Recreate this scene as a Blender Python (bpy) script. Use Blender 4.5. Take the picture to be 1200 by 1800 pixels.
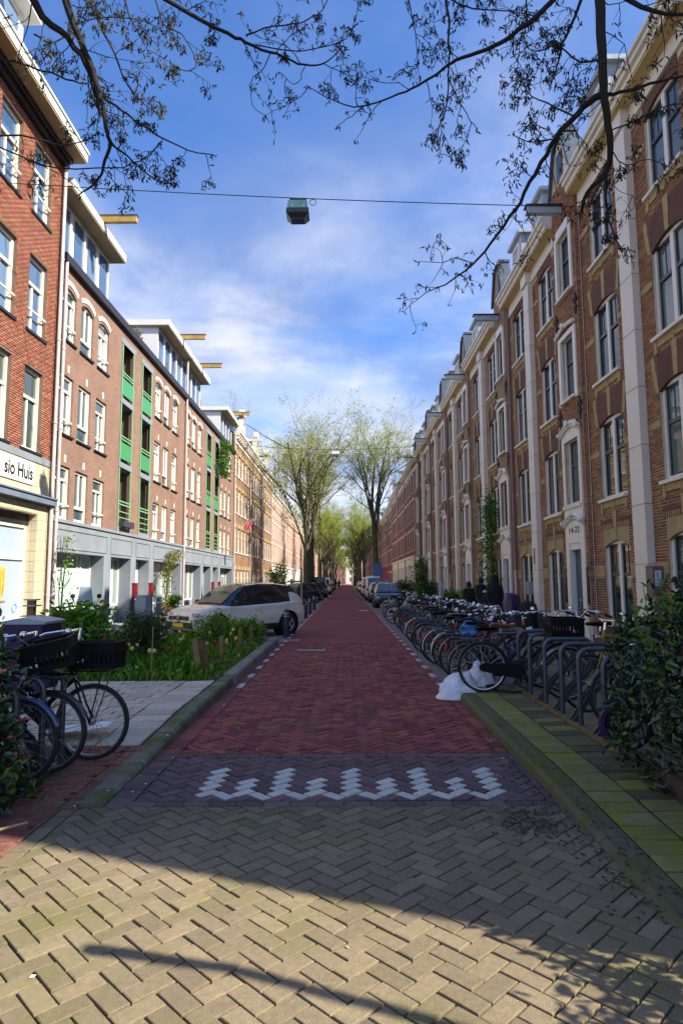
import bpy, bmesh, math, random
import numpy as np
from mathutils import Vector, Matrix
random.seed(11); RNG = np.random.default_rng(7)
for o in list(bpy.data.objects): bpy.data.objects.remove(o)
SC = bpy.context.scene
COL = SC.collection
PI = math.pi
# ------------------------------------------------------------------ camera
EYE = 1.65
_p = math.atan(120/1120.); _y = math.atan(7/1120.); _r = math.radians(0.3)
_f = Vector((-math.sin(_y)*math.cos(_p), math.cos(_y)*math.cos(_p), math.sin(_p)))
_rt = Vector((math.cos(_y), math.sin(_y), 0)); _up = _rt.cross(_f)
_rt2 = _rt*math.cos(_r)-_up*math.sin(_r); _up2 = _rt*math.sin(_r)+_up*math.cos(_r)
cam = bpy.data.cameras.new('camera'); camo = bpy.data.objects.new('camera', cam); COL.objects.link(camo)
cam.sensor_fit = 'VERTICAL'; cam.sensor_height = 36; cam.lens = 36*1120/1800.
cam.clip_start = .05; cam.clip_end = 4000
m = Matrix((( _rt2.x,_up2.x,-_f.x,0),(_rt2.y,_up2.y,-_f.y,0),(_rt2.z,_up2.z,-_f.z,EYE),(0,0,0,1)))
camo.matrix_world = m; SC.camera = camo
# ------------------------------------------------------------------ sun and sky
SUN_EL, SUN_AZ = math.radians(40.), math.atan2(.937, -.347)     # azimuth from +Y towards +X
sd = bpy.data.lights.new('sun', 'SUN'); sd.energy = 4.95; sd.angle = math.radians(.55); sd.color = (1., .93, .77)
so = bpy.data.objects.new('sun', sd); COL.objects.link(so)
_s = Vector((math.sin(SUN_AZ)*math.cos(SUN_EL), math.cos(SUN_AZ)*math.cos(SUN_EL), math.sin(SUN_EL)))
so.rotation_euler = _s.to_track_quat('Z', 'Y').to_euler(); so.location = (40, -15, 40)
W = bpy.data.worlds.new('World'); SC.world = W; W.use_nodes = True
nt = W.node_tree; nt.nodes.clear(); N = nt.nodes.new; LK = nt.links.new
out = N('ShaderNodeOutputWorld'); bg = N('ShaderNodeBackground'); LK(bg.outputs[0], out.inputs[0]); bg.inputs[1].default_value = .108
sky = N('ShaderNodeTexSky'); sky.sky_type = 'NISHITA'; sky.sun_disc = False; sky.sun_elevation = SUN_EL; sky.sun_rotation = SUN_AZ
sky.air_density = 1.0; sky.dust_density = .4; sky.ozone_density = 2.2
def wmath(op, a, b=None, clamp=False):
    n = N('ShaderNodeMath'); n.operation = op; n.use_clamp = clamp
    for i, v in enumerate((a, b)):
        if v is None: continue
        if isinstance(v, (int, float)): n.inputs[i].default_value = v
        else: LK(v, n.inputs[i])
    return n.outputs[0]
tc = N('ShaderNodeTexCoord'); sep = N('ShaderNodeSeparateXYZ'); LK(tc.outputs['Generated'], sep.inputs[0])
zz = wmath('ADD', wmath('MAXIMUM', sep.outputs[2], 0.), .22)
cx = wmath('DIVIDE', sep.outputs[0], zz); cy = wmath('DIVIDE', sep.outputs[1], zz)
cmb = N('ShaderNodeCombineXYZ'); LK(cx, cmb.inputs[0]); LK(cy, cmb.inputs[1]); cmb.inputs[2].default_value = 3.7
def wnoise(sc, det, rough, dist=0.):
    n = N('ShaderNodeTexNoise'); n.inputs['Scale'].default_value = sc; n.inputs['Detail'].default_value = det
    n.inputs['Roughness'].default_value = rough; n.inputs['Distortion'].default_value = dist; LK(cmb.outputs[0], n.inputs['Vector']); return n.outputs['Fac']
def wramp(x, a, b):
    n = N('ShaderNodeMapRange'); n.interpolation_type = 'SMOOTHSTEP'; n.inputs[1].default_value = a; n.inputs[2].default_value = b; LK(x, n.inputs[0]); return n.outputs[0]
big = wnoise(.62, 6, .55, .35); fine = wnoise(2.1, 8, .62, .2)
low = wmath('SUBTRACT', 1., wramp(sep.outputs[2], .42, .78))            # thin cloud thickens towards the horizon
cov = wmath('ADD', wmath('MULTIPLY', wramp(big, .27, .60), .85), wmath('MULTIPLY', wramp(fine, .42, .70), .50))
cov = wmath('MULTIPLY', cov, wmath('ADD', wmath('MULTIPLY', low, .86), .14), True)
cov = wmath('ADD', cov, wmath('MULTIPLY', wmath('SUBTRACT', 1., wramp(sep.outputs[2], .0, .42)), .55), True)
cov = wmath('MULTIPLY', cov, .93)
shade = wramp(wnoise(1.7, 7, .58, .3), .36, .62)
cc = N('ShaderNodeMix'); cc.data_type = 'RGBA'; LK(shade, cc.inputs[0]); cc.inputs[6].default_value = (1.75, 2.15, 3.3, 1); cc.inputs[7].default_value = (4.4, 4.5, 5.0, 1)
tnt = N('ShaderNodeMix'); tnt.data_type = 'RGBA'; tnt.blend_type = 'MULTIPLY'; tnt.inputs[0].default_value = 1; LK(sky.outputs[0], tnt.inputs[6]); tnt.inputs[7].default_value = (.38,.76,1.24,1)
mx = N('ShaderNodeMix'); mx.data_type = 'RGBA'; LK(cov, mx.inputs[0]); LK(tnt.outputs[2], mx.inputs[6]); LK(cc.outputs[2], mx.inputs[7]); LK(mx.outputs[2], bg.inputs[0])
SC.view_settings.view_transform = 'Standard'; SC.view_settings.look = 'None'; SC.view_settings.gamma = 1; SC.view_settings.exposure = 1.05
SC.cycles.max_bounces = 6; SC.cycles.diffuse_bounces = 3; SC.cycles.glossy_bounces = 3; SC.cycles.transmission_bounces = 4; SC.cycles.transparent_max_bounces = 8
SC.cycles.sample_clamp_indirect = 6; SC.cycles.use_denoising = True
# ------------------------------------------------------------------ mesh builder
class MB:
    """collects faces of several materials and links them as ONE mesh"""
    def __init__(s, flip=False): s.v = []; s.f = []; s.m = []; s.flip = flip
    def add(s, vs, fs, m=0):
        b = len(s.v); s.v += [tuple(v) for v in vs]
        s.f += [tuple(b+i for i in f) for f in fs]; s.m += [m]*len(fs); return s
    def box(s, x0, x1, y0, y1, z0, z1, m=0, skip=()):
        v = [(x0,y0,z0),(x1,y0,z0),(x1,y1,z0),(x0,y1,z0),(x0,y0,z1),(x1,y0,z1),(x1,y1,z1),(x0,y1,z1)]
        F = {'b':(0,3,2,1),'t':(4,5,6,7),'y0':(0,1,5,4),'x1':(1,2,6,5),'y1':(2,3,7,6),'x0':(3,0,4,7)}
        return s.add(v, [F[k] for k in F if k not in skip], m)
    def cbox(s, c, d, m=0): return s.box(c[0]-d[0]/2,c[0]+d[0]/2,c[1]-d[1]/2,c[1]+d[1]/2,c[2]-d[2]/2,c[2]+d[2]/2,m)
    def bevbox(s, x0, x1, y0, y1, z0, z1, b, m=0):
        """box with chamfered top edges, open underneath"""
        v = [(x0,y0,z0),(x1,y0,z0),(x1,y1,z0),(x0,y1,z0),(x0,y0,z1-b),(x1,y0,z1-b),(x1,y1,z1-b),(x0,y1,z1-b),
             (x0+b,y0+b,z1),(x1-b,y0+b,z1),(x1-b,y1-b,z1),(x0+b,y1-b,z1)]
        f = [(0,1,5,4),(1,2,6,5),(2,3,7,6),(3,0,4,7),(4,5,9,8),(5,6,10,9),(6,7,11,10),(7,4,8,11),(8,9,10,11)]
        return s.add(v, f, m)
    def bar(s, p, q, w, h=None, m=0, up=(0,0,1)):
        p = Vector(p); q = Vector(q); d = q-p
        if d.length < 1e-6: return s
        d.normalize(); u = Vector(up)
        if abs(d.dot(u)) > .97: u = Vector((1,0,0))
        a = d.cross(u).normalized()*w/2; b = a.cross(d).normalized()*(h or w)/2
        v = [p-a-b,p+a-b,p+a+b,p-a+b,q-a-b,q+a-b,q+a+b,q-a+b]
        return s.add(v, [(0,3,2,1),(4,5,6,7),(0,1,5,4),(1,2,6,5),(2,3,7,6),(3,0,4,7)], m)
    def tube(s, pts, r, n=6, m=0, cap=True):
        P = [Vector(p) for p in pts]; k = len(P)
        R = list(r) if hasattr(r, '__len__') else [r]*k
        t0 = (P[1]-P[0]).normalized(); u = Vector((0,0,1)) if abs(t0.z) < .9 else Vector((1,0,0))
        a = t0.cross(u).normalized(); vs = []
        for i in range(k):
            t = (P[min(i+1,k-1)]-P[max(i-1,0)])
            t = t.normalized() if t.length > 1e-9 else t0
            a = (a-t*a.dot(t)); a = a.normalized() if a.length > 1e-6 else t.orthogonal().normalized()
            b = t.cross(a)
            for j in range(n):
                an = 2*PI*j/n; vs.append(P[i]+(a*math.cos(an)+b*math.sin(an))*R[i])
        fs = [(i*n+j, i*n+(j+1)%n, (i+1)*n+(j+1)%n, (i+1)*n+j) for i in range(k-1) for j in range(n)]
        if cap: fs += [tuple(range(n-1,-1,-1)), tuple((k-1)*n+j for j in range(n))]
        return s.add(vs, fs, m)
    def ring(s, c, ax, R, r, nR=24, nr=6, m=0, a0=0, a1=2*PI, ref=None):
        ax = Vector(ax).normalized(); u = Vector(ref) if ref else ax.orthogonal(); u = (u-ax*u.dot(ax)).normalized(); w = ax.cross(u); c = Vector(c)
        full = abs(a1-a0-2*PI) < 1e-6; k = nR if full else nR+1; vs = []
        rr = r if hasattr(r, '__len__') else (r, r)
        for i in range(k):
            an = a0+(a1-a0)*i/nR; d = u*math.cos(an)+w*math.sin(an)
            for j in range(nr):
                b = 2*PI*j/nr; vs.append(c+d*(R+rr[0]*math.cos(b))+ax*rr[1]*math.sin(b))
        fs = [(i*nr+j, ((i+1)%k)*nr+j, ((i+1)%k)*nr+(j+1)%nr, i*nr+(j+1)%nr) for i in range(nR) for j in range(nr)]
        return s.add(vs, fs, m)
    def lathe(s, prof, n=16, c=(0,0,0), ax=(0,0,1), m=0, sx=1, sy=1, cap=True):
        ax = Vector(ax).normalized(); u = Vector((1,0,0)) if abs(ax.x) < .9 else Vector((0,1,0)); u = (u-ax*u.dot(ax)).normalized(); w = ax.cross(u); c = Vector(c)
        vs = [c+u*(math.cos(2*PI*j/n)*r*sx)+w*(math.sin(2*PI*j/n)*r*sy)+ax*z for r, z in prof for j in range(n)]
        k = len(prof)
        fs = [(i*n+j, i*n+(j+1)%n, (i+1)*n+(j+1)%n, (i+1)*n+j) for i in range(k-1) for j in range(n)]
        if cap and prof[0][0] > 1e-6: fs.append(tuple(range(n-1,-1,-1)))
        if cap and prof[-1][0] > 1e-6: fs.append(tuple((k-1)*n+j for j in range(n)))
        return s.add(vs, fs, m)
    def prism(s, poly, a, b, axis='x', m=0):
        """2-d polygon extruded along an axis; poly points are the two other coordinates in order"""
        n = len(poly)
        def P(q, t): return (t,q[0],q[1]) if axis == 'x' else ((q[0],t,q[1]) if axis == 'y' else (q[0],q[1],t))
        vs = [P(q,a) for q in poly]+[P(q,b) for q in poly]
        fs = [tuple(range(n)), tuple(range(2*n-1,n-1,-1))]+[(i,n+i,n+(i+1)%n,(i+1)%n) for i in range(n)]
        return s.add(vs, fs, m)
    def mesh(s, name, mats, smooth=False, fixn=True):
        me = bpy.data.meshes.new(name)
        v = np.array(s.v, float).reshape(-1,3)
        if s.flip: v = v*np.array([-1,1,1])
        me.from_pydata(v.tolist(), [], [f[::-1] for f in s.f] if s.flip else s.f)
        for mt in (mats if isinstance(mats, (list,tuple)) else [mats]): me.materials.append(MAT(mt))
        if any(s.m): me.polygons.foreach_set('material_index', s.m)
        if fixn and len(s.f) < 20000:
            bm = bmesh.new(); bm.from_mesh(me); bmesh.ops.recalc_face_normals(bm, faces=bm.faces); bm.to_mesh(me); bm.free()
        if smooth:
            me.polygons.foreach_set('use_smooth', [True]*len(me.polygons))
            try: me.set_sharp_from_angle(angle=math.radians(42))
            except Exception: pass
        me.update(); return me
    def build(s, name, mats, parent=None, smooth=False, loc=(0,0,0), rotz=0, kind=None, fixn=True):
        return inst(name, s.mesh(name, mats, smooth, fixn), parent, loc, rotz, kind)
def inst(name, me, parent=None, loc=(0,0,0), rotz=0, kind=None):
    o = bpy.data.objects.new(name, me); COL.objects.link(o); o.location = loc
    if rotz: o.rotation_euler = (0,0,rotz)
    if parent is not None: o.parent = parent
    if kind: o['kind'] = kind
    return o
def tag(o, label, cat, group=None):
    o['label'] = label; o['category'] = cat
    if group: o['group'] = group
    return o
def thing(name, label, cat, loc=(0,0,0), rotz=0, group=None):
    o = bpy.data.objects.new(name, None); COL.objects.link(o); o.location = loc; o.rotation_euler = (0,0,rotz); o.empty_display_size = .2
    return tag(o, label, cat, group)
def copy_tree(o, loc=None, rotz=None, label=None, parent=None):
    c = o.copy(); COL.objects.link(c)
    if parent is not None: c.parent = parent
    if loc is not None: c.location = loc
    if rotz is not None: c.rotation_euler = (0,0,rotz)
    if label: c['label'] = label
    for ch in list(o.children): copy_tree(ch, parent=c)
    return c
def np_mesh(name, v, f, mats, smooth=False, mi=None):
    me = bpy.data.meshes.new(name); v = np.asarray(v, np.float32); f = np.asarray(f, np.int32)
    n, k = f.shape
    me.vertices.add(len(v)); me.vertices.foreach_set('co', v.ravel())
    me.loops.add(n*k); me.loops.foreach_set('vertex_index', f.ravel())
    me.polygons.add(n); me.polygons.foreach_set('loop_start', np.arange(0,n*k,k,dtype=np.int32)); me.polygons.foreach_set('loop_total', np.full(n,k,np.int32))
    for mt in (mats if isinstance(mats,(list,tuple)) else [mats]): me.materials.append(MAT(mt))
    if mi is not None: me.polygons.foreach_set('material_index', np.asarray(mi,np.int32))
    if smooth: me.polygons.foreach_set('use_smooth', [True]*n)
    me.update(calc_edges=True); me.validate(); return me
# ------------------------------------------------------------------ materials
_M = {}; _DEF = {}
def MAT(n):
    if not isinstance(n, str): return n
    if n not in _M: _M[n] = _DEF[n](n)
    return _M[n]
def _new(name):
    m = bpy.data.materials.new(name); m.use_nodes = True; t = m.node_tree; t.nodes.clear()
    o = t.nodes.new('ShaderNodeOutputMaterial'); b = t.nodes.new('ShaderNodeBsdfPrincipled'); t.links.new(b.outputs[0], o.inputs[0]); return m, t, b
def _mix(t, fac, a, b, mode='MIX'):
    n = t.nodes.new('ShaderNodeMix'); n.data_type = 'RGBA'; n.blend_type = mode
    for i, v in ((0,fac),(6,a),(7,b)):
        if isinstance(v, (int,float)): n.inputs[i].default_value = v
        elif isinstance(v, (tuple,list)): n.inputs[i].default_value = (*v[:3],1)
        else: t.links.new(v, n.inputs[i])
    return n.outputs[2]
def _mapr(t, x, a, b, c=0., d=1.):
    n = t.nodes.new('ShaderNodeMapRange'); t.links.new(x, n.inputs[0])
    for i, v in zip((1,2,3,4),(a,b,c,d)): n.inputs[i].default_value = v
    return n.outputs[0]
def _noise(t, vec, sc, det=4, rough=.55):
    n = t.nodes.new('ShaderNodeTexNoise'); n.inputs['Scale'].default_value = sc; n.inputs['Detail'].default_value = det; n.inputs['Roughness'].default_value = rough
    if vec is not None: t.links.new(vec, n.inputs['Vector'])
    return n.outputs['Fac']
def _k(c, f): return tuple(min(1, x*f) for x in c[:3])
def mat(name, col, rough=.6, var=.2, scale=6., bump=0., metal=0., spec=.5, coat=0., isl=0., obr=0., col2=None, dirt=None, dsc=1.2, dlo=.5, dhi=.72, bsc=None, trl=0., geo=False, grit=0.):
    """colour with noise variation, per-island / per-object variation, optional patchy second colour (moss, rust, dirt)"""
    def f(n):
        m, t, b = _new(n); tcn = t.nodes.new('ShaderNodeTexCoord')
        if geo:
            g = t.nodes.new('ShaderNodeNewGeometry'); vec = g.outputs['Position']
        else: vec = tcn.outputs['Object']
        nz = _noise(t, vec, scale, 5)
        c = _mix(t, _mapr(t, nz, .3, .7), _k(col,1-var), col2 if col2 else _k(col,1+var))
        if isl:
            g = t.nodes.new('ShaderNodeNewGeometry'); r = g.outputs['Random Per Island']
            h = t.nodes.new('ShaderNodeHueSaturation'); t.links.new(c, h.inputs['Color']); t.links.new(_mapr(t, r, 0, 1, 1-isl, 1+isl), h.inputs['Value'])
            w = t.nodes.new('ShaderNodeTexWhiteNoise'); w.noise_dimensions = '1D'; t.links.new(r, w.inputs['W'])
            t.links.new(_mapr(t, w.outputs['Value'], 0, 1, .5-isl*.06, .5+isl*.06), h.inputs['Hue']); c = h.outputs[0]
        if obr:
            oi = t.nodes.new('ShaderNodeObjectInfo'); h = t.nodes.new('ShaderNodeHueSaturation'); t.links.new(c, h.inputs['Color'])
            t.links.new(_mapr(t, oi.outputs['Random'], 0, 1, 1-obr, 1+obr), h.inputs['Value']); c = h.outputs[0]
        if dirt: c = _mix(t, _mapr(t, _noise(t, vec, dsc, 6, .65), dlo, dhi), c, dirt)
        if grit:
            gr = _noise(t, vec, 330, 2, .6); c = _mix(t, _mapr(t, gr, .60, .74, 0, .55*grit), c, (.62,.58,.50)); g2 = _noise(t, vec, 210, 2, .6); c = _mix(t, _mapr(t, g2, .58, .72, 0, .6*grit), c, (.07,.06,.05))
        t.links.new(c, b.inputs['Base Color']); b.inputs['Metallic'].default_value = metal; b.inputs['Specular IOR Level'].default_value = spec
        t.links.new(_mapr(t, nz, .2, .8, max(.02,rough-.08), min(1,rough+.08)), b.inputs['Roughness'])
        if coat: b.inputs['Coat Weight'].default_value = coat; b.inputs['Coat Roughness'].default_value = .06
        if trl:
            tr = t.nodes.new('ShaderNodeBsdfTranslucent'); t.links.new(c, tr.inputs['Color']); ms = t.nodes.new('ShaderNodeMixShader'); ms.inputs[0].default_value = trl
            t.links.new(b.outputs[0], ms.inputs[1]); t.links.new(tr.outputs[0], ms.inputs[2]); t.links.new(ms.outputs[0], [q for q in t.nodes if q.type == 'OUTPUT_MATERIAL'][0].inputs[0])
        if bump:
            bn = t.nodes.new('ShaderNodeBump'); bn.inputs['Strength'].default_value = bump; bn.inputs['Distance'].default_value = .01
            t.links.new(_noise(t, vec, bsc or scale*6, 6, .65), bn.inputs['Height']); t.links.new(bn.outputs[0], b.inputs['Normal'])
        return m
    _DEF[name] = f
def brickmat(name, c1, c2, mortar, bw=.22, bh=.0625, ms=.011, rough=.8, var=.3, dirt=None, dlo=.5, dhi=.8, plan='wall', bump=.6):
    """bricks or paving too far off to tell apart singly"""
    def f(n):
        m, t, b = _new(n); g = t.nodes.new('ShaderNodeNewGeometry'); s = t.nodes.new('ShaderNodeSeparateXYZ'); t.links.new(g.outputs['Position'], s.inputs[0])
        cb = t.nodes.new('ShaderNodeCombineXYZ')
        if plan == 'wall':
            a = t.nodes.new('ShaderNodeMath'); t.links.new(s.outputs[0], a.inputs[0]); t.links.new(s.outputs[1], a.inputs[1]); t.links.new(a.outputs[0], cb.inputs[0]); t.links.new(s.outputs[2], cb.inputs[1])
        elif plan == 'x': t.links.new(s.outputs[0], cb.inputs[0]); t.links.new(s.outputs[1], cb.inputs[1])
        else: t.links.new(s.outputs[1], cb.inputs[0]); t.links.new(s.outputs[0], cb.inputs[1])
        k = t.nodes.new('ShaderNodeTexBrick'); t.links.new(cb.outputs[0], k.inputs['Vector'])
        k.inputs['Scale'].default_value = 1; k.inputs['Brick Width'].default_value = bw; k.inputs['Row Height'].default_value = bh; k.inputs['Mortar Size'].default_value = ms/2
        k.inputs['Mortar Smooth'].default_value = .1; k.inputs['Bias'].default_value = 0
        k.inputs['Color1'].default_value = (*c1,1); k.inputs['Color2'].default_value = (*c2,1); k.inputs['Mortar'].default_value = (*mortar,1)
        nz = _noise(t, g.outputs['Position'], .9, 6, .65)
        c = _mix(t, 1., k.outputs['Color'], _mix(t, _mapr(t, nz, .3, .7), (1-var,)*3, (1+var*.4,)*3), 'MULTIPLY')
        if dirt: c = _mix(t, _mapr(t, _noise(t, g.outputs['Position'], .6, 6, .7), dlo, dhi), c, dirt)
        t.links.new(c, b.inputs['Base Color']); b.inputs['Roughness'].default_value = rough; b.inputs['Specular IOR Level'].default_value = .3
        if bump:
            bn = t.nodes.new('ShaderNodeBump'); bn.inputs['Strength'].default_value = bump; bn.inputs['Distance'].default_value = .008; bn.invert = True
            t.links.new(k.outputs['Fac'], bn.inputs['Height']); t.links.new(bn.outputs[0], b.inputs['Normal'])
        return m
    _DEF[name] = f
def glassmat(name, c1, c2, rough=.03):
    def f(n):
        m, t, b = _new(n); oi = t.nodes.new('ShaderNodeObjectInfo'); tcn = t.nodes.new('ShaderNodeTexCoord')
        w = t.nodes.new('ShaderNodeTexWave'); w.inputs['Scale'].default_value = 4; w.inputs['Distortion'].default_value = 1.5; w.bands_direction = 'Y'; t.links.new(tcn.outputs['Object'], w.inputs['Vector'])
        c = _mix(t, _mapr(t, oi.outputs['Random'], .45, .95), c1, c2)
        c = _mix(t, _mapr(t, w.outputs['Fac'], 0, 1, 0, .35), c, _k(c1,.7))
        t.links.new(c, b.inputs['Base Color']); b.inputs['Roughness'].default_value = rough; b.inputs['IOR'].default_value = 1.55; b.inputs['Specular IOR Level'].default_value = .7
        bn = t.nodes.new('ShaderNodeBump'); bn.inputs['Strength'].default_value = .05; bn.inputs['Distance'].default_value = .02
        t.links.new(_noise(t, tcn.outputs['Object'], 1.6, 2), bn.inputs['Height']); t.links.new(bn.outputs[0], b.inputs['Normal'])
        return m
    _DEF[name] = f
# walls
brickmat('brick_brown', (.31,.145,.068), (.22,.10,.052), (.50,.42,.31), ms=.016)
brickmat('brick_brown_soldier', (.13,.055,.042), (.17,.07,.05), (.20,.16,.13), bw=.06, bh=.21, ms=.008)
brickmat('brick_orange', (.36,.12,.062), (.27,.085,.05), (.20,.15,.12), ms=.012)
brickmat('brick_mauve', (.29,.16,.108), (.23,.12,.085), (.30,.24,.21), ms=.012, var=.2)
brickmat('brick_ochre', (.30,.155,.075), (.22,.10,.055), (.32,.26,.18), ms=.012)
brickmat('brick_pink', (.52,.30,.22), (.46,.26,.20), (.46,.34,.28), ms=.01, var=.15)
brickmat('brick_red', (.30,.078,.055), (.24,.06,.045), (.25,.16,.13), ms=.01)
mat('mortar_light', (.62,.54,.41), .9, .15, 3, dirt=(.25,.21,.17), dsc=.8)
mat('mortar_dark', (.17,.125,.10), .9, .2, 3)
mat('brick_piece_brown', (.30,.135,.062), .82, .22, 14, bump=.25, isl=.35, dirt=(.10,.05,.035), dsc=.5, dlo=.55, dhi=.75)
mat('brick_piece_orange', (.30,.105,.06), .82, .2, 14, bump=.25, isl=.3)
mat('soldier_brick', (.125,.05,.042), .85, .25, 12, isl=.25)
mat('white_stone', (.78,.73,.64), .55, .05, 1.2, bump=.05, dirt=(.50,.46,.41), dsc=.9, dlo=.55, dhi=.85)
mat('white_paint', (.80,.77,.70), .42, .04, 2, dirt=(.62,.59,.52), dsc=1.4, dlo=.58, dhi=.85)
mat('cream_paint', (.78,.72,.58), .42, .04, 2)
mat('yellow_stone', (.40,.30,.135), .8, .18, 5, bump=.2, dirt=(.24,.19,.11), dsc=2.2, dlo=.55)
mat('ochre_soffit', (.55,.40,.16), .6, .1, 3)
mat('dark_sash', (.018,.028,.042), .32, .2, 5)
mat('teal_door', (.020,.075,.115), .35, .15, 4)
mat('plinth_dark', (.06,.058,.062), .8, .3, 4, bump=.3)
mat('slate', (.055,.075,.105), .5, .25, 7, bump=.3)
mat('slate_blue_lit', (.045,.10,.20), .45, .2, 5)  # slate for the gable roofs, bluish light put into its colour
mat('dormer_grey', (.36,.44,.50), .45, .12, 3)
mat('zinc', (.42,.45,.48), .4, .12, 4, metal=.4)
mat('pipe_mauve', (.23,.16,.17), .5, .12, 3)
mat('pipe_zinc', (.52,.44,.43), .42, .12, 3)
mat('iron_black', (.012,.012,.015), .45, .2, 8)
mat('gutter_black', (.016,.015,.017), .4, .2, 5)
mat('grey_concrete', (.22,.245,.285), .8, .10, 1.1, bump=.12, dirt=(.27,.26,.22), dsc=1.3, dlo=.56, dhi=.8)
mat('pale_panel', (.74,.72,.72), .5, .04, 2)
mat('soffit_brown', (.27,.20,.11), .7, .1, 3)
mat('beam_wood', (.42,.27,.075), .7, .25, 4, bump=.2)
mat('beam_white', (.66,.66,.64), .6, .08, 4)
mat('green_paint', (.06,.27,.11), .42, .08, 3)
mat('green_light', (.22,.46,.24), .42, .06, 3)
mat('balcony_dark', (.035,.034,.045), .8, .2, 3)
mat('tile_cream', (.58,.51,.35), .28, .06, 2, isl=.07, spec=.5)
mat('awning_blue', (.15,.19,.26), .5, .1, 3)
mat('shop_glass', (.36,.43,.57), .22, .05, 1.0, spec=.5)
mat('sign_white', (.83,.83,.84), .4, .02, 2)
mat('ink_black', (.012,.012,.014), .5, 0, 2)
mat('ink_blue', (.10,.24,.52), .5, 0, 2)
mat('print_yellow', (.62,.40,.07), .5, .25, 9)
mat('print_brown', (.30,.16,.05), .5, .2, 9)
mat('red_box', (.22,.012,.016), .4, .1, 4)
mat('door_wine', (.20,.015,.03), .4, .1, 4)
mat('curtain_green', (.42,.56,.50), .8, .25, 2.5)
glassmat('glass', (.018,.034,.040), (.13,.17,.17))
glassmat('glass_pale', (.05,.085,.10), (.40,.46,.46))
glassmat('glass_blue', (.05,.12,.25), (.16,.26,.40))
# ground
mat('paver_grey', (.24,.19,.108), .85, .16, 30, bump=.8, bsc=170, isl=.26, obr=.2, dirt=(.17,.165,.045), dsc=1.1, dlo=.50, dhi=.74, geo=True, grit=1)
mat('paver_purple', (.155,.088,.092), .85, .18, 30, grit=.6, bump=.6, bsc=150, isl=.32, obr=.1, geo=True, dirt=(.11,.085,.07), dsc=1.6)
mat('paver_white', (.58,.57,.50), .75, .07, 20, bump=.4, bsc=120, obr=.08, geo=True, dirt=(.42,.39,.34), dsc=6, dlo=.55, dhi=.85)
mat('paver_red', (.245,.056,.044), .85, .22, 24, bump=.5, bsc=140, isl=.42, geo=True, dirt=(.13,.06,.05), dsc=.9, dlo=.52, dhi=.8)
mat('paver_red_small', (.22,.085,.060), .85, .2, 20, bump=.5, bsc=120, isl=.26, geo=True, dirt=(.13,.12,.045), dsc=1.3, dlo=.50, dhi=.74)
mat('joint_soil', (.026,.024,.017), .95, .35, 9, bump=.4, geo=True, dirt=(.06,.07,.014), dsc=3)
mat('tile_pale', (.50,.455,.34), .82, .12, 12, bump=.35, bsc=90, obr=.16, isl=.14, geo=True, dirt=(.30,.29,.13), dsc=1.2, dlo=.55, dhi=.8)
mat('tile_dark', (.10,.092,.045), .9, .3, 10, bump=.5, bsc=80, obr=.35, geo=True, dirt=(.14,.155,.02), dsc=3., dlo=.5, dhi=.66)
mat('tile_moss', (.20,.185,.075), .88, .25, 10, bump=.5, bsc=80, obr=.30, isl=.2, geo=True, dirt=(.20,.215,.018), dsc=3.2, dlo=.40, dhi=.62)
mat('kerb_moss', (.20,.18,.13), .88, .2, 9, bump=.6, bsc=70, geo=True, dirt=(.085,.115,.018), dsc=2.4, dlo=.40, dhi=.60)
mat('kerb_dark', (.125,.108,.062), .9, .25, 9, bump=.7, bsc=60, geo=True, dirt=(.095,.115,.018), dsc=2.8, dlo=.42, dhi=.62)
mat('kerb_stone', (.26,.235,.19), .88, .2, 9, bump=.5, bsc=70, geo=True, dirt=(.12,.11,.06), dsc=1.2, dlo=.45, dhi=.7)
brickmat('road_red', (.285,.062,.050), (.235,.050,.042), (.15,.055,.045), bw=.2, bh=.1, ms=.008, plan='x', var=.22, bump=.35, dirt=(.40,.15,.11), dlo=.52, dhi=.85)
brickmat('parking_grey', (.27,.24,.215), (.22,.195,.18), (.15,.14,.11), bw=.2, bh=.1, ms=.01, plan='x', var=.25)
brickmat('walk_ochre', (.30,.255,.15), (.25,.22,.13), (.16,.15,.07), bw=.3, bh=.3, ms=.012, plan='y', var=.3, dirt=(.20,.20,.06), dlo=.5, dhi=.75)
mat('earth', (.10,.085,.06), .95, .3, 2, geo=True)
mat('soil', (.045,.034,.022), .95, .4, 8, bump=.6, geo=True)
mat('mark_white', (.50,.49,.45), .8, .1, 8, geo=True, dirt=(.38,.33,.29), dsc=4, dlo=.5, dhi=.8)
# plants
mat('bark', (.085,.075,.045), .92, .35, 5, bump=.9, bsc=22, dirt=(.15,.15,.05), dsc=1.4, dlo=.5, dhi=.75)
mat('bark_lit', (.26,.23,.085), .9, .3, 4, bump=.6, bsc=20)  # branch bark, sunlight put into its paler, yellower colour
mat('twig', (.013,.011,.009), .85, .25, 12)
mat('bud', (.032,.034,.012), .7, .25, 12, isl=.35)  # buds darkened: their backlit look is put into the colour
mat('leaf_spring', (.36,.44,.05), .55, .2, 3, isl=.35, trl=.4)
mat('leaf_spring_dark', (.22,.26,.03), .55, .25, 3, isl=.4, trl=.4)
mat('leaf_hedge', (.024,.058,.018), .30, .25, 6, isl=.45, spec=.5)
mat('leaf_fresh', (.14,.27,.035), .38, .2, 6, isl=.35, trl=.4)
mat('leaf_mid', (.10,.25,.025), .42, .2, 6, isl=.45, trl=.4)
mat('leaf_lime', (.26,.46,.03), .45, .2, 6, isl=.4, trl=.4)
mat('leaf_grey', (.12,.21,.06), .5, .2, 6, isl=.4, trl=.4)
mat('leaf_climber', (.055,.125,.018), .5, .2, 5, isl=.45, trl=.4)
mat('leaf_rust', (.26,.22,.05), .5, .25, 6, isl=.5, trl=.4)
mat('petal_white', (.80,.78,.62), .6, .05, 5)
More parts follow.
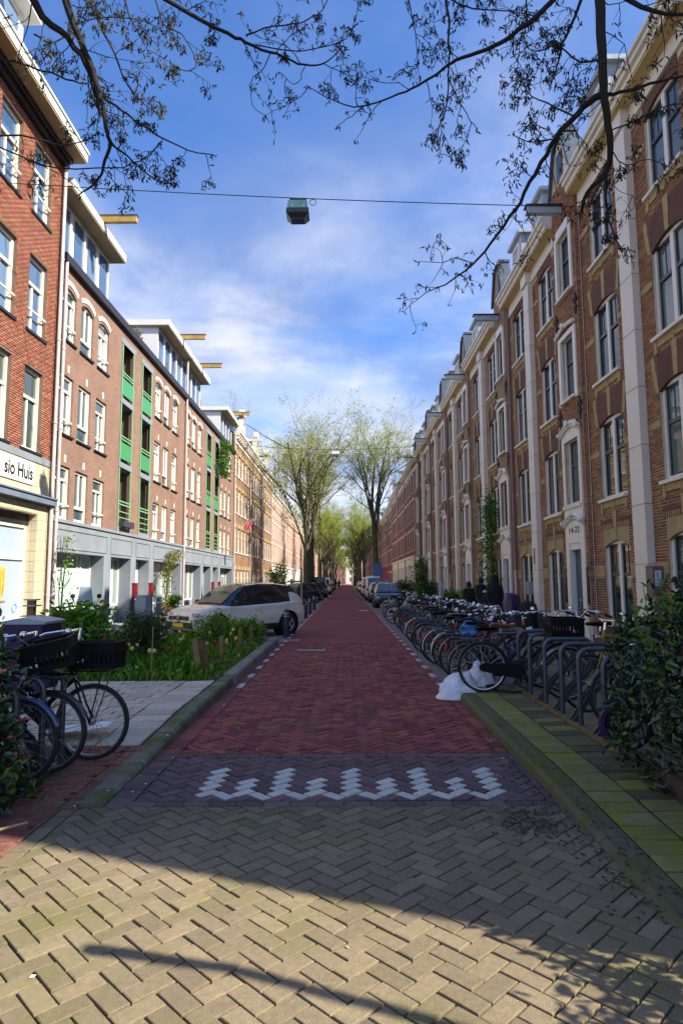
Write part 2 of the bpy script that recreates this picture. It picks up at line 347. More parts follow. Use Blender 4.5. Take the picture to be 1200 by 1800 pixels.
mat('petal_yellow', (.78,.62,.12), .6, .1, 5)
mat('petal_red', (.25,.008,.02), .5, .15, 5)
mat('petal_pink', (.62,.11,.16), .5, .15, 5)
mat('stake_wood', (.21,.135,.06), .8, .3, 7, bump=.4, obr=.25)
mat('cane', (.36,.27,.12), .7, .2, 6)
mat('edge_board', (.060,.036,.028), .85, .3, 6, bump=.4)
# street things
mat('steel_blue', (.085,.105,.125), .38, .12, 6, metal=.55)
mat('steel', (.42,.44,.44), .32, .12, 8, metal=.8)
mat('chrome', (.72,.72,.72), .16, .05, 6, metal=1)
mat('rubber', (.016,.016,.017), .75, .25, 10)
mat('frame_black', (.012,.012,.014), .3, .15, 5, coat=.3)
mat('frame_red', (.33,.012,.014), .3, .1, 5, coat=.4)
mat('frame_blue', (.03,.06,.17), .3, .1, 5, coat=.4)
mat('frame_white', (.62,.62,.60), .35, .06, 5, coat=.3)
mat('frame_grey', (.16,.18,.19), .35, .1, 5, coat=.3)
mat('frame_yellow', (.28,.23,.03), .35, .1, 5, coat=.3)
mat('frame_teal', (.03,.16,.17), .35, .1, 5, coat=.3)
mat('leather_brown', (.20,.085,.035), .5, .2, 8)
mat('plastic_black', (.006,.006,.007), .6, .15, 8, spec=.2)
mat('wicker', (.22,.13,.06), .8, .3, 14, bump=.6)
mat('bag_blue', (.05,.20,.48), .42, .2, 5, bump=.4)
mat('bag_white', (.74,.75,.80), .35, .05, 4, bump=.35, bsc=9)
mat('cloth_black', (.008,.008,.010), .9, .3, 6)
mat('cloth_navy', (.012,.015,.032), .85, .3, 6)
mat('cloth_pink', (.55,.09,.12), .8, .1, 6)
mat('cloth_pale', (.55,.54,.50), .8, .1, 6)
mat('cover_purple', (.035,.012,.075), .42, .25, 3, bump=.4, bsc=7)
mat('skin', (.46,.28,.20), .55, .06, 5)
mat('hair_dark', (.012,.009,.008), .6, .2, 9)
mat('cardboard', (.34,.22,.10), .85, .12, 5)
mat('paper_white', (.75,.76,.78), .7, .04, 5)
mat('bollard_navy', (.022,.026,.075), .42, .15, 5)
mat('lamp_teal', (.055,.14,.17), .35, .12, 5, spec=.6)
mat('lamp_dark', (.010,.011,.014), .35, .1, 5)
mat('lamp_bowl', (.025,.045,.15), .12, .05, 3, spec=.7)
mat('paint_cream', (.82,.77,.63), .28, .02, 2, coat=.8)
mat('paint_black', (.008,.009,.013), .22, .05, 2, coat=.8)
mat('paint_darkgrey', (.030,.038,.045), .25, .05, 2, coat=.8)
mat('paint_navy', (.018,.035,.085), .25, .05, 2, coat=.8)
mat('paint_blue', (.04,.11,.24), .25, .05, 2, coat=.8)
mat('paint_white', (.70,.71,.72), .3, .03, 2, coat=.6)
mat('paint_silver', (.35,.36,.37), .3, .05, 2, metal=.4, coat=.6)
mat('paint_slate', (.075,.095,.115), .35, .05, 2, coat=.4)
mat('car_glass', (.012,.018,.022), .05, .1, 3, spec=.7)
mat('screen_glass', (.10,.12,.10), .06, .3, 2, spec=.7)
mat('car_trim', (.014,.014,.015), .55, .1, 5)
mat('lamp_red', (.35,.008,.012), .2, .1, 5)
mat('lamp_clear', (.42,.47,.55), .12, .1, 12, spec=.7)
mat('plate_yellow', (.68,.47,.03), .5, .03, 5)
mat('alloy', (.50,.51,.54), .3, .05, 5, metal=.25)
mat('sign_blue', (.07,.16,.36), .45, .05, 5)
mat('sign_pink', (.66,.13,.17), .5, .05, 5)
mat('box_mauve', (.16,.115,.125), .5, .1, 5)
mat('box_grey', (.30,.36,.42), .45, .08, 5)
# ================================================================== ground
def struct(name, mb, mats, parent=None):
    o = mb.build(name, mats, parent); o['kind'] = 'structure'; return o
def sheet(name, x0, x1, y0, y1, z, m, parent=None, ny=1):
    b = MB()
    for i in range(ny):
        a, c = y0+(y1-y0)*i/ny, y0+(y1-y0)*(i+1)/ny
        b.add([(x0,a,z),(x1,a,z),(x1,c,z),(x0,c,z)], [(0,1,2,3)])
    o = b.build(name, m, parent, fixn=False); o['kind'] = 'structure'; return o
sheet('ground', -500, 500, -300, 900, -.07, 'earth')
paving = sheet('street_paving', -2.12, 1.80, .2, 17.02, -.014, 'joint_soil')
road = sheet('road', -1.75, 1.55, 17.0, 420, 0., 'road_red')
def clip_rect(poly, x0, x1, y0, y1):
    for ax, lim, sg in ((0,x0,1),(0,x1,-1),(1,y0,1),(1,y1,-1)):
        o = []
        for i in range(len(poly)):
            a, b = poly[i], poly[(i+1)%len(poly)]; da, db = sg*(a[ax]-lim), sg*(b[ax]-lim)
            if da >= 0: o.append(a)
            if da*db < 0:
                t = da/(da-db); o.append((a[0]+(b[0]-a[0])*t, a[1]+(b[1]-a[1])*t))
        poly = o
        if len(poly) < 3: return []
    return poly
def poly_area(p): return abs(sum(p[i][0]*p[(i+1)%len(p)][1]-p[(i+1)%len(p)][0]*p[i][1] for i in range(len(p))))/2
def paver(mb, poly, zt, b=.0035, dz=.03, tilt=.0022, m=0):
    n = len(poly); cx = sum(p[0] for p in poly)/n; cy = sum(p[1] for p in poly)/n
    tx, ty, o = random.gauss(0,tilt), random.gauss(0,tilt), random.gauss(0,.0018)
    def Z(p): return zt+o+tx*(p[0]-cx)*4+ty*(p[1]-cy)*4
    ins = []
    for p in poly:
        d = math.hypot(p[0]-cx, p[1]-cy) or 1; k = max(0, 1-b*1.5/d); ins.append((cx+(p[0]-cx)*k, cy+(p[1]-cy)*k))
    v = [(p[0],p[1],zt-dz) for p in poly]+[(p[0],p[1],Z(p)-b*.8) for p in poly]+[(p[0],p[1],Z(p)) for p in ins]
    f = [(i,(i+1)%n,n+(i+1)%n,n+i) for i in range(n)]+[(n+i,n+(i+1)%n,2*n+(i+1)%n,2*n+i) for i in range(n)]+[tuple(2*n+i for i in range(n))]
    mb.add(v, f, m)
_S2 = math.sqrt(.5)
def herring(x0, x1, y0, y1, gap=.010, cell=.1, s0=0):
    """45 degree herringbone: yields (kind, row s, column n, polygon, whole)"""
    out = []; r = 1/(_S2*cell); lo = int((y0)*r)-4; hi = int(y1*r)+5; dm = int(max(abs(x0),abs(x1))*r)+6
    for s in range(lo, hi):
        for d in range(-dm, dm):
            if (s+d) % 2: continue
            x, y = (s+d)//2, (s-d)//2; k = (x-y) % 4
            if k == 0: a, b, c, e = x, x+2, y, y+1; kind = 'H'
            elif k == 2: a, b, c, e = x, x+1, y-1, y+1; kind = 'V'
            else: continue
            j = lambda: random.gauss(0,.0012); g = gap/2/cell; ox, oy = j(), j()
            P = [((u-v)*cell*_S2+ox, (u+v)*cell*_S2+oy) for u, v in ((a+g,c+g),(b-g,c+g),(b-g,e-g),(a+g,e-g))]
            q = clip_rect(P, x0, x1, y0, y1)
            if not q or poly_area(q) < .0012: continue
            out.append((kind, s, (d - (0 if kind=='H' else 2))//4, q, abs(poly_area(q)-poly_area(P)) < 1e-5))
    return out
def inframe(x, y, z=0):
    v = Vector((x,y,z-EYE)); d = v.dot(_f)
    return d > .2 and abs(v.dot(_rt2)/d) < .54 and abs(v.dot(_up2)/d) < .806
# junction, grey herringbone in front
g = herring(-1.96, 1.60, .3, 4.88)
whole = [b for b in g if b[4]]
def cen(q): return (sum(p[0] for p in q)/len(q), sum(p[1] for p in q)/len(q))
whole.sort(key=lambda b: (not inframe(*cen(b[3])), cen(b[3])[1]))
single = whole[:300]; ids = set(id(b) for b in single)
vm = []
for i in range(5):
    t = MB(); paver(t, [(-.095,-.045),(.095,-.045),(.095,.045),(-.095,.045)], 0, .0025+.0015*random.random(), .03, .002); vm.append(t.mesh('brick', 'paver_grey'))
for b in single:
    c = cen(b[3]); o = inst('brick', random.choice(vm), paving, (c[0],c[1],random.gauss(0,.0018)), (PI/4 if b[0]=='H' else -PI/4)+random.gauss(0,.006)+(PI if random.random()<.5 else 0))
mb = MB()
for b in g:
    if id(b) not in ids: paver(mb, b[3], 0)
for side in (-2.075, 1.715-.105):                                   # border row either side of the junction
    y = .3
    while y < 4.85:
        paver(mb, [(side,y),(side+.1,y),(side+.1,y+.193),(side,y+.193)], 0); y += .2
mb.build('brick_border_paving', 'paver_grey', paving, kind='stuff', fixn=False)
# purple band with the white zigzag
g = herring(-1.60, 1.50, 5.01, 6.19, gap=.011)
S = round(5.24/(_S2*.1)-1.); S -= S % 2
mb = MB(); wv = []
for kind, s, n, q, wh in g:
    white = wh and -4 <= n <= 4 and ((kind == 'H' and s >= S and s <= S+2*(4 if n % 2 == 0 else 2)) or (kind == 'V' and s == S and n < 4))
    if white: wv.append(q)
    else: paver(mb, q, 0)
for yb in (4.89, 6.20):
    x = -1.62
    while x < 1.5: paver(mb, [(x,yb),(x+.194,yb),(x+.194,yb+.1),(x,yb+.1)], 0); x += .2
y = 4.89
while y < 6.2:
    for a, w_ in ((-1.795,.18), (1.51,.06)): paver(mb, [(a,y),(a+w_,y),(a+w_,y+.193),(a,y+.193)], 0)
    y += .2
mb.build('purple_brick_band', 'paver_purple', paving, kind='stuff', fixn=False)
for q in wv:
    t = MB(); c = cen(q); paver(t, [((p[0]-c[0])*.935,(p[1]-c[1])*.935) for p in q], 0.001); t.build('white_brick', 'paver_white', paving, loc=(c[0],c[1],0), fixn=False)
# red herringbone
mb = MB()
for kind, s, n, q, wh in herring(-1.60, 1.42, 6.31, 17.0, gap=.011): paver(mb, q, 0, tilt=.0045)
y = 6.31
while y < 16.9:
    for a, w_ in ((-1.795,.185), (1.43,.12)): paver(mb, [(a,y),(a+w_,y),(a+w_,y+.193),(a,y+.193)], 0)
    y += .2
mb.build('red_brick_paving', 'paver_red', paving, kind='stuff', fixn=False)
# left pavement: red bricks in front, pale tiles behind
def ss(a, b, x): t = min(1,max(0,(x-a)/(b-a))); return t*t*(3-2*t)
def zl(y): return .012+.108*ss(4.6, 8.6, y)
b = MB()
ys = [.3,4.6]+[4.6+i*.4 for i in range(1,11)]+[10.1]
for a, c in zip(ys, ys[1:]): b.add([(-8.3,a,zl(a)-.016),(-1.99,a,zl(a)-.016),(-1.99,c,zl(c)-.016),(-8.3,c,zl(c)-.016)], [(0,1,2,3)])
pav = struct('pavement_beside_hedge', b, 'joint_soil')
mb = MB(); r = 0; y = 2.4
while y < 6.36:
    x = -5.2+(.1 if r % 2 else 0)+random.uniform(-.02,.02)
    while x < -2.11:
        x1 = min(x+.196, -2.105)
        if x1-x > .04: paver(mb, [(x,y),(x1,y),(x1,y+.062),(x,y+.062)], zl(y), .004, .02, .006)
        x += .203
    y += .068; r += 1
y = 2.4
while y < 6.3: paver(mb, [(-2.095,y),(-1.992 if y > 4.7 else -2.082,y),(-1.992 if y > 4.7 else -2.082,y+.196),(-2.095,y+.196)], zl(y), .005, .02); y += .203
mb.build('small_red_brick_paving', 'paver_red_small', pav, kind='stuff', fixn=False)
tm = {}
def tile(w, d, m, parent, x, y, z, rx=0):
    k = (round(w,3), round(d,3), m, random.randint(0,2))
    if k not in tm:
        t = MB(); paver(t, [(-w/2,-d/2),(w/2,-d/2),(w/2,d/2),(-w/2,d/2)], 0, .005, .03, .004); tm[k] = t.mesh('paving_tile', m, fixn=False)
    o = inst('paving_tile', tm[k], parent, (x,y,z+random.gauss(0,.002))); o.rotation_euler = (rx+random.gauss(0,.006), random.gauss(0,.006), random.gauss(0,.006)); return o
y = 6.52; r = 0
while y < 10.0:
    sl = math.atan((zl(y+.1)-zl(y-.1))/.2)
    x = -2.47-.15-(.15 if r % 2 else 0)
    while x > -4.9: tile(.286, .186, 'tile_pale', pav, x, y, zl(y), sl); x -= .3
    if r % 2: tile(.136, .186, 'tile_pale', pav, -2.47-.075, y, zl(y), sl)
    y += .203; r += 1
y = 6.57
while y < 9.9: tile(.43, .284, 'tile_pale', pav, -2.245, y, zl(y), math.atan((zl(y+.1)-zl(y-.1))/.2)); y += .3
# kerb stones, left
kb = []
y = 4.90
for L in (.95,.98,1.0,.95,.97,.62):
    b = MB(); x0, x1 = -1.985, -1.80; h0, h1 = zl(y)+.006, zl(y+L)+.006
    n = 6
    for i in range(n):
        a, c = y+L*i/n+(.004 if i == 0 else 0), y+L*(i+1)/n-(.004 if i == n-1 else 0); ha, hc = h0+(h1-h0)*i/n, h0+(h1-h0)*(i+1)/n
        v = []
        for yy, h in ((a,ha),(c,hc)): v += [(x0,yy,-.05),(x0,yy,h),(x1-.035,yy,h),(x1-.008,yy,h-.025),(x1,yy,-.05)]
        f = [(j,j+1,5+j+1,5+j) for j in range(4)]
        if i == 0: f.append((0,1,2,3,4))
        if i == n-1: f.append((9,8,7,6,5))
        b.add(v, f)
    b.build('kerb_stone', 'kerb_moss', pav); y += L+.006
b = MB(); b.box(-6.2,-1.97,10.08,16.95,-.05,.085); garden = struct('garden_bed', b, 'soil')
y = 10.50
while y < 16.4:
    b = MB(); v = []
    for yy in (y, y+.94): v += [(-1.985,yy,-.05),(-1.985,yy,.15),(-1.81,yy,.15),(-1.785,yy,.128),(-1.775,yy,-.05)]
    b.add(v, [(j,j+1,5+j+1,5+j) for j in range(4)]+[(0,1,2,3,4),(9,8,7,6,5)]); b.build('kerb_stone', 'kerb_stone', garden); y += .95
sheet('parking_strip', -6.2, -1.752, 16.96, 420, -.004, 'parking_grey')
b = MB(); b.box(-8.6,-6.205,10.1,420,-.05,.07); struct('pavement_far_side', b, 'walk_ochre')
# right pavement
b = MB(); b.box(2.40,6.5,1.0,9.45,-.05,.10); pr = struct('pavement_by_rack', b, 'walk_ochre')
def zr(y): return .02+.085*ss(3.0,5.6,y)
b = MB(); ys = [.8,3.]+[3.+.26*i for i in range(1,11)]+[9.45]
for a, c in zip(ys,ys[1:]): b.add([(1.73,a,zr(a)-.014),(2.41,a,zr(a)-.014),(2.41,c,zr(c)-.014),(1.73,c,zr(c)-.014)],[(0,1,2,3)])
bed = struct('tile_bed', b, 'joint_soil')
y = 2.3
while y < 9.4:
    d = random.choice((.196,.196,.216)); tile(.292, d-.016, 'tile_moss', bed, 1.905, y+d/2,  zr(y+.1)+.002, math.atan((zr(y+.2)-zr(y))/.2)); tile(.30, d-.016, 'tile_dark' if random.random() < .6 else 'tile_moss', bed, 2.225, y+d/2+.03, zr(y+.1)+.003, math.atan((zr(y+.2)-zr(y))/.2)); y += d
y = 3.2
while y < 9.3:
    L = .96; b = MB(); v = []
    for yy in (y+.004, y+L): v += [(1.738,yy,-.05),(1.738,yy,zr(yy)),(1.60,yy,zr(yy)),(1.565,yy,zr(yy)-.035),(1.555,yy,-.05)]
    b.add(v, [(j+1,j,5+j,5+j+1) for j in range(4)]+[(4,3,2,1,0),(5,6,7,8,9)]); b.build('kerb_stone', 'kerb_dark', bed); y += L+.004
sheet('bicycle_strip', 1.552, 3.3, 9.452, 36, -.002, 'parking_grey')
b = MB(); b.box(3.302,6.5,9.452,420,-.05,.08); struct('pavement_by_houses', b, 'walk_ochre')
sheet('parking_strip', 1.552, 3.3, 36.002, 420, -.002, 'parking_grey')
# white dashes along both edges of the road and the dotted line across it
wm = MB(); wm.bevbox(-.05,.05,-.2,.2,-.02,.006,.003); wmesh = wm.mesh('white_dash', 'mark_white')
y = 9.0
for i in range(40):
    o = inst('white_dash', wmesh, road, (1.49, y+.2, 0)); o['kind'] = 'structure'
    o = inst('white_dash', wmesh, road, (-1.66, y+1.3, 0)); o['kind'] = 'structure'
    y += 1.06 if y < 30 else 2.2
wm = MB(); wm.bevbox(-.1,.1,-.15,.15,-.02,.006,.003); w2 = wm.mesh('white_block', 'mark_white')
for i in range(8): inst('white_block', w2, road, (-1.5+i*.42, 50.6, 0))
# drain grate in the road
t = thing('drain_grate', 'grey slotted drain grate set flat into the red brick road', 'drain grate', (-.83,15.35,0))
b = MB(); b.box(-.34,.34,-.2,-.165,-.02,.012); b.box(-.34,.34,.165,.2,-.02,.012); b.box(-.34,-.305,-.165,.165,-.02,.012); b.box(.305,.34,-.165,.165,-.02,.012); b.build('frame', 'steel_blue', t)
for i in range(12):
    b = MB(); b.box(-.014,.014,-.165,.165,-.012,.010); b.build('slat', 'steel', t, loc=(-.28+i*.051,0,0))
# ================================================================== buildings
def wall(mb, y0, y1, z0, z1, ops, x=0., dep=.12, m=0, reveal=None):
    """front face of a wall with openings (ya,yb,za,zb) and their reveals; x grows into the building"""
    Y = sorted({y0,y1,*[min(max(v,y0),y1) for o in ops for v in o[:2]]}); Z = sorted({z0,z1,*[min(max(v,z0),z1) for o in ops for v in o[2:4]]})
    for a, b in zip(Y, Y[1:]):
        for c, d in zip(Z, Z[1:]):
            yc, zc = (a+b)/2, (c+d)/2
            if any(o[0] < yc < o[1] and o[2] < zc < o[3] for o in ops): continue
            mb.add([(x,a,c),(x,a,d),(x,b,d),(x,b,c)], [(0,1,2,3)], m)
    rm = m if reveal is None else reveal
    for ya, yb, za, zb in ops:
        mb.add([(x,ya,za),(x+dep,ya,za),(x+dep,ya,zb),(x,ya,zb)], [(0,1,2,3)], rm)
        mb.add([(x,yb,za),(x,yb,zb),(x+dep,yb,zb),(x+dep,yb,za)], [(0,1,2,3)], rm)
        mb.add([(x,ya,zb),(x+dep,ya,zb),(x+dep,yb,zb),(x,yb,zb)], [(0,1,2,3)], rm)
        mb.add([(x,ya,za),(x,yb,za),(x+dep,yb,za),(x+dep,ya,za)], [(0,1,2,3)], rm)
def brick_courses(name, y0, y1, z0, z1, ops, mt, parent, flip, x=0., bl=.21, bh=.0625, j=.011, pr=.007):
    """every brick of a near wall as real geometry, joined"""
    V = []; n = int((z1-z0)/bh)
    for r in range(n):
        za = z0+r*bh; zb = za+bh-j; segs = [(y0,y1)]
        for ya, yb, oa, ob in ops:
            if zb > oa-.002 and za < ob+.002:
                s2 = []
                for a, b in segs:
                    if yb <= a or ya >= b: s2.append((a,b)); continue
                    if ya > a: s2.append((a,ya))
                    if yb < b: s2.append((yb,b))
                segs = s2
        off = (bl/2 if r % 2 else 0)
        for a, b in segs:
            k = math.floor((a-off)/bl)*bl+off
            while k < b:
                p, q = max(k,a), min(k+bl-j,b)
                if q-p > .015: V.append((p,q,za,zb,pr+random.gauss(0,.0015)))
                k += bl
    A = np.array(V); k = len(A); s = -1 if flip else 1
    v = np.zeros((k,8,3)); X0 = np.full(k,.004)
    for i, (yi, zi, f) in enumerate(((0,2,0),(1,2,0),(1,3,0),(0,3,0),(0,2,1),(1,2,1),(1,3,1),(0,3,1))):
        v[:,i,0] = s*(x+(X0 if f == 0 else -A[:,4])); v[:,i,1] = A[:,yi]; v[:,i,2] = A[:,zi]
    q = np.array([(4,7,6,5),(0,4,5,1),(1,5,6,2),(2,6,7,3),(3,7,4,0)])
    if flip: q = q[:,::-1]
    f = (np.arange(k)[:,None,None]*8+q[None]).reshape(-1,4)
    return inst(name, np_mesh(name, v.reshape(-1,3), f, mt), parent, kind='stuff')
WC = {}
def winset(key, w, h, flip, fr=.07, dep=.10, mull=(), trans=(), bars=(), sash=False, fm='white_paint', sm='dark_sash', gm='glass', sill=None, sillw=.06, rail=None, tk=.06, sillz=.0):
    """meshes of one kind of window; origin bottom centre of its opening on the wall face"""
    k = (key, flip)
    if k in WC: return WC[k]
    f = MB(flip); a, b = dep-.035, dep+.035; hw = w/2
    f.box(a,b,-hw,-hw+fr,0,h); f.box(a,b,hw-fr,hw,0,h); f.box(a,b,-hw+fr,hw-fr,h-fr,h); f.box(a,b,-hw+fr,hw-fr,0,fr)
    for y, t in mull: f.box(a+.002,b,y-t/2,y+t/2,fr,h-fr)
    for z, t, ya, yb in trans: f.box(a-.012,b,ya,yb,z-t/2,z+t/2)
    fm_ = f.mesh('window', fm)
    s_ = None
    if sash:
        s = MB(flip); xs = [-hw+fr]+[v for y, t in mull for v in (y-t/2,y+t/2)]+[hw-fr]; st = .05
        for ya, yb in zip(xs[::2], xs[1::2]):
            c, d = dep+.002, dep+.05
            zr_ = fr+(h-2*fr)*.60
            s.box(c,d,ya,ya+st,fr,h-fr); s.box(c,d,yb-st,yb,fr,h-fr); s.box(c,d,ya+st,yb-st,fr,fr+st); s.box(c,d,ya+st,yb-st,h-fr-st,h-fr); s.box(c-.02,d,ya+st,yb-st,zr_-.04,zr_+.04)
            s.box(c+.01,d,(ya+yb)/2-.016,(ya+yb)/2+.016,zr_+.04,h-fr-st)
        s_ = s.mesh('sash', sm)
    elif bars:
        s = MB(flip)
        for y0_, y1_, z0_, z1_ in bars: s.box(dep-.02,dep+.02,y0_,y1_,z0_,z1_)
        s_ = s.mesh('sash', fm)
    p = MB(flip); p.box(dep+.022,dep+.030,-hw+fr*.6,hw-fr*.6,fr*.6,h-fr*.6); p_ = p.mesh('pane', gm)
    si = None
    if sill:
        q = MB(flip); q.box(-sillw,dep,-hw-.06,hw+.06,-tk,0); si = q.mesh('sill', sill)
    r_ = None
    if rail:
        q = MB(flip)
        q.box(-.02,.012,-hw*.95,hw*.95,rail-.02,rail+.02)
        for y in (-hw*.72,hw*.72): q.box(-.008,dep-.04,y-.012,y+.012,rail-.05,rail-.024)
        r_ = q.mesh('guard_rail', 'green_light' if rail < 0 else 'cream_paint')
    WC[k] = (fm_, s_, p_, si, r_); return WC[k]
def window(ws, parent, y, z, x=0., name='window', lab=None):
    fm_, s_, p_, si, r_ = ws; o = inst(name, fm_, parent, (x,y,z))
    if s_: inst('sash', s_, o)
    inst('pane', p_, o)
    if si: inst('sill', si, o)
    if r_: inst('guard_rail', r_, o)
    if lab: o['label'] = lab
    return o
def arch_fill(mb, yc, w, zs, rise, zt, x0, x1, m=0, ext=.0, n=10):
    """fills between a segmental arch (springing zs, rise) and a flat top zt over a window of width w"""
    hw = w/2; P = [(-hw+w*i/n) for i in range(n+1)]; Z = [zs+rise*(1-(p/hw)**2) for p in P]
    for i in range(n):
        a, b = P[i]+yc, P[i+1]+yc
        v = [(x0,a,Z[i]),(x0,b,Z[i+1]),(x0,b,zt),(x0,a,zt),(x1,a,Z[i]),(x1,b,Z[i+1]),(x1,b,zt),(x1,a,zt)]
        mb.add(v, [(0,3,2,1),(0,1,5,4),(3,7,6,2)]+([(0,4,7,3)] if i == 0 else [])+([(1,2,6,5)] if i == n-1 else []), m)
# ------------------------------------------------------------------ right hand row: tall brown brick houses with white pilasters
FX = 6.36
FL = [(.60,2.55),(3.58,5.55),(6.52,8.48),(9.58,11.42)]            # sill and crown of the four storeys
SHARED = {}
def shared(key, fn):
    if key not in SHARED: SHARED[key] = fn()
    return SHARED[key]
def soldier_arch(yc, w, zc, gf):
    """arch above a window: dark brick panel, yellow key stones"""
    def a():
        b = MB(); arch_fill(b, 0, w+.02, -.16, .16, .62 if not gf else .30, -.014, .10)
        return b.mesh('window_arch', 'yellow_stone' if gf else 'brick_brown_soldier')
    def tri():
        b = MB()
        b.prism([(-.07,-.0),(.07,-.0),(.10,.70),(-.10,.70)], -.030, .02); return b.mesh('keystone', 'yellow_stone')
    def side(s):
        b = MB(); y = s*w/2
        b.prism([(y-s*.02,-.17),(y+s*.13,-.10),(y+s*.26,.58),(y+s*.12,.62)], -.026, .02); return b.mesh('keystone', 'yellow_stone')
    def gtop():
        b = MB(); b.box(-.022,.0,-w/2-.12,w/2+.12,.302,.50)
        return b.mesh('soldier_course', 'soldier_brick')
    def teeth():
        b = MB(); n = 19
        for i in range(n):
            y = -w/2-.06+(w+.12)*i/(n-1)
            if abs(y) > .11: b.box(-.030,-.010,y-.018,y+.018,.302,.42)
        return b.mesh('dentil_course', 'yellow_stone')
    return a, tri, side, gtop, teeth
def row_house(i):
    y0 = -1.55+7.5*i; L = 7.5
    near = i in (1,2); odd = i % 2 == 1
    desc = {1:'nearest tall brown brick house, its wall leaving the photo above the hedge',2:'brown brick house with a white number lintel above its blue door',3:'brown brick house with mauve downpipe beside the green climber on its front',
            4:'brown brick row house between the climber house and the fifth white pilaster',5:'brown brick row house behind the parked bicycles with the upright grey cabinet',6:'brown brick row house with ivy growing up its ground floor',7:'last brown brick house before the red brick block'}
    T = thing('row_house', desc.get(i, 'brown brick corner house at the near end of the row, out of the frame'), 'house', (FX,y0,0), 0, 'tall brown brick houses in the right hand row')
    wy = (1.55, 5.95); bay = (2.9, 4.6); bx = -.15
    ops = [(y-.70,y+.70,a,b) for y in wy for a, b in FL]
    bops = [(3.20,4.30,.12,3.0),(3.25,4.25,3.66,5.50),(3.25,4.25,6.60,8.40),(3.25,4.25,9.60,11.40)]
    wm_ = 'mortar_light' if near else 'brick_brown'
    b = MB(); wall(b, 0, bay[0], .55, 12.0, [o for o in ops if o[0] < 2.9], 0); wall(b, bay[1], L, .55, 12.0, [o for o in ops if o[0] > 2.9], 0)
    # rest of the shell
    b.add([(9,0,0),(9,L,0),(9,L,14.6),(9,0,14.6)], [(0,1,2,3)])
    for y in ((0,) if i else (0,))+((L,) if i == 7 else ()):
        b.add([(.01,y,0),(9,y,0),(9,y,14.6),(2.6,y,14.6),(.01,y,12.3)], [(0,1,2,3,4)])
    b.build('wall', wm_, T)
    for p, q in ((0,bay[0]),(bay[1],L)): inst('plinth', shared(('pl',p), lambda: MB().box(-.035,.01,p,q,0,.55).mesh('plinth', 'plinth_dark')), T)
    b = MB(); wall(b, bay[0], bay[1], 0, 12.55, bops, bx, .15)
    b.add([(bx,bay[0],0),(0,bay[0],0),(0,bay[0],12.6),(bx,bay[0],12.6)], [(0,1,2,3)]); b.add([(bx,bay[1],0),(bx,bay[1],12.6),(0,bay[1],12.6),(0,bay[1],0)], [(0,1,2,3)])
    # gable
    yc = 3.75; g = [(bay[0],12.55),(bay[1],12.55),(bay[1],12.9),(yc+.35,14.2),(yc-.35,14.2),(bay[0],12.9)]
    b.prism(g, bx, bx+.35); b.build('entrance_bay', wm_, T)
    if near:
        if i == 2: brick_courses('brick_courses', 0, bay[0], .56, 11.5, ops, 'brick_piece_brown', T, False)
        brick_courses('brick_courses', bay[1]+.0, L, .56, 11.5, ops, 'brick_piece_brown', T, False)
        brick_courses('brick_courses', bay[0]+.005, bay[1]-.005, .56, 13.0, bops, 'brick_piece_brown', T, False, x=bx)
        # return of the bay that faces the viewer
        def ret():
            V = MB()
            z = .56; r = 0
            while z < 12.4:
                for a, c in (((bx+.006,-.002),) if r % 2 else ((bx+.006,bx+.075),(bx+.086,-.002))): V.box(a,c,-.008,.004,z,z+.0515)
                z += .0625; r += 1
            return V.mesh('brick_courses', 'brick_piece_brown', fixn=False)
        inst('brick_courses', shared('ret', ret), T, (0,bay[0],0), kind='stuff')
    b = MB(); c = .04
    b.add([(bx-c,bay[0]-c,12.90),(bx-c,yc-.38,14.26),(bx+.38,yc-.38,14.26),(bx+.38,bay[0]-c,12.90)], [(0,1,2,3)]); b.add([(bx-c,bay[1]+c,12.90),(bx+.38,bay[1]+c,12.90),(bx+.38,yc+.38,14.26),(bx-c,yc+.38,14.26)], [(0,1,2,3)])
    b.box(bx-.06,bx+.40,yc-.42,yc+.42,14.262,14.36)
    for s, e in ((bay[0]-c,yc-.38),(bay[1]+c,yc+.38)): b.bar((bx-c-.02,s,12.86),(bx-c-.02,e,14.22),.07,.09)
    b.build('gable_coping', 'slate', T)
    b = MB(); b.box(bx-.03,bx+.02,yc-.22,yc+.22,13.05,13.85); b.build('gable_window', 'dark_sash', T)
    # pilaster of separate white blocks
    zs = [.56,1.95,3.2,4.45,5.70,6.95,8.20,9.45,10.70,11.62]
    for a, c in zip(zs, zs[1:]):
        me = shared(('pil',round(c-a,2)), lambda h=c-a: MB().box(-.17,.0,-.29,.29,.010,h-.010).mesh('pilaster_block', 'white_stone'))
        inst('pilaster_block', me, T, (0,0,a))
    inst('pilaster_core', shared('pilc', lambda: MB().box(-.155,.0,-.275,.275,.56,11.62).mesh('pilaster_core','ochre_soffit')), T)
    inst('pilaster_base', shared('pilb', lambda: MB().box(-.21,0,-.31,.31,0,.553).mesh('pilaster_base','plinth_dark')), T)
    # windows
    W0 = winset('rh', 1.40, 1.95, False, fr=.075, dep=.09, mull=((0,.13),), sash=True, sill='white_stone', sillw=.10, tk=.07)
    W3 = winset('rh3', 1.40, 1.84, False, fr=.075, dep=.09, mull=((0,.13),), sash=True, sill='white_stone', sillw=.10, tk=.07)
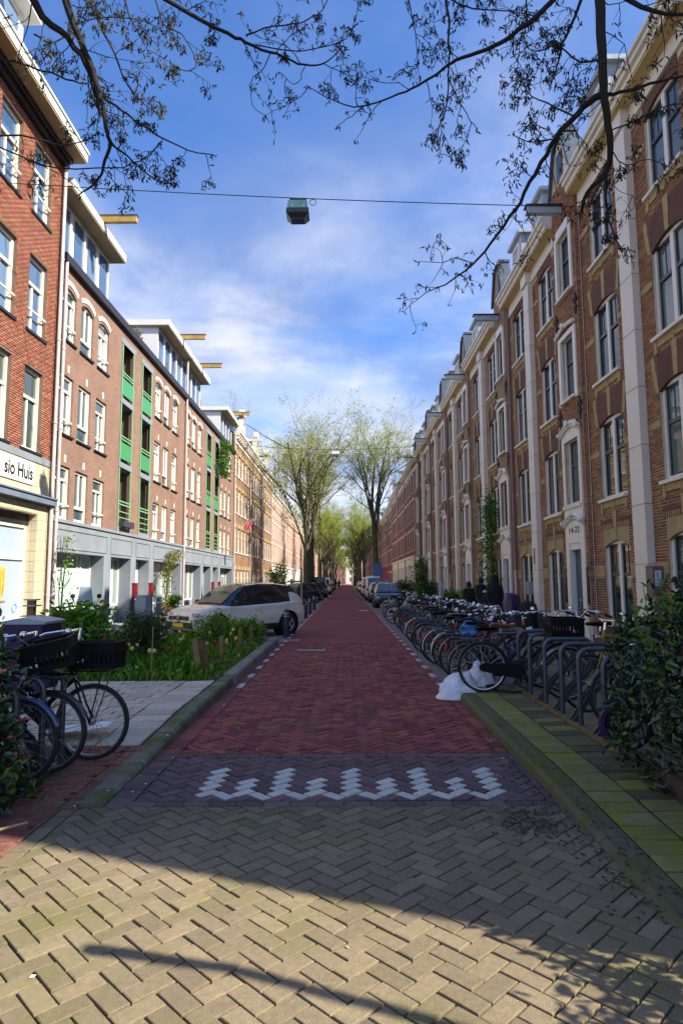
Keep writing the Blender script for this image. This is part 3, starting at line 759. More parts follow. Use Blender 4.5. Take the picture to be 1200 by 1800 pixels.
    for y in wy:
        for k, (a, c) in enumerate(FL):
            ar = soldier_arch(y, 1.4, c, k == 0)
            window(W3 if k == 3 else W0, T, y, a)
            inst('window_arch', shared(('arch',k==0), ar[0]), T, (0,y,c))
            if k == 0:
                inst('keystone', shared('ks', ar[1]), T, (0,y,c)); inst('soldier_course', shared('gt', ar[3]), T, (0,y,c)); inst('dentil_course', shared('gd', ar[4]), T, (0,y,c))
            elif k < 3:
                inst('keystone', shared('ks', ar[1]), T, (0,y,c)); inst('keystone', shared('ksl', lambda: ar[2](-1)), T, (0,y,c)); inst('keystone', shared('ksr', lambda: ar[2](1)), T, (0,y,c))
            if k:
                def apron():
                    b = MB(); b.box(-.03,0,-.74,.74,-.22,-.072)
                    for yy in (-.68,0,.68): b.box(-.045,-.03,yy-.05,yy+.05,-.34 if yy else -.26,-.072); b.box(-.03,0,yy-.05,yy+.05,-.34 if yy else -.26,-.222)
                    return b.mesh('sill_apron', 'yellow_stone')
                inst('sill_apron', shared('apron', apron), T, (0,y,a))
    # yellow stone bands
    for k, (a, c) in enumerate(FL):
        z = a+1.12
        for p, q in ((.30,.84),(2.26,2.895),(4.605,5.24),(6.66,7.2)):
            def sb(p=p, q=q, k=k):
                b = MB(); b.box(-.02,0,p,q,0,.13)
                if k == 0:
                    b.box(-.026,-.0,p,q,.13,.25); n = int((q-p)/.07)
                    for u in range(n): b.box(-.034,-.0,p+.01+u*.07,p+.045+u*.07,-.07,0)
                return b.mesh('stone_band', 'yellow_stone')
            inst('stone_band', shared(('sb',p,k==0), sb), T, (0,0,z))
        zb = z-1.1 if k else z
        inst('stone_band', shared('sbc', lambda: MB().box(bx-.02,bx,bay[0],3.06,0,.13).box(bx-.02,0,bay[0]-.02,bay[0]-.001,0,.13).mesh('stone_band','yellow_stone')), T, (0,0,zb))
        inst('stone_band', shared('sbd', lambda: MB().box(bx-.02,bx,4.44,bay[1],0,.13).mesh('stone_band','yellow_stone')), T, (0,0,zb))
    # white door surround up two storeys, windows over the door
    def surround():
        b = MB(); x = bx-.05
        for a, c in ((3.06,3.22),(4.28,4.44)):
            b.box(x,bx+.02,a,c,.12,5.68)
        b.box(x,bx+.02,3.22,4.28,2.62,3.64); b.box(x-.06,bx+.14,3.10,4.40,3.56,3.66); b.box(x,bx+.02,3.22,4.28,5.44,5.68)
        b.box(x+.0,bx+.14,3.22,3.32,.12,2.62); b.box(x,bx+.14,4.18,4.28,.12,2.62); b.box(bx-.02,bx+.14,3.32,4.18,2.44,2.62)
        b.box(bx-.02,bx+.16,3.22,4.28,.0,.12)
        for z in (3.18,5.70):                                       # curved pediments with scrolls
            pts = [(x-.04,3.0+1.5*t,z+.20*math.sin(PI*t)) for t in [j/10 for j in range(11)]]
            b.tube(pts, .055, 6); b.tube([(p[0]+.01,p[1],p[2]-.09) for p in pts], .04, 6)
            b.lathe([(0,0),(.09,.02),(.10,.06),(.05,.1)], 8, (x-.06,3.75,z+.20), (-1,0,0)); b.lathe([(0,0),(.06,.02),(.05,.08)], 8, (x-.05,3.05,z), (-1,0,0)); b.lathe([(0,0),(.06,.02),(.05,.08)], 8, (x-.05,4.45,z), (-1,0,0))
        b.add([(x,3.1,5.685),(x,4.4,5.685),(x,4.2,5.92),(x,3.75,6.0),(x,3.3,5.92)], [(0,1,2,3,4)])
        # second storey surround
        for a, c in ((3.08,3.26),(4.24,4.42)): b.box(x,bx+.02,a,c,6.5,8.5)
        b.box(x,bx+.02,3.26,4.24,8.36,8.5)
        pts = [(x-.04,3.02+1.46*t,8.56+.10*math.sin(PI*t)) for t in [j/8 for j in range(9)]]; b.tube(pts, .06, 6); b.lathe([(0,0),(.08,.02),(.09,.06),(.04,.1)], 8, (x-.05,3.75,8.68), (-1,0,0))
        for a, c in ((3.10,3.26),(4.24,4.40)): b.box(x,bx+.02,a,c,9.55,11.5)
        b.box(x,bx+.02,3.26,4.24,11.38,11.66)
        return b.mesh('door_surround', 'white_paint')
    inst('door_surround', shared('surround', surround), T)
    wd = winset('rd', 1.0, 1.82, False, fr=.07, dep=.11, sash=True, sill='white_stone', sillw=.12, tk=.07)
    for z in (3.67,6.59,9.59): window(wd, T, 3.75, z, bx)
    def dr():
        b = MB(); b.box(bx+.11,bx+.15,3.32,4.18,.12,2.44)
        for a, c, d, e in ((3.42,3.72,.3,1.0),(3.78,4.08,.3,1.0),(3.42,4.08,1.15,2.25)): b.box(bx+.095,bx+.11,a,c,d,e)
        return b.mesh('door', 'teal_door')
    d = inst('door', shared('door', dr), T)
    inst('handle', shared('dh', lambda: MB().tube([(bx+.06,3.40,1.10),(bx+.06,3.40,1.24)],.016,6).box(bx+.06,bx+.1,3.39,3.41,1.10,1.12).mesh('handle','chrome')), d)
    inst('letter_plate', shared('dl', lambda: MB().box(bx+.08,bx+.096,3.58,3.92,1.06,1.12).mesh('letter_plate','chrome')), d)
    # wrought iron wall anchors
    def anc():
        b = MB(); x = bx-.03
        b.tube([(x,0,-.3),(x,0,.3)],.022,5)
        for s in (-1,1):
            b.ring((x,s*.075,.12),(1,0,0),.06,.017,10,5); b.ring((x,s*.06,-.10),(1,0,0),.045,.015,10,5)
        return b.mesh('wall_anchor', 'iron_black')
    for z in (6.15,9.0):
        for y in (2.98,4.52): inst('wall_anchor', shared('anc', anc), T, (0,y,z))
    # cornice
    for nm, a, c in (('c',0.,2.86),('d',4.64,7.5)):
        def cor(a=a, c=c):
            b = MB(); b.box(-.05,.05,a,c,11.62,12.02)
            return b.mesh('frieze', 'white_stone')
        def soff(a=a, c=c): return MB().box(-.34,.05,a,c,12.022,12.075).mesh('cornice_soffit', 'ochre_soffit')
        def top(a=a, c=c):
            b = MB(); b.box(-.36,.3,a,c,12.08,12.22); b.box(-.44,.3,a,c,12.22,12.34); b.box(-.50,.35,a,c,12.34,12.44); b.box(-.07,-.05,a,c,11.62,11.68); return b.mesh('cornice', 'white_stone')
        inst('frieze', shared('fr'+nm, cor), T); inst('cornice_soffit', shared('so'+nm, soff), T); inst('cornice', shared('co'+nm, top), T)
    b = MB(); b.box(-.24,.0,-.31,.31,11.63,12.02); b.build('pilaster_capital', 'white_stone', T)
    # roof, dormers, chimney, hoist beam
    b = MB(); b.add([(.25,0,12.44),(.25,L,12.44),(2.6,L,14.6),(2.6,0,14.6)], [(0,1,2,3)]); b.add([(2.6,0,14.6),(2.6,L,14.6),(9,L,14.6),(9,0,14.6)], [(0,1,2,3)]); b.build('roof', 'slate', T)
    def dorm():
        b = MB(); b.box(-.08,2.4,-.62,.62,12.45,13.85); return b.mesh('dormer', 'dormer_grey')
    dm = inst('dormer', shared('dorm', dorm), T, (0,1.15,0))
    inst('dormer_roof', shared('dormr', lambda: MB().box(-.22,2.4,-.76,.76,13.85,13.97).mesh('dormer_roof','zinc')), dm)
    inst('window', winset('dw', .9, .9, False, fr=.09, dep=.0, gm='glass_blue')[0], dm, (-.10,0,12.75)); inst('pane', winset('dw', .9, .9, False)[2], dm, (-.10,0,12.75))
    if not odd or i > 4:
        dm2 = copy_tree(dm); dm2.location = (0,6.2,0); dm2.parent = T
    cy = 5.2 if not odd else 6.9
    b = MB(); b.box(.9,1.6,cy-.35,cy+.35,12.9,14.75); ch = b.build('chimney', 'brick_brown', T)
    b = MB(); b.box(.84,1.66,cy-.41,cy+.41,14.75,14.87)
    b.build('chimney_cap', 'plinth_dark', ch); b = MB()
    for q in (-.18,.18): b.lathe([(.10,0),(.08,.3),(.10,.34)], 10, (1.25,cy+q,14.87))
    b.build('chimney_pot', 'brick_orange', ch)
    hb = MB(); hb.box(-1.15,bx-.02,3.66,3.84,12.0,12.2); h = hb.build('hoist_beam', 'beam_white' if i > 3 else 'dormer_grey', T)
    hb = MB(); hb.box(-1.20,bx-.02,3.60,3.90,12.2,12.235); hb.build('beam_cover', 'gutter_black', h)
    if odd:
        b = MB(); b.tube([(-.10,2.72,12.0),(-.10,2.72,2.0)], .055, 8); b.build('downpipe', 'pipe_mauve', T, smooth=True)
        b = MB(); b.tube([(-.10,2.72,2.0),(-.10,2.72,.05)], .062, 8); b.build('downpipe', 'pipe_zinc', T, smooth=True)
        b = MB(); b.tube([(-.05,.62,11.9),(-.05,.62,.6)], .012, 4); b.build('cable', 'iron_black', T)
    else:
        b = MB(); b.tube([(-.03,2.86,11.9),(-.03,2.86,.6)], .012, 4); b.build('cable', 'pipe_zinc', T)
    return T
HOUSES = [None]+[row_house(i) for i in range(1, 8)]
T0 = thing('row_house', 'brown brick corner house at the near end of the row, beyond the frame', 'house', (FX,1.12,0), 0, 'tall brown brick houses in the right hand row')
b = MB(); o0 = [(2.58,3.98,a,c) for a, c in FL]; wall(b, 0, 4.83, .0, 12.0, o0, 0); b.add([(0,0,0),(9,0,0),(9,0,14.6),(2.6,0,14.6),(0,0,12.3)], [(0,1,2,3,4)]); b.add([(9,0,0),(9,4.83,0),(9,4.83,14.6),(9,0,14.6)], [(0,1,2,3)]); b.build('wall', 'brick_brown', T0)
for k, (a, c) in enumerate(FL): window(winset('rh3' if k == 3 else 'rh', 1.4, 1.84, False), T0, 3.28, a); inst('window_arch', shared(('arch',k==0), None), T0, (0,3.28,c))
b = MB(); b.box(-.50,.3,0,4.83,12.08,12.44); b.build('cornice', 'white_stone', T0)
b = MB(); b.add([(.25,0,12.44),(.25,4.83,12.44),(2.6,4.83,14.6),(2.6,0,14.6)], [(0,1,2,3)]); b.add([(2.6,0,14.6),(2.6,4.83,14.6),(9,4.83,14.6),(9,0,14.6)], [(0,1,2,3)]); b.build('roof', 'slate', T0)
def text_mesh(s, size, ext=.004, mt='ink_black', name='lettering', bold=0.):
    cu = bpy.data.curves.new('t', 'FONT'); cu.body = s; cu.size = size; cu.extrude = ext; cu.resolution_u = 3; cu.offset = bold; cu.align_x = 'CENTER'; cu.align_y = 'CENTER'
    ob = bpy.data.objects.new('t', cu); COL.objects.link(ob); dg = bpy.context.evaluated_depsgraph_get()
    me = bpy.data.meshes.new_from_object(ob.evaluated_get(dg)); bpy.data.objects.remove(ob); me.name = name
    me.materials.clear(); me.materials.append(MAT(mt)); return me
def wall_text(me, parent, x, y, z, right=True, sx=1.):
    """lettering read from the street: right wall faces -X, left wall faces +X"""
    o = inst('lettering', me, parent, (x,y,z))
    o.rotation_euler = (PI/2,0,-PI/2) if right else (PI/2,0,PI/2); o.scale = (sx,1,1); return o
wall_text(text_mesh('14-22', .24), HOUSES[2], -.205, 3.75, 2.96, sx=1.5)
# ------------------------------------------------------------------ left: corner building with the shop
LX1 = -8.2; Y1 = 8.0
B1 = thing('corner_building', 'orange brick building with a shop front of cream tiles and deep white cornice', 'building', (LX1,Y1,0))
L1 = 9.5
cols1 = [1.8,4.25,6.66,8.30]
rows1 = [(5.06,7.24),(8.19,10.25),(11.40,13.40)]
cw1 = 1.0
ops1 = [(c-cw1/2,c+cw1/2,a,b) for c in cols1 for a, b in rows1]
b = MB(True); wall(b, 0, L1, 4.98, 14.0, ops1, 0, .16); b.add([(0,L1,0),(9,L1,0),(9,L1,14.0),(0,L1,14.0)], [(0,1,2,3)]); b.add([(0,0,0),(9,0,0),(9,0,14),(0,0,14)], [(0,1,2,3)]); b.add([(9,0,0),(9,L1,0),(9,L1,14),(9,0,14)],[(0,1,2,3)])
b.add([(0,0,14.0),(0,L1,14.0),(9,L1,14.0),(9,0,14.0)], [(0,1,2,3)]); b.build('wall', 'mortar_dark', B1)
brick_courses('brick_courses', 4.6, L1, 4.985, 13.72, ops1, 'brick_piece_orange', B1, True)
w1 = {}
for k, (a, c) in enumerate(rows1):
    h = c-a; t = h*.64
    w1[k] = winset('b1_%d' % k, cw1, h, True, fr=.085, dep=.13, trans=((t,.085,-.415,.415),), mull=(), bars=((-.10,-.03,.085,t-.04),(.33,.40,.085,t-.04),(-.415,-.33,.085,t-.04)) if k != 1 else ((-.12,-.04,.085,t-.04),(.34,.415,.085,t-.04)), fm='cream_paint', gm='glass_blue' if k else 'glass', sill='gutter_black', sillw=.05, tk=.07, rail=.55 if k else None)
    for cc in cols1: window(w1[k], B1, cc, a)
b = MB(True); b.box(-.03,.0,0,L1,4.80,4.98)
b.build('stone_band', 'grey_concrete', B1)
# cornice
b = MB(True); b.box(-.16,0,0,L1+.02,13.72,13.86); b.box(-.26,0,0,L1+.02,13.86,13.96); b.build('cornice_frieze', 'gutter_black', B1)
b = MB(True); b.box(-.60,.2,0,L1+.14,13.962,14.02); b.build('cornice_soffit', 'soffit_brown', B1)
b = MB(True); b.box(-.62,.3,-.0,L1+.16,14.022,14.27); b.box(-.66,.3,-.0,L1+.20,14.27,14.33); b.build('cornice', 'white_paint', B1)
# dormer behind the cornice
b = MB(True); b.box(.1,4,3.6,7.1,14.34,16.3); dm = b.build('dormer', 'white_paint', B1)
b = MB(True); b.box(-.25,4.2,3.4,7.35,16.3,16.5); b.build('dormer_roof', 'beam_white', dm)
for yy in (4.3,5.35,6.4): inst('pane', MB(True).box(.085,.099,yy-.42,yy+.42,14.6,16.1).mesh('pane','glass_blue'), dm)
b = MB(True); b.box(-1.55,.4,5.55,5.75,16.52,16.72); b.build('hoist_beam', 'beam_white', B1)
# shop front: cream tiles
def tile_wall(name, cells, mt, parent, flip, x, pr, j=.008):
    b = MB(flip)
    for y0, y1, z0, z1 in cells: b.box(x-pr,x,y0+j/2,y1-j/2,z0+j/2,z1-j/2,skip=('x1',))
    return b
b = MB(True); wall(b, 0, L1, 0, 4.80, [(.6,8.85,.55,3.43)], 0, .36, reveal=0); b.build('shop_wall', 'mortar_light', B1)
cells = []
z = 3.90
for dz in (.29,.29,.29):
    y = 0
    while y < L1-.01: cells.append((y,min(y+1.0,L1),z,z+dz)); y += 1.0
    z += dz
z = .05
while z < 3.69:
    for a, c in ((8.87,9.17),(9.17,9.495)): cells.append((a,c,z,min(z+.27,3.69)))
    z += .27
y = .6
while y < 8.84: cells.append((y,y+.11,3.45,3.68)); y += .11
tiles = [(tuple(c)) for c in cells]
for c in tiles:
    if c[1] < 5.6: continue
    k = ('tl',round(c[1]-c[0],3),round(c[3]-c[2],3))
    me = shared(k, lambda: MB(True).box(-.014,.0,-(c[1]-c[0])/2+.004,(c[1]-c[0])/2-.004,.004,c[3]-c[2]-.004,skip=('x1',)).mesh('tile','tile_cream'))
    inst('tile', me, B1, (0,(c[0]+c[1])/2,c[2]))
z = .57
while z < 3.42:                                                     # tiled reveal at the side of the shop window
    for k in range(2):
        me = shared('rt', lambda: MB(True).box(.003,.147,-.012,0,.004,.263).mesh('tile','tile_cream')); inst('tile', me, B1, (-(.0+k*.15),8.85,z))
    z += .27
b = MB(True); b.box(-.22,0,0,L1-.02,3.72,3.88); b.box(-.26,0,0,L1-.02,3.88,3.92); b.build('shop_cornice', 'awning_blue', B1)
sw = MB(True); X = .32
for a, c, d, e in ((8.72,8.84,.56,3.16),(4.0,4.12,.56,3.16)): sw.box(X-.05,X+.05,a,c,d,e)
for z0, z1 in ((.56,.70),(2.22,2.34),(3.06,3.16)): sw.box(X-.06,X+.05,4.12,8.72,z0,z1)
S1 = sw.build('shop_window', 'cream_paint', B1)
b = MB(True); b.box(X-.01,X+.01,4.12,8.72,.70,2.22); b.box(X-.01,X+.01,4.12,8.72,2.34,3.06); b.build('pane', 'shop_glass', S1)
b = MB(True); b.box(X-.1,X+.2,.6,8.85,3.16,3.43); b.build('lintel_box', 'gutter_black', S1)
# printed film on the glass: a cup shape and a ring emblem
fx = X-.016
b = MB(True); b.prism([(7.30,1.22),(7.80,1.22),(7.93,1.38),(7.98,1.85),(7.95,2.0),(7.75,2.05),(7.55,1.99),(7.2,2.02),(7.1,1.8),(7.17,1.4)], fx, fx+.004); b.build('printed_film', 'print_yellow', S1)
b = MB(True)
for q in range(6): b.tube([(fx-.003,7.25+q*.12,1.3),(fx-.003,7.23+q*.125,1.6+.05*(q%3)),(fx-.003,7.27+q*.12,1.94)], .010, 4)
b.box(fx-.006,fx,7.2,7.98,1.14,1.19); b.build('printed_film', 'print_brown', S1)
b = MB(True); b.ring((fx,8.46,.98),(1,0,0),.11,.014,18,4); b.tube([(fx,8.43,1.06),(fx,8.49,1.15)],.012,4); b.build('printed_film', 'ink_blue', S1)
SG = tag(inst('shop_sign', MB(True).box(-.05,-.016,-2.35,0,-.29,.29).mesh('shop_sign','sign_white'), None, (LX1,16.47,4.455)), 'white board with black lettering sio Huis on the cream tiled shop front', 'sign')
tmx = text_mesh('sio Huis', .50, .004, 'ink_black', bold=.008)
xs = [v.co.x for v in tmx.vertices]; wdt = max(xs)-min(xs)
o = inst('lettering', tmx, SG, (.056,-.09-.69,-.02)); o.rotation_euler = (PI/2,0,PI/2); o.scale = (1.38/wdt,1,1)
def pipe(parent, y, z0, z1, x, r=.055, m='pipe_zinc', flip=True, col=True):
    b = MB(flip); b.tube([(x,y,z0),(x,y,z1)], r, 10)
    if col:
        z = z0+1.2
        while z < z1-.5: b.tube([(x,y,z),(x,y,z+.06)], r+.012, 10); z += 2.4
    return b.build('downpipe', m, parent, smooth=True)
pipe(B1, 9.42, .05, 13.7, -.09, .06, 'pipe_zinc')
b = MB(True); b.tube([(-.10,9.30,.05),(-.10,9.30,13.6)], .012, 5); b.build('cable', 'iron_black', B1)
# ------------------------------------------------------------------ left: brick flats with grey ground floor and green balconies
LX2 = -8.36
FR = [(3.50,5.08),(6.03,7.82),(8.90,10.52)]
WIN = [(.65,.96),(2.0,.96),(3.4,.96),(9.95,.96),(11.30,.96),(12.80,.96)]
BAL = [(5.20,6.65),(7.55,9.0)]
def flats(y0, idx):
    L = 14.7
    T = thing('apartment_building', ['brick apartment building with grey ground floor beside the shop, two columns of green balconies','brick apartment building beyond the second downpipe, a leafy plant hanging from its green balcony'][idx], 'building', (LX2,y0,0), 0, 'brick apartment buildings with green balconies')
    ops = [(c-w/2,c+w/2,a,b) for c, w in WIN for a, b in FR]+[(a,b,3.52,10.62) for a, b in BAL]
    b = MB(True); wall(b, 0, L, 3.45, 11.15, ops, 0, .13); b.build('wall', 'brick_mauve', T)
    b = MB(True); b.add([(0,0,0),(9,0,0),(9,0,11.2),(0,0,11.2)], [(0,1,2,3)]); b.add([(0,L,0),(9,L,0),(9,L,11.2),(0,L,11.2)], [(0,1,2,3)]); b.add([(9,0,0),(9,L,0),(9,L,13),(9,0,13)], [(0,1,2,3)]); b.build('party_wall', 'brick_mauve', T)
    b = MB(True); b.add([(.5,0,11.5),(.5,L,11.5),(2.2,L,13.2),(2.2,0,13.2)], [(0,1,2,3)]); b.add([(2.2,0,13.2),(2.2,L,13.2),(9,L,13.2),(9,0,13.2)], [(0,1,2,3)]); b.add([(-.05,0,11.35),(-.05,L,11.35),(.5,L,11.5),(.5,0,11.5)], [(0,1,2,3)]); b.build('roof', 'slate', T)
    b = MB(True); b.box(-.16,.02,0,L,11.15,11.40); b.build('gutter', 'gutter_black', T)
    for k, (a, c) in enumerate(FR):
        h = c-a
        for n, (y, w) in enumerate(WIN):
            if n in (0,2,3,5): ws = winset(('fa',k), w, h, True, fr=.075, dep=.10, mull=(), trans=((h*.74,.075,-.40,.40),), bars=((-.04,.04,.075,h*.74),(.27,.34,.075,h*.74),(-.405,-.34,.075,h*.74)), gm='glass_pale', sill='gutter_black' if k else None, sillw=.06, tk=.06, rail=.42)
            else: ws = winset(('fb',k), w, h, True, fr=.075, dep=.10, trans=((h*.28,.085,-.40,.40),), bars=((-.05,.03,h*.30,h-.075),(.29,.36,h*.3,h-.075)), gm='glass_pale', sill='gutter_black' if k else None, sillw=.06, tk=.06)
            window(ws, T, y, a)
            if k == 2:
                def ar():
                    b = MB(True); arch_fill(b, 0, .98, -.14, .14, .02, -.004, .09, m=1); n_ = 12
                    pts = [(-.012,-.56+1.12*j/n_,.02+.16*(1-(2*j/n_-1)**2)) for j in range(n_+1)]
                    for p, q in zip(pts, pts[1:]): b.bar((-.004,p[1],p[2]),(-.004,q[1],q[2]),.04,.15)
                    return b.mesh('window_arch', ['white_stone','brick_mauve'])
                inst('window_arch', shared('farch', ar), T, (0,y,c))
            else: inst('vent_block', shared('vb', lambda: MB(True).box(-.012,0,-.06,.06,.12,.34).mesh('vent_block','white_stone')), T, (0,y+.1,c))
    # balcony columns: dark recess, green frame, panels
    for n, (a, c) in enumerate(BAL):
        w = c-a
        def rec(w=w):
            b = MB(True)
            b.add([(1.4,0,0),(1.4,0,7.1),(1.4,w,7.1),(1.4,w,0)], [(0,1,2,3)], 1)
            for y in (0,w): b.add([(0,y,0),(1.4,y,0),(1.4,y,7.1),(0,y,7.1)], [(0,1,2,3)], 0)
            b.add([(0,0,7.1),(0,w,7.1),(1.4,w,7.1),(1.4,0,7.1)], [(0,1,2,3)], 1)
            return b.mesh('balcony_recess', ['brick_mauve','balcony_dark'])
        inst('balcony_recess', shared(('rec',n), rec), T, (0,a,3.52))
        inst('lintel', shared(('lin',n), lambda: MB(True).box(-.015,.14,-.08,w+.08,0,.22).mesh('lintel','grey_concrete')), T, (0,a,10.62))
        for z in (3.52,5.98,8.42):
            bo = thing if False else inst('balcony', shared(('bf',n), lambda: MB(True).box(-.03,1.38,.005,w-.005,-.10,.10).mesh('balcony','grey_concrete')), T, (0,a,z))
            if z > 4:
                inst('green_panel', shared(('gp',n), lambda: MB(True).box(-.02,.02,.10,w-.10,.24,.86).mesh('green_panel','green_paint')), bo)
            else:
                def rl():
                    b = MB(True)
                    for q in (.25,.48,.70): b.box(-.015,.015,.1,w-.1,q,q+.03)
                    return b.mesh('railing', 'green_light')
                inst('railing', shared(('rlo',n), rl), bo)
                if idx == 0 and n == 0: inst('planter_box', MB(True).box(-.22,-.03,.15,w-.15,.14,.36).mesh('planter_box','balcony_dark'), bo)
            inst('hand_rail', shared(('hr',n), lambda: MB(True).box(-.025,.025,.06,w-.06,.96,1.0).box(-.02,.02,.06,w-.06,1.08,1.12).mesh('hand_rail','green_light')), bo)
        for y in (a+.10,c-.10): inst('green_post', shared('gpost', lambda: MB(True).box(-.022,.022,-.03,.03,3.5,10.6).mesh('green_post','green_light')), T, (0,y,0))
    # grey ground floor
    gops = [(.25,4.0,.10,2.52),(4.65,6.75,.10,2.52),(7.35,9.05,.10,2.52),(9.7,14.2,.10,2.52)]
    b = MB(True); wall(b, 0, L, 0, 3.45, gops, -.04, .55)
    for a, c in ((.3,4.25),(4.6,6.85),(7.3,9.1),(9.6,14.3)):
        for z0, z1, y0_, y1_ in ((3.18,3.24,a,c),(2.62,2.66,a,c)): b.box(-.065,-.04,y0_,y1_,z0,z1)
        b.box(-.065,-.04,a,a+.05,2.66,3.18); b.box(-.065,-.04,c-.05,c,2.66,3.18)
    b.build('ground_floor_wall', 'grey_concrete', T)
    inst('ledge', MB(True).box(-.09,.0,0,L,3.38,3.47).mesh('ledge','grey_concrete'), T)
    def shop(name, ya, yb, z0, splits, gm, bottom=None):
        b = MB(True); f = .07; x = .42
        b.box(x,x+.07,ya,yb,z0,z0+f); b.box(x,x+.07,ya,yb,2.45,2.52)
        ed = [ya]+splits+[yb]
        for y in ed: b.box(x-.01,x+.07,y-f/2,y+f/2,z0+f,2.45)
        for q in range(1, len(splits)+1, 2): b.box(x,x+.07,ed[q]+f/2,(ed[q+1])-f/2,1.95,2.02)
        fr = b.build(name, 'white_paint', T)
        b = MB(True); b.box(x+.03,x+.045,ya,yb,z0+f,2.45); b.build('pane', gm, fr)
        b = MB(True); b.box(x-.02,x+.07,ya,yb,.10,z0); b.build('spandrel', 'grey_concrete', fr)
        return fr
    fr = shop('shop_window', .28, 3.97, .62, [.95,1.25,2.9,3.2], 'curtain_green' if idx == 0 else 'glass_pale')
    shop('shop_window', 4.68, 6.72, .75, [5.9,6.1], 'glass_pale')
    shop('shop_window', 9.73, 14.17, .62, [10.7,11.0,12.6,13.4], 'glass_pale')
    b = MB(True); b.box(.40,.46,7.55,8.25,.12,2.2); d = b.build('door', 'door_wine', T)
    b = MB(True); b.box(.38,.47,7.40,7.54,.1,2.5); b.box(.38,.47,8.26,8.40,.1,2.5); b.box(.38,.47,7.54,8.26,2.21,2.5); b.box(.40,.46,8.4,9.0,.9,2.5); b.build('door_frame', 'white_paint', d)
    for y in (7.10,9.20):
        bx_ = MB(True); bx_.box(-.18,-.04,y-.13,y+.13,.98,1.55); bx_.box(-.20,-.04,y-.15,y+.15,1.55,1.59)
        for q in (0,1): bx_.box(-.186,-.18,y-.12,y+.12,1.08+q*.24,1.10+q*.24)
        tag(bx_.build('letter_box', 'red_box', None, loc=(LX2,y0,0)), ['red letter box %s the wine red door of the nearer flats','red letter box on the far flats %s their dark door'][idx] % ('just before' if y < 8 else 'just beyond'), 'letter box', 'red letter boxes by the doors')
    # white dormer blocks on the roof with overhanging flat roofs and hoist beams
    for n, (a, c) in enumerate(((-.05,4.15),(10.3,14.65))):
        def dorm(w=c-a):
            b = MB(True); b.box(.28,3.5,0,w,11.42,13.3); return b.mesh('dormer', 'pale_panel')
        dm = inst('dormer', shared(('fd',n), dorm), T, (0,a,0)); w = c-a
        inst('dormer_roof', shared(('fdr',n), lambda: MB(True).box(-.33,3.7,-.15,w+.25,13.36,13.62).mesh('dormer_roof','white_paint')), dm)
        inst('dormer_soffit', shared(('fds',n), lambda: MB(True).box(-.31,3.6,-.13,w+.23,13.30,13.355).mesh('dormer_soffit','soffit_brown')), dm)
        def dwf(w=w):
            b = MB(True); b.box(.20,.28,0,w,11.46,11.56); b.box(.20,.28,0,w,13.2,13.3)
            for q in range(5): b.box(.20,.28,w*q/4-(.05 if q else 0),w*q/4+(.05 if q < 4 else 0),11.56,13.2)
            return b.mesh('window', 'white_paint')
        ff = inst('window', shared(('dwf',n), dwf), dm)
        for q in range(4):
            ya, yb = w*q/4+.06, w*(q+1)/4-.06
            inst('pane', shared(('dp',n,q), lambda: MB(True).box(.25,.262,ya+.32,yb,11.56,13.2).mesh('pane','glass_blue')), ff)
        bb = MB(True); bb.box(-1.42,.6,w*.55-.08,w*.55+.08,13.64,13.86); bm_ = bb.build('hoist_beam', 'beam_wood', dm)
        bb = MB(True); bb.box(-1.45,.6,w*.55-.10,w*.55+.10,13.861,13.885); bb.build('beam_cover', 'steel_blue', bm_)
    if idx == 0: pipe(T, .12, .05, 11.2, -.10, .055)
    pipe(T, 14.62, .05, 13.4, -.10, .055)
    return T
FA = [flats(17.95, 0), flats(32.65, 1)]
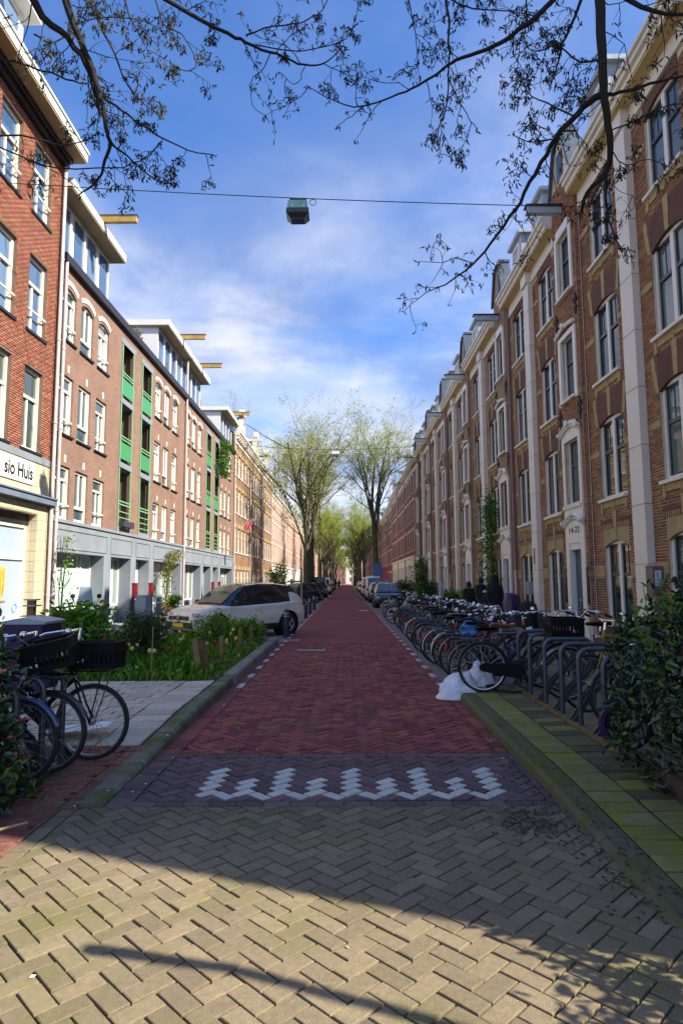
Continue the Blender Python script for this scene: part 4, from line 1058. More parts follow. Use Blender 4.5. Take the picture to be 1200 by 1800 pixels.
# ------------------------------------------------------------------ generic street house further off
def far_house(name, label, right, X, y0, L, H, brick, cols, floors, ww, trim, cornice, gf=None, group=None, gable=None, dorm=0, beam=None, yellow=False, blind=None, roof='slate', chim=1):
    s = not right
    T = thing(name, label, 'house', (X,y0,0), 0, group)
    cs = [L*(i+.5)/cols for i in range(cols)]
    ops = [(c-ww/2,c+ww/2,a,b) for c in cs for a, b in floors]
    b = MB(s); zb = gf[0] if gf else 0
    wall(b, 0, L, zb, H, [o for o in ops if o[2] > zb-.01], 0, .12)
    for y in (0,L): b.add([(.002,y,0),(9,y,0),(9,y,H+1.2),(1.6,y,H+1.2),(.002,y,H)], [(0,1,2,3,4)])
    b.add([(9,0,0),(9,L,0),(9,L,H+1.2),(9,0,H+1.2)], [(0,1,2,3)]); b.build('wall', brick, T)
    if gf:
        b = MB(s); wall(b, 0, L, 0, zb, [o for o in ops if o[2] < zb], -.05, .16); b.build('ground_floor_wall', gf[1], T)
        b = MB(s); b.box(-.16,0,0,L,zb,zb+.2); b.build('ledge', 'white_stone', T)
    for k, (a, c) in enumerate(floors):
        h = c-a
        ws = winset((name,brick,k,ww,round(h,2)), ww, h, s, fr=.08, dep=.08, mull=((0,.06),), trans=((h*.62,.06,-ww/2+.08,ww/2-.08),), gm='glass_pale' if not right else 'glass', fm=trim, sill='white_stone', sillw=.07)
        for n, y in enumerate(cs):
            window(ws, T, y, a)
            if yellow:
                inst('keystone', shared((s,'yk',ww), lambda: MB(s).box(-.05,0,-ww/2-.08,-ww/2+.12,0,.30).box(-.05,0,-.10,.10,0,.36).box(-.05,0,ww/2-.12,ww/2+.08,0,.30).box(-.04,0,-ww/2+.12,-.10,.0,.26).box(-.04,0,.10,ww/2-.12,.0,.26).mesh('window_arch','yellow_stone')), T, (0,y,c)).name = 'window_arch'
                for sd in (-1,1): inst('stone_band', shared((s,'yb',sd,round(L/cols,2)), lambda: MB(s).box(-.03,0,min(sd*ww/2,sd*(L/cols/2-.05)),max(sd*ww/2,sd*(L/cols/2-.05)),0,.16).mesh('stone_band','yellow_stone')), T, (0,y,a+h*.62))
            elif trim: inst('lintel', shared((s,'lt',ww), lambda: MB(s).box(-.035,0,-ww/2-.06,ww/2+.06,0,.22).mesh('lintel','white_stone')), T, (0,y,c))
    if cornice:
        b = MB(s); b.box(-.06,.0,0,L,H-.55,H-.05); b.build('frieze', cornice, T)
        b = MB(s); b.box(-.40,.1,0,L,H-.05,H+.10); b.box(-.5,.15,0,L,H+.10,H+.24); b.build('cornice', cornice, T)
        n = int(L/.8)
        me = shared((s,'brk',cornice), lambda: MB(s).box(-.36,-.06,-.08,.08,-.30,-.052).mesh('cornice_bracket',cornice))
        for i in range(n+1): inst('cornice_bracket', me, T, (0,.12+(L-.24)*i/n,H))
    b = MB(s); b.add([(0,0,H+.1),(0,L,H+.1),(1.9,L,H+2.0),(1.9,0,H+2.0)], [(0,1,2,3)]); b.add([(1.9,0,H+2),(1.9,L,H+2),(9,L,H+2),(9,0,H+2)], [(0,1,2,3)])
    for y in (0,L): b.add([(0,y,H+.1),(1.9,y,H+2),(9,y,H+2),(9,y,H+.1)], [(0,1,2,3)])
    b.build('roof', roof, T)
    for i in range(dorm):
        y = L*(i+.5)/dorm
        me = shared((s,'fdm',roof), lambda: MB(s).box(.1,1.9,-.5,.5,0,1.35).mesh('dormer','slate' if roof == 'slate' else 'dormer_grey'))
        d = inst('dormer', me, T, (0,y,H+.3)); inst('dormer_roof', shared((s,'fdmr'), lambda: MB(s).box(-.05,1.9,-.62,.62,1.35,1.47).mesh('dormer_roof','zinc')), d)
        inst('window', shared((s,'fdw'), lambda: MB(s).box(.06,.1,-.36,.36,.25,1.2).mesh('window','white_paint')), d); inst('pane', shared((s,'fdp'), lambda: MB(s).box(.05,.06,-.28,.28,.32,1.12).mesh('pane','glass_blue')), d)
    if gable:
        yc = L*gable; b = MB(s); b.prism([(yc-1.1,H-.1),(yc+1.1,H-.1),(yc+1.1,H+.5),(yc+.35,H+1.9),(yc+.35,H+2.3),(yc-.35,H+2.3),(yc-.35,H+1.9),(yc-1.1,H+.5)], -.12, .25); gb = b.build('gable', brick, T)
        b = MB(s); b.box(-.17,.30,yc-.42,yc+.42,H+2.3,H+2.5); b.prism([(yc-.42,H+2.5),(yc+.42,H+2.5),(yc+.2,H+2.85),(yc-.2,H+2.85)], -.17, .2)
        for q in (-1,1): b.bar((.06,yc+q*1.12,H+.5),(.06,yc+q*.36,H+1.95),.42,.1)
        b.build('gable_coping', 'white_stone', gb); b = MB(s); b.box(-.15,-.1,yc-.26,yc+.26,H+.6,H+1.5); b.build('window', 'white_paint', gb)
        b = MB(s); b.add([(.25,yc-1.05,H+.5),(4,yc-1.05,H+.5),(4,yc,H+2.25),(.25,yc,H+2.25)], [(0,1,2,3)]); b.add([(.25,yc+1.05,H+.5),(.25,yc,H+2.25),(4,yc,H+2.25),(4,yc+1.05,H+.5)], [(0,1,2,3)]); b.build('gable_roof', 'slate_blue_lit', gb)
    if beam:
        z = H+(.15 if gable else 1.5); y = L*(gable or .5); b = MB(s); b.box(-1.6,.3,y-.1,y+.1,z+.10,z+.32); b.build('hoist_beam', 'beam_white', T)
        if not gable: b = MB(s); b.box(-.2,1.2,y-.5,y+.5,H+.26,z+.55); b.build('hoist_dormer', 'dormer_grey', T)
    if chim:
        b = MB(s); b.box(3.,3.8,L*.2-.4,L*.2+.4,H+2,H+3.3); b.build('chimney', 'brick_brown', T)
    b = MB(s); b.tube([(-.09,L-.1,H-.1),(-.09,L-.1,.1)], .06, 6); b.build('downpipe', 'pipe_zinc', T)
    return T
F4 = [(.6,2.5),(3.8,5.7),(6.8,8.7),(9.7,11.4)]
for i in range(3):
    far_house('brick_house', ['ornate ochre brick house next to the flats, flying a pink flag','ornate ochre brick house in the middle of its terrace, under the second white hoist beam','ornate ochre brick house at the far end of its terrace, against the pink house'][i],
              False, LX2, 47.4+8.0*i, 8.0, 12.7, 'brick_ochre', 5, F4, .92, 'white_paint', 'white_stone', group='ornate ochre brick houses on the left', gable=.45, beam=True, yellow=True, roof='slate')
F4b = [(.5,2.7),(3.9,5.8),(6.6,8.3),(9.1,10.6)]
yy = 71.4
for i in range(4):
    L = (10.,10.,12.,14.)[i]
    far_house('pink_house', ['pale pink brick house with white cornice and black dormers, first beyond the ochre terrace','second pale pink house, left of the big tree trunk','third pale pink house, seen between the left tree trunks','pale pink house farthest along the left side of the street'][i], False, LX2, yy, L, 11.9, 'brick_pink', 4, F4b, 1.05, 'white_paint', 'white_paint', gf=(3.3,'white_stone'), group='pale pink houses on the left', dorm=3, chim=i % 2); yy += L
for i in range(6):
    L = 15.; H = (11.,12.5,10.6,12.,11.5,12.6)[i]
    far_house('terrace_house', ['first','second','third','fourth','fifth','sixth'][i]+' house beyond the pink terrace, behind the left trees', False, LX2, yy, L, H, ('brick_mauve','brick_pink','brick_red')[i%3], 4, [f for f in F4b if f[1] < H], 1.2, 'white_paint', 'white_paint', group='distant houses on the left', dorm=2); yy += L
yy = 58.45
for i in range(3):
    far_house('red_brick_house', ['red brick house with cream ground floor, first beyond the white pilasters','middle house of the red brick block with cream ground floor','red brick house with cream ground floor, behind the pink sign'][i], True, FX, yy, 9.2, 12.3, 'brick_red', 4, [(.4,3.0),(4.4,6.3),(7.2,9.1),(9.8,11.4)], 1.1, 'white_paint', 'white_stone', gf=(3.7,'cream_paint'), group='red brick houses with cream ground floor', beam=True, dorm=1, roof='slate'); yy += 9.2
for i in range(9):
    L = (11.,12.,13.,14.,15.,15.,16.,16.,18.)[i]; H = (11.8,11.4,12.2,11.,12.5,11.5,12.,11.,12.)[i]
    far_house('terrace_house', ['','second','third','fourth','fifth','sixth','seventh','eighth','ninth'][i]+' house beyond the cream ground floors on the right' if i else 'dark red house between the right tree trunk and the red brick block', True, FX, yy, L, H, ('brick_red','brick_brown','brick_red')[i%3], 4, [f for f in F4b if f[1] < H], 1.15, 'white_paint', 'white_stone', group='distant houses on the right' if i else None, beam=(i < 3), dorm=1); yy += L
# row that closes the street
for i in range(4):
    x = -26+13.*i
    T = thing('end_house', ['far house closing the street on the left','brick house with a white ground floor closing the street','cream fronted corner house with pale bay at the end of the street','far house closing the street on the right'][i], 'house', (x,272,0), 0, 'houses across the end of the street')
    H = (11,9.5,11.5,11)[i]
    b = MB(); ops = [(1.5+3.2*c,3.0+3.2*c,1.0+3.1*f,2.9+3.1*f) for c in range(4) for f in range(3)]
    w_ = MB(); wall(w_, 0, 13, 0, H, ops, 0, .15); w_.v = [(v[1],v[0],v[2]) for v in w_.v]; w_.f = [f[::-1] for f in w_.f]; MB().box(0,13,.3,8,0,H,skip=('b','t')).build('side_wall', ('brick_mauve','brick_orange','cream_paint','brick_red')[i], T); w_.build('wall', ('brick_mauve','brick_orange','cream_paint','brick_red')[i], T)
    b.prism([(0,H),(4,H+3.5),(8,H)], 0, 13, 'x'); b.build('roof', 'slate', T)
    b = MB(); b.box(0,13,-.3,0,H-.4,H); b.build('cornice', 'white_paint', T)
    me = shared('ew', lambda: MB().box(-.75,.75,.08,.12,0,1.9).mesh('pane','glass_pale')); mf = shared('ewf', lambda: MB().box(-.75,-.66,.0,.08,0,1.9).box(.66,.75,.0,.08,0,1.9).box(-.04,.04,.02,.08,0,1.9).box(-.66,-.04,.0,.08,1.8,1.9).box(.04,.66,.0,.08,1.8,1.9).mesh('window','white_paint'))
    for o in ops:
        q = inst('window', mf, T, ((o[0]+o[1])/2,0,o[2])); inst('pane', me, q)
# ================================================================== bicycles
WR = .335
def paint(o, mt):
    o.material_slots[0].link = 'OBJECT'; o.material_slots[0].material = MAT(mt); return o
def _rim():
    b = MB(); b.ring((0,0,0),(0,1,0),.300,(.012,.012),28,5); b.lathe([(.016,-.05),(.030,-.035),(.022,0),(.030,.035),(.016,.05)],10,(0,0,0),(0,1,0)); return b.mesh('wheel','steel',True)
def _tyre(): return MB().ring((0,0,0),(0,1,0),.320,(.019,.021),32,7).mesh('tyre','rubber',True)
def _spokes():
    b = MB(); n = 22
    for i in range(n):
        a = 2*PI*i/n; s = 1 if i % 2 else -1; a2 = a+s*.45
        b.bar((.028*math.cos(a2),s*.03,.028*math.sin(a2)),(.298*math.cos(a),0,.298*math.sin(a)),.0035)
    return b.mesh('spokes','steel')
def arc(c, R, a0, a1, n, y=0): return [(c[0]+R*math.cos(a0+(a1-a0)*i/n),y,c[1]+R*math.sin(a0+(a1-a0)*i/n)) for i in range(n+1)]
def _guard(c):
    def f():
        b = MB(); n = 14; a0, a1 = (math.radians(-15),math.radians(190)) if c < 0 else (math.radians(20),math.radians(205))
        for i in range(n):
            for R, y0, y1 in ((.355,-.03,.03),):
                p = a0+(a1-a0)*i/n; q = a0+(a1-a0)*(i+1)/n
                for (ya, ra),(yb, rb) in zip(((-.032,.340),(-.02,.357),(.02,.357)),((-.02,.357),(.02,.357),(.032,.340))):
                    b.add([(c+ra*math.cos(p),ya,WR+ra*math.sin(p)),(c+rb*math.cos(p),yb,WR+rb*math.sin(p)),(c+rb*math.cos(q),yb,WR+rb*math.sin(q)),(c+ra*math.cos(q),ya,WR+ra*math.sin(q))],[(0,1,2,3)])
        return b.mesh('mudguard','frame_black',True)
    return f
RA, FA_ = -.52, .58
def _frame(kind):
    def f():
        b = MB(); r = .017
        bbk, st, ht, hb = (-.08,0,.29), (-.25,0,.80), (.36,0,.95), (.41,0,.72)
        b.tube([ht,hb],.021,7); b.tube([hb,(.2,0,.50),bbk] if kind == 'step' else [hb,bbk],r+.003,7); b.tube([bbk,st],r,7)
        if kind == 'step': b.tube([(.385,0,.84),(.22,0,.66),(.02,0,.52),(-.16,0,.53)],r,7)
        elif kind == 'omafiets': b.tube([(.39,0,.82),(.28,0,.60),(.12,0,.42),(-.12,0,.42)],r,7)
        else: b.tube([(.375,0,.89),(-.235,0,.77)],r,7)
        for s in (-1,1):
            b.tube([bbk,(-.2,s*.05,.30),(RA,s*.055,WR)],.010,5); b.tube([st,(-.33,s*.045,.68),(RA,s*.055,WR)],.009,5)
            b.tube([(hb[0],s*.02,hb[2]-.01),(.45,s*.05,.62),(.50,s*.055,.48),(FA_,s*.055,WR)],.011,5)
        return b.mesh('frame','frame_black',True)
    return f
def _bar(kind):
    def f():
        b = MB(); b.tube([(.36,0,.94),(.345,0,1.05)],.014,7)
        if kind == 'up': P = [(.10,-.29,1.08),(.24,-.30,1.14),(.36,-.20,1.16),(.40,-.06,1.06),(.40,.06,1.06),(.36,.20,1.16),(.24,.30,1.14),(.10,.29,1.08)]
        elif kind == 'flat': P = [(.30,-.30,1.06),(.35,-.15,1.065),(.37,0,1.06),(.35,.15,1.065),(.30,.30,1.06)]
        else: P = [(.02,-.27,1.03),(.20,-.29,1.09),(.34,-.17,1.10),(.37,0,1.06),(.34,.17,1.10),(.20,.29,1.09),(.02,.27,1.03)]
        b.tube(P,.0115,7); b.tube([(.345,0,1.045),(.385,0,1.06)],.016,6)
        b.lathe([(.0,0),(.03,.005),(.032,.03),(.02,.045)],10,(.24,.2,1.12),(0,0,1)); return b.mesh('handlebar','chrome',True)
    return f
def _grip(kind, s):
    P = {'up':((.09,.29*s,1.078),(.19,.297*s,1.12)),'flat':((.295,.31*s,1.058),(.325,.21*s,1.063)),'sweep':((.0,.268*s,1.025),(.13,.281*s,1.07))}[kind]
    return lambda: MB().tube(P,.018,8).mesh('grip','rubber',True)
def _saddle():
    b = MB(); st = [(-.40,.085,.905,.03),(-.36,.105,.925,.05),(-.28,.095,.92,.055),(-.18,.05,.912,.045),(-.08,.028,.91,.035),(-.045,.012,.905,.02)]
    n = 10; vs = []
    for x, w, z, h in st:
        for j in range(n):
            a = 2*PI*j/n; vs.append((x,w*math.cos(a),z+(.018*math.sin(a) if math.sin(a) > 0 else h*math.sin(a))))
    k = len(st); b.add(vs,[(i*n+j,i*n+(j+1)%n,(i+1)*n+(j+1)%n,(i+1)*n+j) for i in range(k-1) for j in range(n)]+[tuple(range(n)),tuple((k-1)*n+j for j in range(n))])
    return b.mesh('saddle','leather_brown',True)
def _rack():
    b = MB()
    for s in (-1,1):
        b.tube([(-.28,s*.055,.71),(-.80,s*.06,.72)],.006,5); b.tube([(-.70,s*.06,.72),(RA,s*.075,WR+.02)],.006,5)
    for x in (-.80,-.62,-.45,-.30): b.tube([(x,-.06,.717),(x,.06,.717)],.005,5)
    b.tube([(-.28,0,.71),(-.80,0,.72)],.005,5); return b.mesh('rear_rack','frame_black',True)
def _case():
    b = MB(); pts = [(-.08+.10*math.cos(a),.29+.10*math.sin(a)) for a in [PI*.5-PI*i/8 for i in range(9)]]+[(RA+.055*math.cos(a),WR+.055*math.sin(a)) for a in [-PI*.5-PI*i/6 for i in range(7)]]
    b.prism(pts,-.075,-.05,'y'); return b.mesh('chain_case','frame_black')
def _crank():
    b = MB(); b.tube([(-.08,-.09,.29),(-.08,.09,.29)],.014,6); b.bar((-.08,-.085,.29),(.06,-.085,.22),.022,.012); b.bar((-.08,.085,.29),(-.22,.085,.36),.022,.012)
    b.cbox((.06,-.13,.22),(.08,.08,.022)); b.cbox((-.22,.13,.36),(.08,.08,.022)); return b.mesh('crank','rubber')
def _lampf():
    b = MB(); b.lathe([(.015,-.06),(.035,-.03),(.042,.02),(.040,.03)],12,(.46,0,.86),(1,0,0)); b.tube([(.40,0,.88),(.46,0,.86)],.008,5); return b.mesh('headlight','chrome',True)
def _lampr(): return MB().cbox((-.875,0,.60),(.03,.06,.07)).mesh('tail_light','lamp_red')
def _stand():
    b = MB(); b.tube([(-.16,.05,.28),(-.20,.16,.02)],.009,5); return b.mesh('kickstand','steel')
def _crate(solid=True, w=.38, l=.46, h=.26):
    def f():
        b = MB(); t = .012
        b.box(-l/2,l/2,-w/2,w/2,0,t)
        for x in (-l/2,l/2-t): _pan(b,'x',x,t,-w/2,w/2,h)
        for y in (-w/2,w/2-t): _pan(b,'y',y,t,-l/2+t,l/2-t,h)
        b.box(-l/2-.012,l/2+.012,-w/2-.012,-w/2+t,h-.02,h); b.box(-l/2-.012,l/2+.012,w/2-t,w/2+.012,h-.02,h); b.box(-l/2-.012,-l/2+t,-w/2+t,w/2-t,h-.02,h); b.box(l/2-t,l/2+.012,-w/2+t,w/2-t,h-.02,h)
        return b.mesh('crate','plastic_black')
    return f
def _pan(b, ax, p, t, a, c, h):
    def B(u0,u1,z0,z1):
        if ax == 'x': b.box(p,p+t,u0,u1,z0,z1)
        else: b.box(u0,u1,p,p+t,z0,z1)
    n = 9; w = (c-a)/n
    B(a,c,.0121,.05); B(a,c,h-.10,h-.02)
    for i in range(n): B(a+i*w,a+i*w+w*.45,.05,h-.10)
    B(c-.012,c,.05,h-.10)
def _basket(mt):
    def f():
        b = MB()
        for k in range(6): b.ring((0,0,.02+k*.045),(0,0,1),.15+.008*k,(.008,.012),14,4)
        for i in range(14):
            a = 2*PI*i/14; b.bar((.15*math.cos(a),.15*math.sin(a),0),(.19*math.cos(a),.19*math.sin(a),.25),.012)
        b.lathe([(0,0),(.15,.005)],14); return b.mesh('basket',mt)
    return f
def _fcar():
    b = MB()
    for s in (-1,1): b.tube([(.36,s*.12,.80),(.76,s*.14,.80)],.008,5); b.tube([(.70,s*.14,.80),(FA_,s*.07,WR)],.007,5)
    for x in (.40,.58,.76): b.tube([(x,-.14,.80),(x,.14,.80)],.007,5)
    return b.mesh('front_carrier','frame_black',True)
def bicycle(label, loc, rotz, col='frame_black', kind='step', bar='sweep', group=None, lean=0., guard='frame_black', saddle='plastic_black', carrier=None, steer=0., case=True, bask=None, rear=True):
    T = thing('bicycle', label, 'bicycle', loc, rotz, group); T.rotation_euler = (lean,0,rotz)
    paint(inst('frame', shared(('bfr',kind), _frame(kind)), T), col)
    for x in (RA, FA_):
        w = inst('wheel', shared('bw', _rim), T, (x,0,WR)); w.rotation_euler = (0,random.random()*6,steer if x > 0 else 0)
        inst('tyre', shared('bt', _tyre), w); inst('spokes', shared('bs', _spokes), w)
    if guard:
        for x in (RA, FA_): paint(inst('mudguard', shared(('bg',x), _guard(x)), T), guard)
    h = inst('handlebar', shared(('bb',bar), _bar(bar)), T)
    for s in (-1,1): inst('grip', shared(('bgr',bar,s), _grip(bar,s)), h)
    sd_ = paint(inst('saddle', shared('bsd', _saddle), T), saddle)
    inst('seat_post', shared('bsp', lambda: MB().tube([(-.25,0,.79),(-.265,0,.90)],.013,7).mesh('seat_post','chrome',True)), sd_)
    if rear: inst('rear_rack', shared('brk', _rack), T); inst('tail_light', shared('btl', _lampr), T)
    if case: paint(inst('chain_case', shared('bcc', _case), T), 'plastic_black' if col != 'frame_white' else 'frame_white')
    inst('crank', shared('bcr', _crank), T); inst('headlight', shared('bhl', _lampf), T); inst('kickstand', shared('bks', _stand), T)
    if carrier or bask: inst('front_carrier', shared('bfc', _fcar), T)
    if carrier:
        c = inst('crate', shared(('bcrate',carrier), _crate(True, *( (.40,.50,.28) if carrier == 'big' else (.32,.42,.24)))), T, (.60,0,.815))
    if bask: inst('basket', shared(('bbk',bask), _basket(bask)), T, (.56,0,.815))
    return T
# ------------------------------------------------------------------ bicycle racks
def hoop_mesh(key, w=.58, h=.82, r=.026):
    def f():
        b = MB(); q = .11; P = [(0,0,-.1),(0,0,h-q)]+[(q-q*math.cos(a),0,h-q+q*math.sin(a)) for a in [PI/2*i/5 for i in range(1,6)]]+[(w-q+q*math.sin(a),0,h-q+q*math.cos(a)) for a in [PI/2*i/5 for i in range(0,6)]]+[(w,0,-.1)]
        b.tube(P,r,9); return b.mesh('hoop','steel_blue',True)
    return shared(key, f)
def holder_mesh(s):
    def f():
        b = MB()
        for dy in (-.045,.045):
            P = [(s*(-.02+.0),dy,.03),(s*.04,dy,.10),(s*.16,dy*1.0,.30),(s*.30,dy,.42),(s*.40,dy,.52),(s*.44,dy,.62)]
            for a, c in zip(P,P[1:]): b.bar(a,c,.012,.05)
        b.cbox((s*.03,0,.04),(.08,.12,.03)); return b.mesh('wheel_holder','steel_blue')
    return shared(('hold',s), f)
def rack(label, x, z, ys, s, hold, hx=0., w=.58, bw=0):
    T = thing('bicycle_rack', label, 'bicycle rack', (x,ys[0],z))
    L = ys[-1]-ys[0]
    b = MB(); b.box(-.03,.03,-.3,L+.35,0,.05) if L > 0 else b.box(-.03,.03,L-.35,.3,0,.05); b.build('rail','stake_wood' if s > 0 and hold else 'steel_blue',T)
    b = MB(); b.box(s*w-.02,s*w+.02,min(0,L)-.3,max(0,L)+.35,0,.03); b.build('rail','steel_blue',T)
    for y in ys:
        inst('hoop', hoop_mesh('hoop'), T, (hx,y-ys[0],.0), 0 if s > 0 else PI)
        if hold: inst('wheel_holder', holder_mesh(s), T, (.0,y-ys[0]+hold,.0))
    return T
rack('low steel hoop rack with tulip wheel holders standing on the mossy tiles', 2.42, .10, [6.15,6.80,7.35,7.95,8.60,9.15], 1, .22)
rack('row of steel hoops among the bicycles beside the red road', 2.25, .0, [10.0,10.6,11.3,12.5,13.2,14.0,15.2], 1, 0)
rack('blue grey hoop rack beside the left hedge holding the crate bicycles', -2.52, .03, [4.98,5.42,5.80], -1, .12)
bg1 = 'bicycles in the rack by the right hedge'; bg2 = 'bicycles parked along the right side of the road'; bg3 = 'bicycles with crates by the left hedge'
# front wheels in the right hand rack, heading to the road
for i, (lab, y, col, kind, bar, kw) in enumerate([
    ('red step-through bicycle farthest along the hoop rack, front wheel to the road',9.36,'frame_red','step','sweep',{}),
    ('dark bicycle with a black box basket on its handlebar in the hoop rack',8.42,'frame_black','omafiets','up',dict(carrier='small',guard='frame_grey')),
    ('yellow framed bicycle in the hoop rack, nearer than the black basket one',7.72,'frame_yellow','diamond','flat',dict(guard=None)),
    ('bicycle half hidden in the right hedge with a chrome lamp on high bars',6.72,'frame_grey','omafiets','up',{})]):
    bicycle(lab, (3.42,y,.10), PI+random.uniform(-.06,.06), col, kind, bar, bg1, random.uniform(-.05,.05), **kw)
# row along the road, rear wheels to the road
row = [(8.95,'frame_black','omafiets','sweep','black bicycle nearest on the roadside, its rear wheel behind the white bag',dict(saddle='leather_brown')),
 (10.35,'frame_blue','step','sweep','dark blue bicycle leaning just behind the nearest black one',{}),
 (11.15,'frame_black','diamond','flat','black bicycle with a blue bag over its saddle',{}),
 (11.75,'frame_red','step','up','red framed bicycle between black ones, third hoop along',dict(guard='frame_black')),
 (12.15,'frame_black','step','sweep','bicycle with a broad pale cream mudguard over its rear wheel',dict(guard='cream_paint')),
 (12.65,'frame_red','omafiets','up','red bicycle with a bright white mudguard',dict(guard='frame_white')),
 (13.9,'frame_black','step','sweep','black bicycle with a brown leather saddle, beyond the white mudguards',dict(saddle='leather_brown')),
 (14.6,'frame_teal','step','up','teal step-through bicycle in the middle of the roadside row',{}),
 (15.5,'frame_black','omafiets','up','black granny bicycle with a wicker basket in front',dict(bask='wicker')),
 (9.9,'frame_black','omafiets','up','black bicycle with upright bars second behind the sacks',{}),
 (12.9,'frame_black','omafiets','sweep','black bicycle squeezed beside the bright white mudguard',{}),
 (13.4,'frame_blue','diamond','flat','dark blue bicycle without rear guard among the hoops',dict(guard=None)),
 (15.1,'frame_black','step','sweep','black step-through bicycle before the wicker basket one',{}),
 (16.1,'frame_black','omafiets','up','black bicycle between the wicker basket and the white frame',{}),
 (20.3,'frame_black','step','sweep','black bicycle right beyond the front crate',{}),
 (16.6,'frame_white','step','sweep','white framed bicycle halfway along the roadside row',dict(guard='frame_white')),
 (17.4,'frame_black','diamond','flat','slim black bicycle without mudguards in the roadside row',dict(guard=None)),
 (18.6,'frame_grey','step','up','grey bicycle with brown saddle beyond the white one',dict(saddle='leather_brown')),
 (19.6,'frame_black','step','up','black bicycle carrying a black crate on its front carrier',dict(carrier='big')),
 (21.2,'frame_black','omafiets','sweep','black bicycle just beyond the crate bicycle',{}),
 (22.6,'frame_blue','diamond','flat','blue bicycle toward the far end of the roadside row',{}),
 (24.5,'frame_black','step','up','black bicycle third from the far end of the row',{}),
 (26.8,'frame_grey','step','sweep','grey bicycle second from the far end of the row',dict(guard='frame_white')),
 (29.5,'frame_white','omafiets','up','pale bicycle at the far end of the row by the parked navy car',dict(guard='frame_white'))]
for y, col, kind, bar, lab, kw in row:
    bicycle(lab, (2.44+random.uniform(-.12,.15) if y > 9.4 else 2.40,y,.0 if y > 9.4 else .11), random.uniform(-.22,.14), col, kind, bar, bg2, random.uniform(-.10,.08), **kw)
for lab, x, y, col, kw in [('black bicycle with a tilted black crate on its front carrier by the left hedge',-3.12,5.55,'frame_black',dict(carrier='small')),
    ('black bicycle with open black crate and tall front wheel nearest the pale tiles',-2.90,5.95,'frame_black',dict(carrier='small')),
    ('dark blue bicycle half buried in the left hedge',-3.22,5.24,'frame_blue',{})]:
    t = bicycle(lab, (x,y,.045), random.uniform(-.05,.05), col, 'omafiets', 'up', bg3, random.uniform(-.03,.06), case=True, guard=None if 'tall' in lab else col, **kw)
    if 'tilted' in lab:
        for c in t.children:
            if c.name.startswith('crate'): c.rotation_euler = (.10,-.22,.15); c.location.z += .06
# blue bag and white sack
def blob(name, mt, c, r, seed, n=22, m=14, sq=1., amp=.16, top=None):
    rs = np.random.default_rng(seed); ph = rs.uniform(0,6.3,(6,)); b = MB(); vs = []
    for i in range(m+1):
        t = PI*i/m
        for j in range(n):
            p = 2*PI*j/n; k = 1+amp*(.5*math.sin(2*p+ph[0]+t*2)+.35*math.sin(3*p-t*3+ph[1])+.25*math.sin(5*p+ph[2]+t*5)+.3*math.sin(7*t+ph[3]+p))*math.sin(t)
            z = math.cos(t); s_ = math.sin(t)**(.75)
            if top and z > 0: s_ *= 1-top*z; 
            vs.append((c[0]+r[0]*k*s_*math.cos(p),c[1]+r[1]*k*s_*math.sin(p),c[2]+r[2]*(z if z > 0 else max(z*k,-.92))))
    b.add(vs,[(i*n+j,(i+1)*n+j,(i+1)*n+(j+1)%n,i*n+(j+1)%n) for i in range(m) for j in range(n)]); return b.mesh(name,mt,True)
def sack(r, h, seed, lean):
    rs = random.Random(seed); b = MB(); n, m = 40, 20; ph = [rs.uniform(0,6.3) for _ in range(6)]; vs = []
    for i in range(m+1):
        t = i/m; rad = 1.0*(t/.10)**.5 if t < .10 else max(.03,(1-((t-.10)/.90)**1.7)**.62)
        z = 0 if t < .10 else (t-.10)/.90
        for j in range(n):
            p = 2*PI*j/n; w = 1+.07*math.sin(2*p+ph[0])+.05*math.sin(3*p+ph[1]+2*z)
            from mathutils import noise as _nz
            q = Vector((math.cos(p)*rad,math.sin(p)*rad,z*1.4)); d1 = _nz.noise(q*2.2+Vector((seed,0,0)))*.16+abs(_nz.noise(q*5.+Vector((0,seed,0))))*.14-.05; w *= 1+d1*(.4+min(1,z*2))
            vs.append((r[0]*rad*w*math.cos(p)+lean[0]*z**1.5,r[1]*rad*w*math.sin(p)+lean[1]*z**1.5,h*z*(1+d1*.7)))
    b.add(vs,[(i*n+j,i*n+(j+1)%n,(i+1)*n+(j+1)%n,(i+1)*n+j) for i in range(m) for j in range(n)]+[tuple((m)*n+j for j in range(n))]); return b.mesh('rubbish_sack','bag_white',True)
tag(inst('rubbish_sack', sack((.29,.23),.36,3,(.12,.05)), None, (1.56,9.16,.006)), 'white plastic rubbish sack lying against the nearest black bicycle', 'rubbish sack')
tag(inst('rubbish_sack', sack((.22,.20),.46,8,(-.03,.05)), None, (1.98,9.62,.0)), 'second white sack seen through the spokes of the black wheel', 'rubbish sack')
tag(inst('saddle_bag', blob('saddle_bag','bag_blue',(0,0,0),(.14,.12,.15),5,24,16,amp=.34), None, (2.12,11.15,.80)), 'crumpled bright blue bag hung over a bicycle by the steel hoops', 'bag')
# loose black tyre on the ground, cardboard and papers by the left rack
b = MB(); b.ring((0,0,.02),(.05,.02,1),.31,(.02,.018),30,6); tag(b.build('loose_tyre','rubber',None,True,(2.28,9.22,.10)), 'loose black tyre lying on the pavement behind the white sack', 'tyre')
b = MB(); b.bar((-.25,0,0),(.25,.1,.25),.4,.012); tag(b.build('cardboard_sheet','cardboard',None,loc=(-3.0,6.3,.25)), 'brown cardboard sheet behind the crate bicycle wheels', 'cardboard')
b = MB(); b.bar((-.3,0,0),(.3,.05,.06),.34,.006); tag(b.build('newspaper','paper_white',None,loc=(-2.75,6.75,.12)), 'crumpled white paper on the pale tiles behind the bicycle wheels', 'paper')
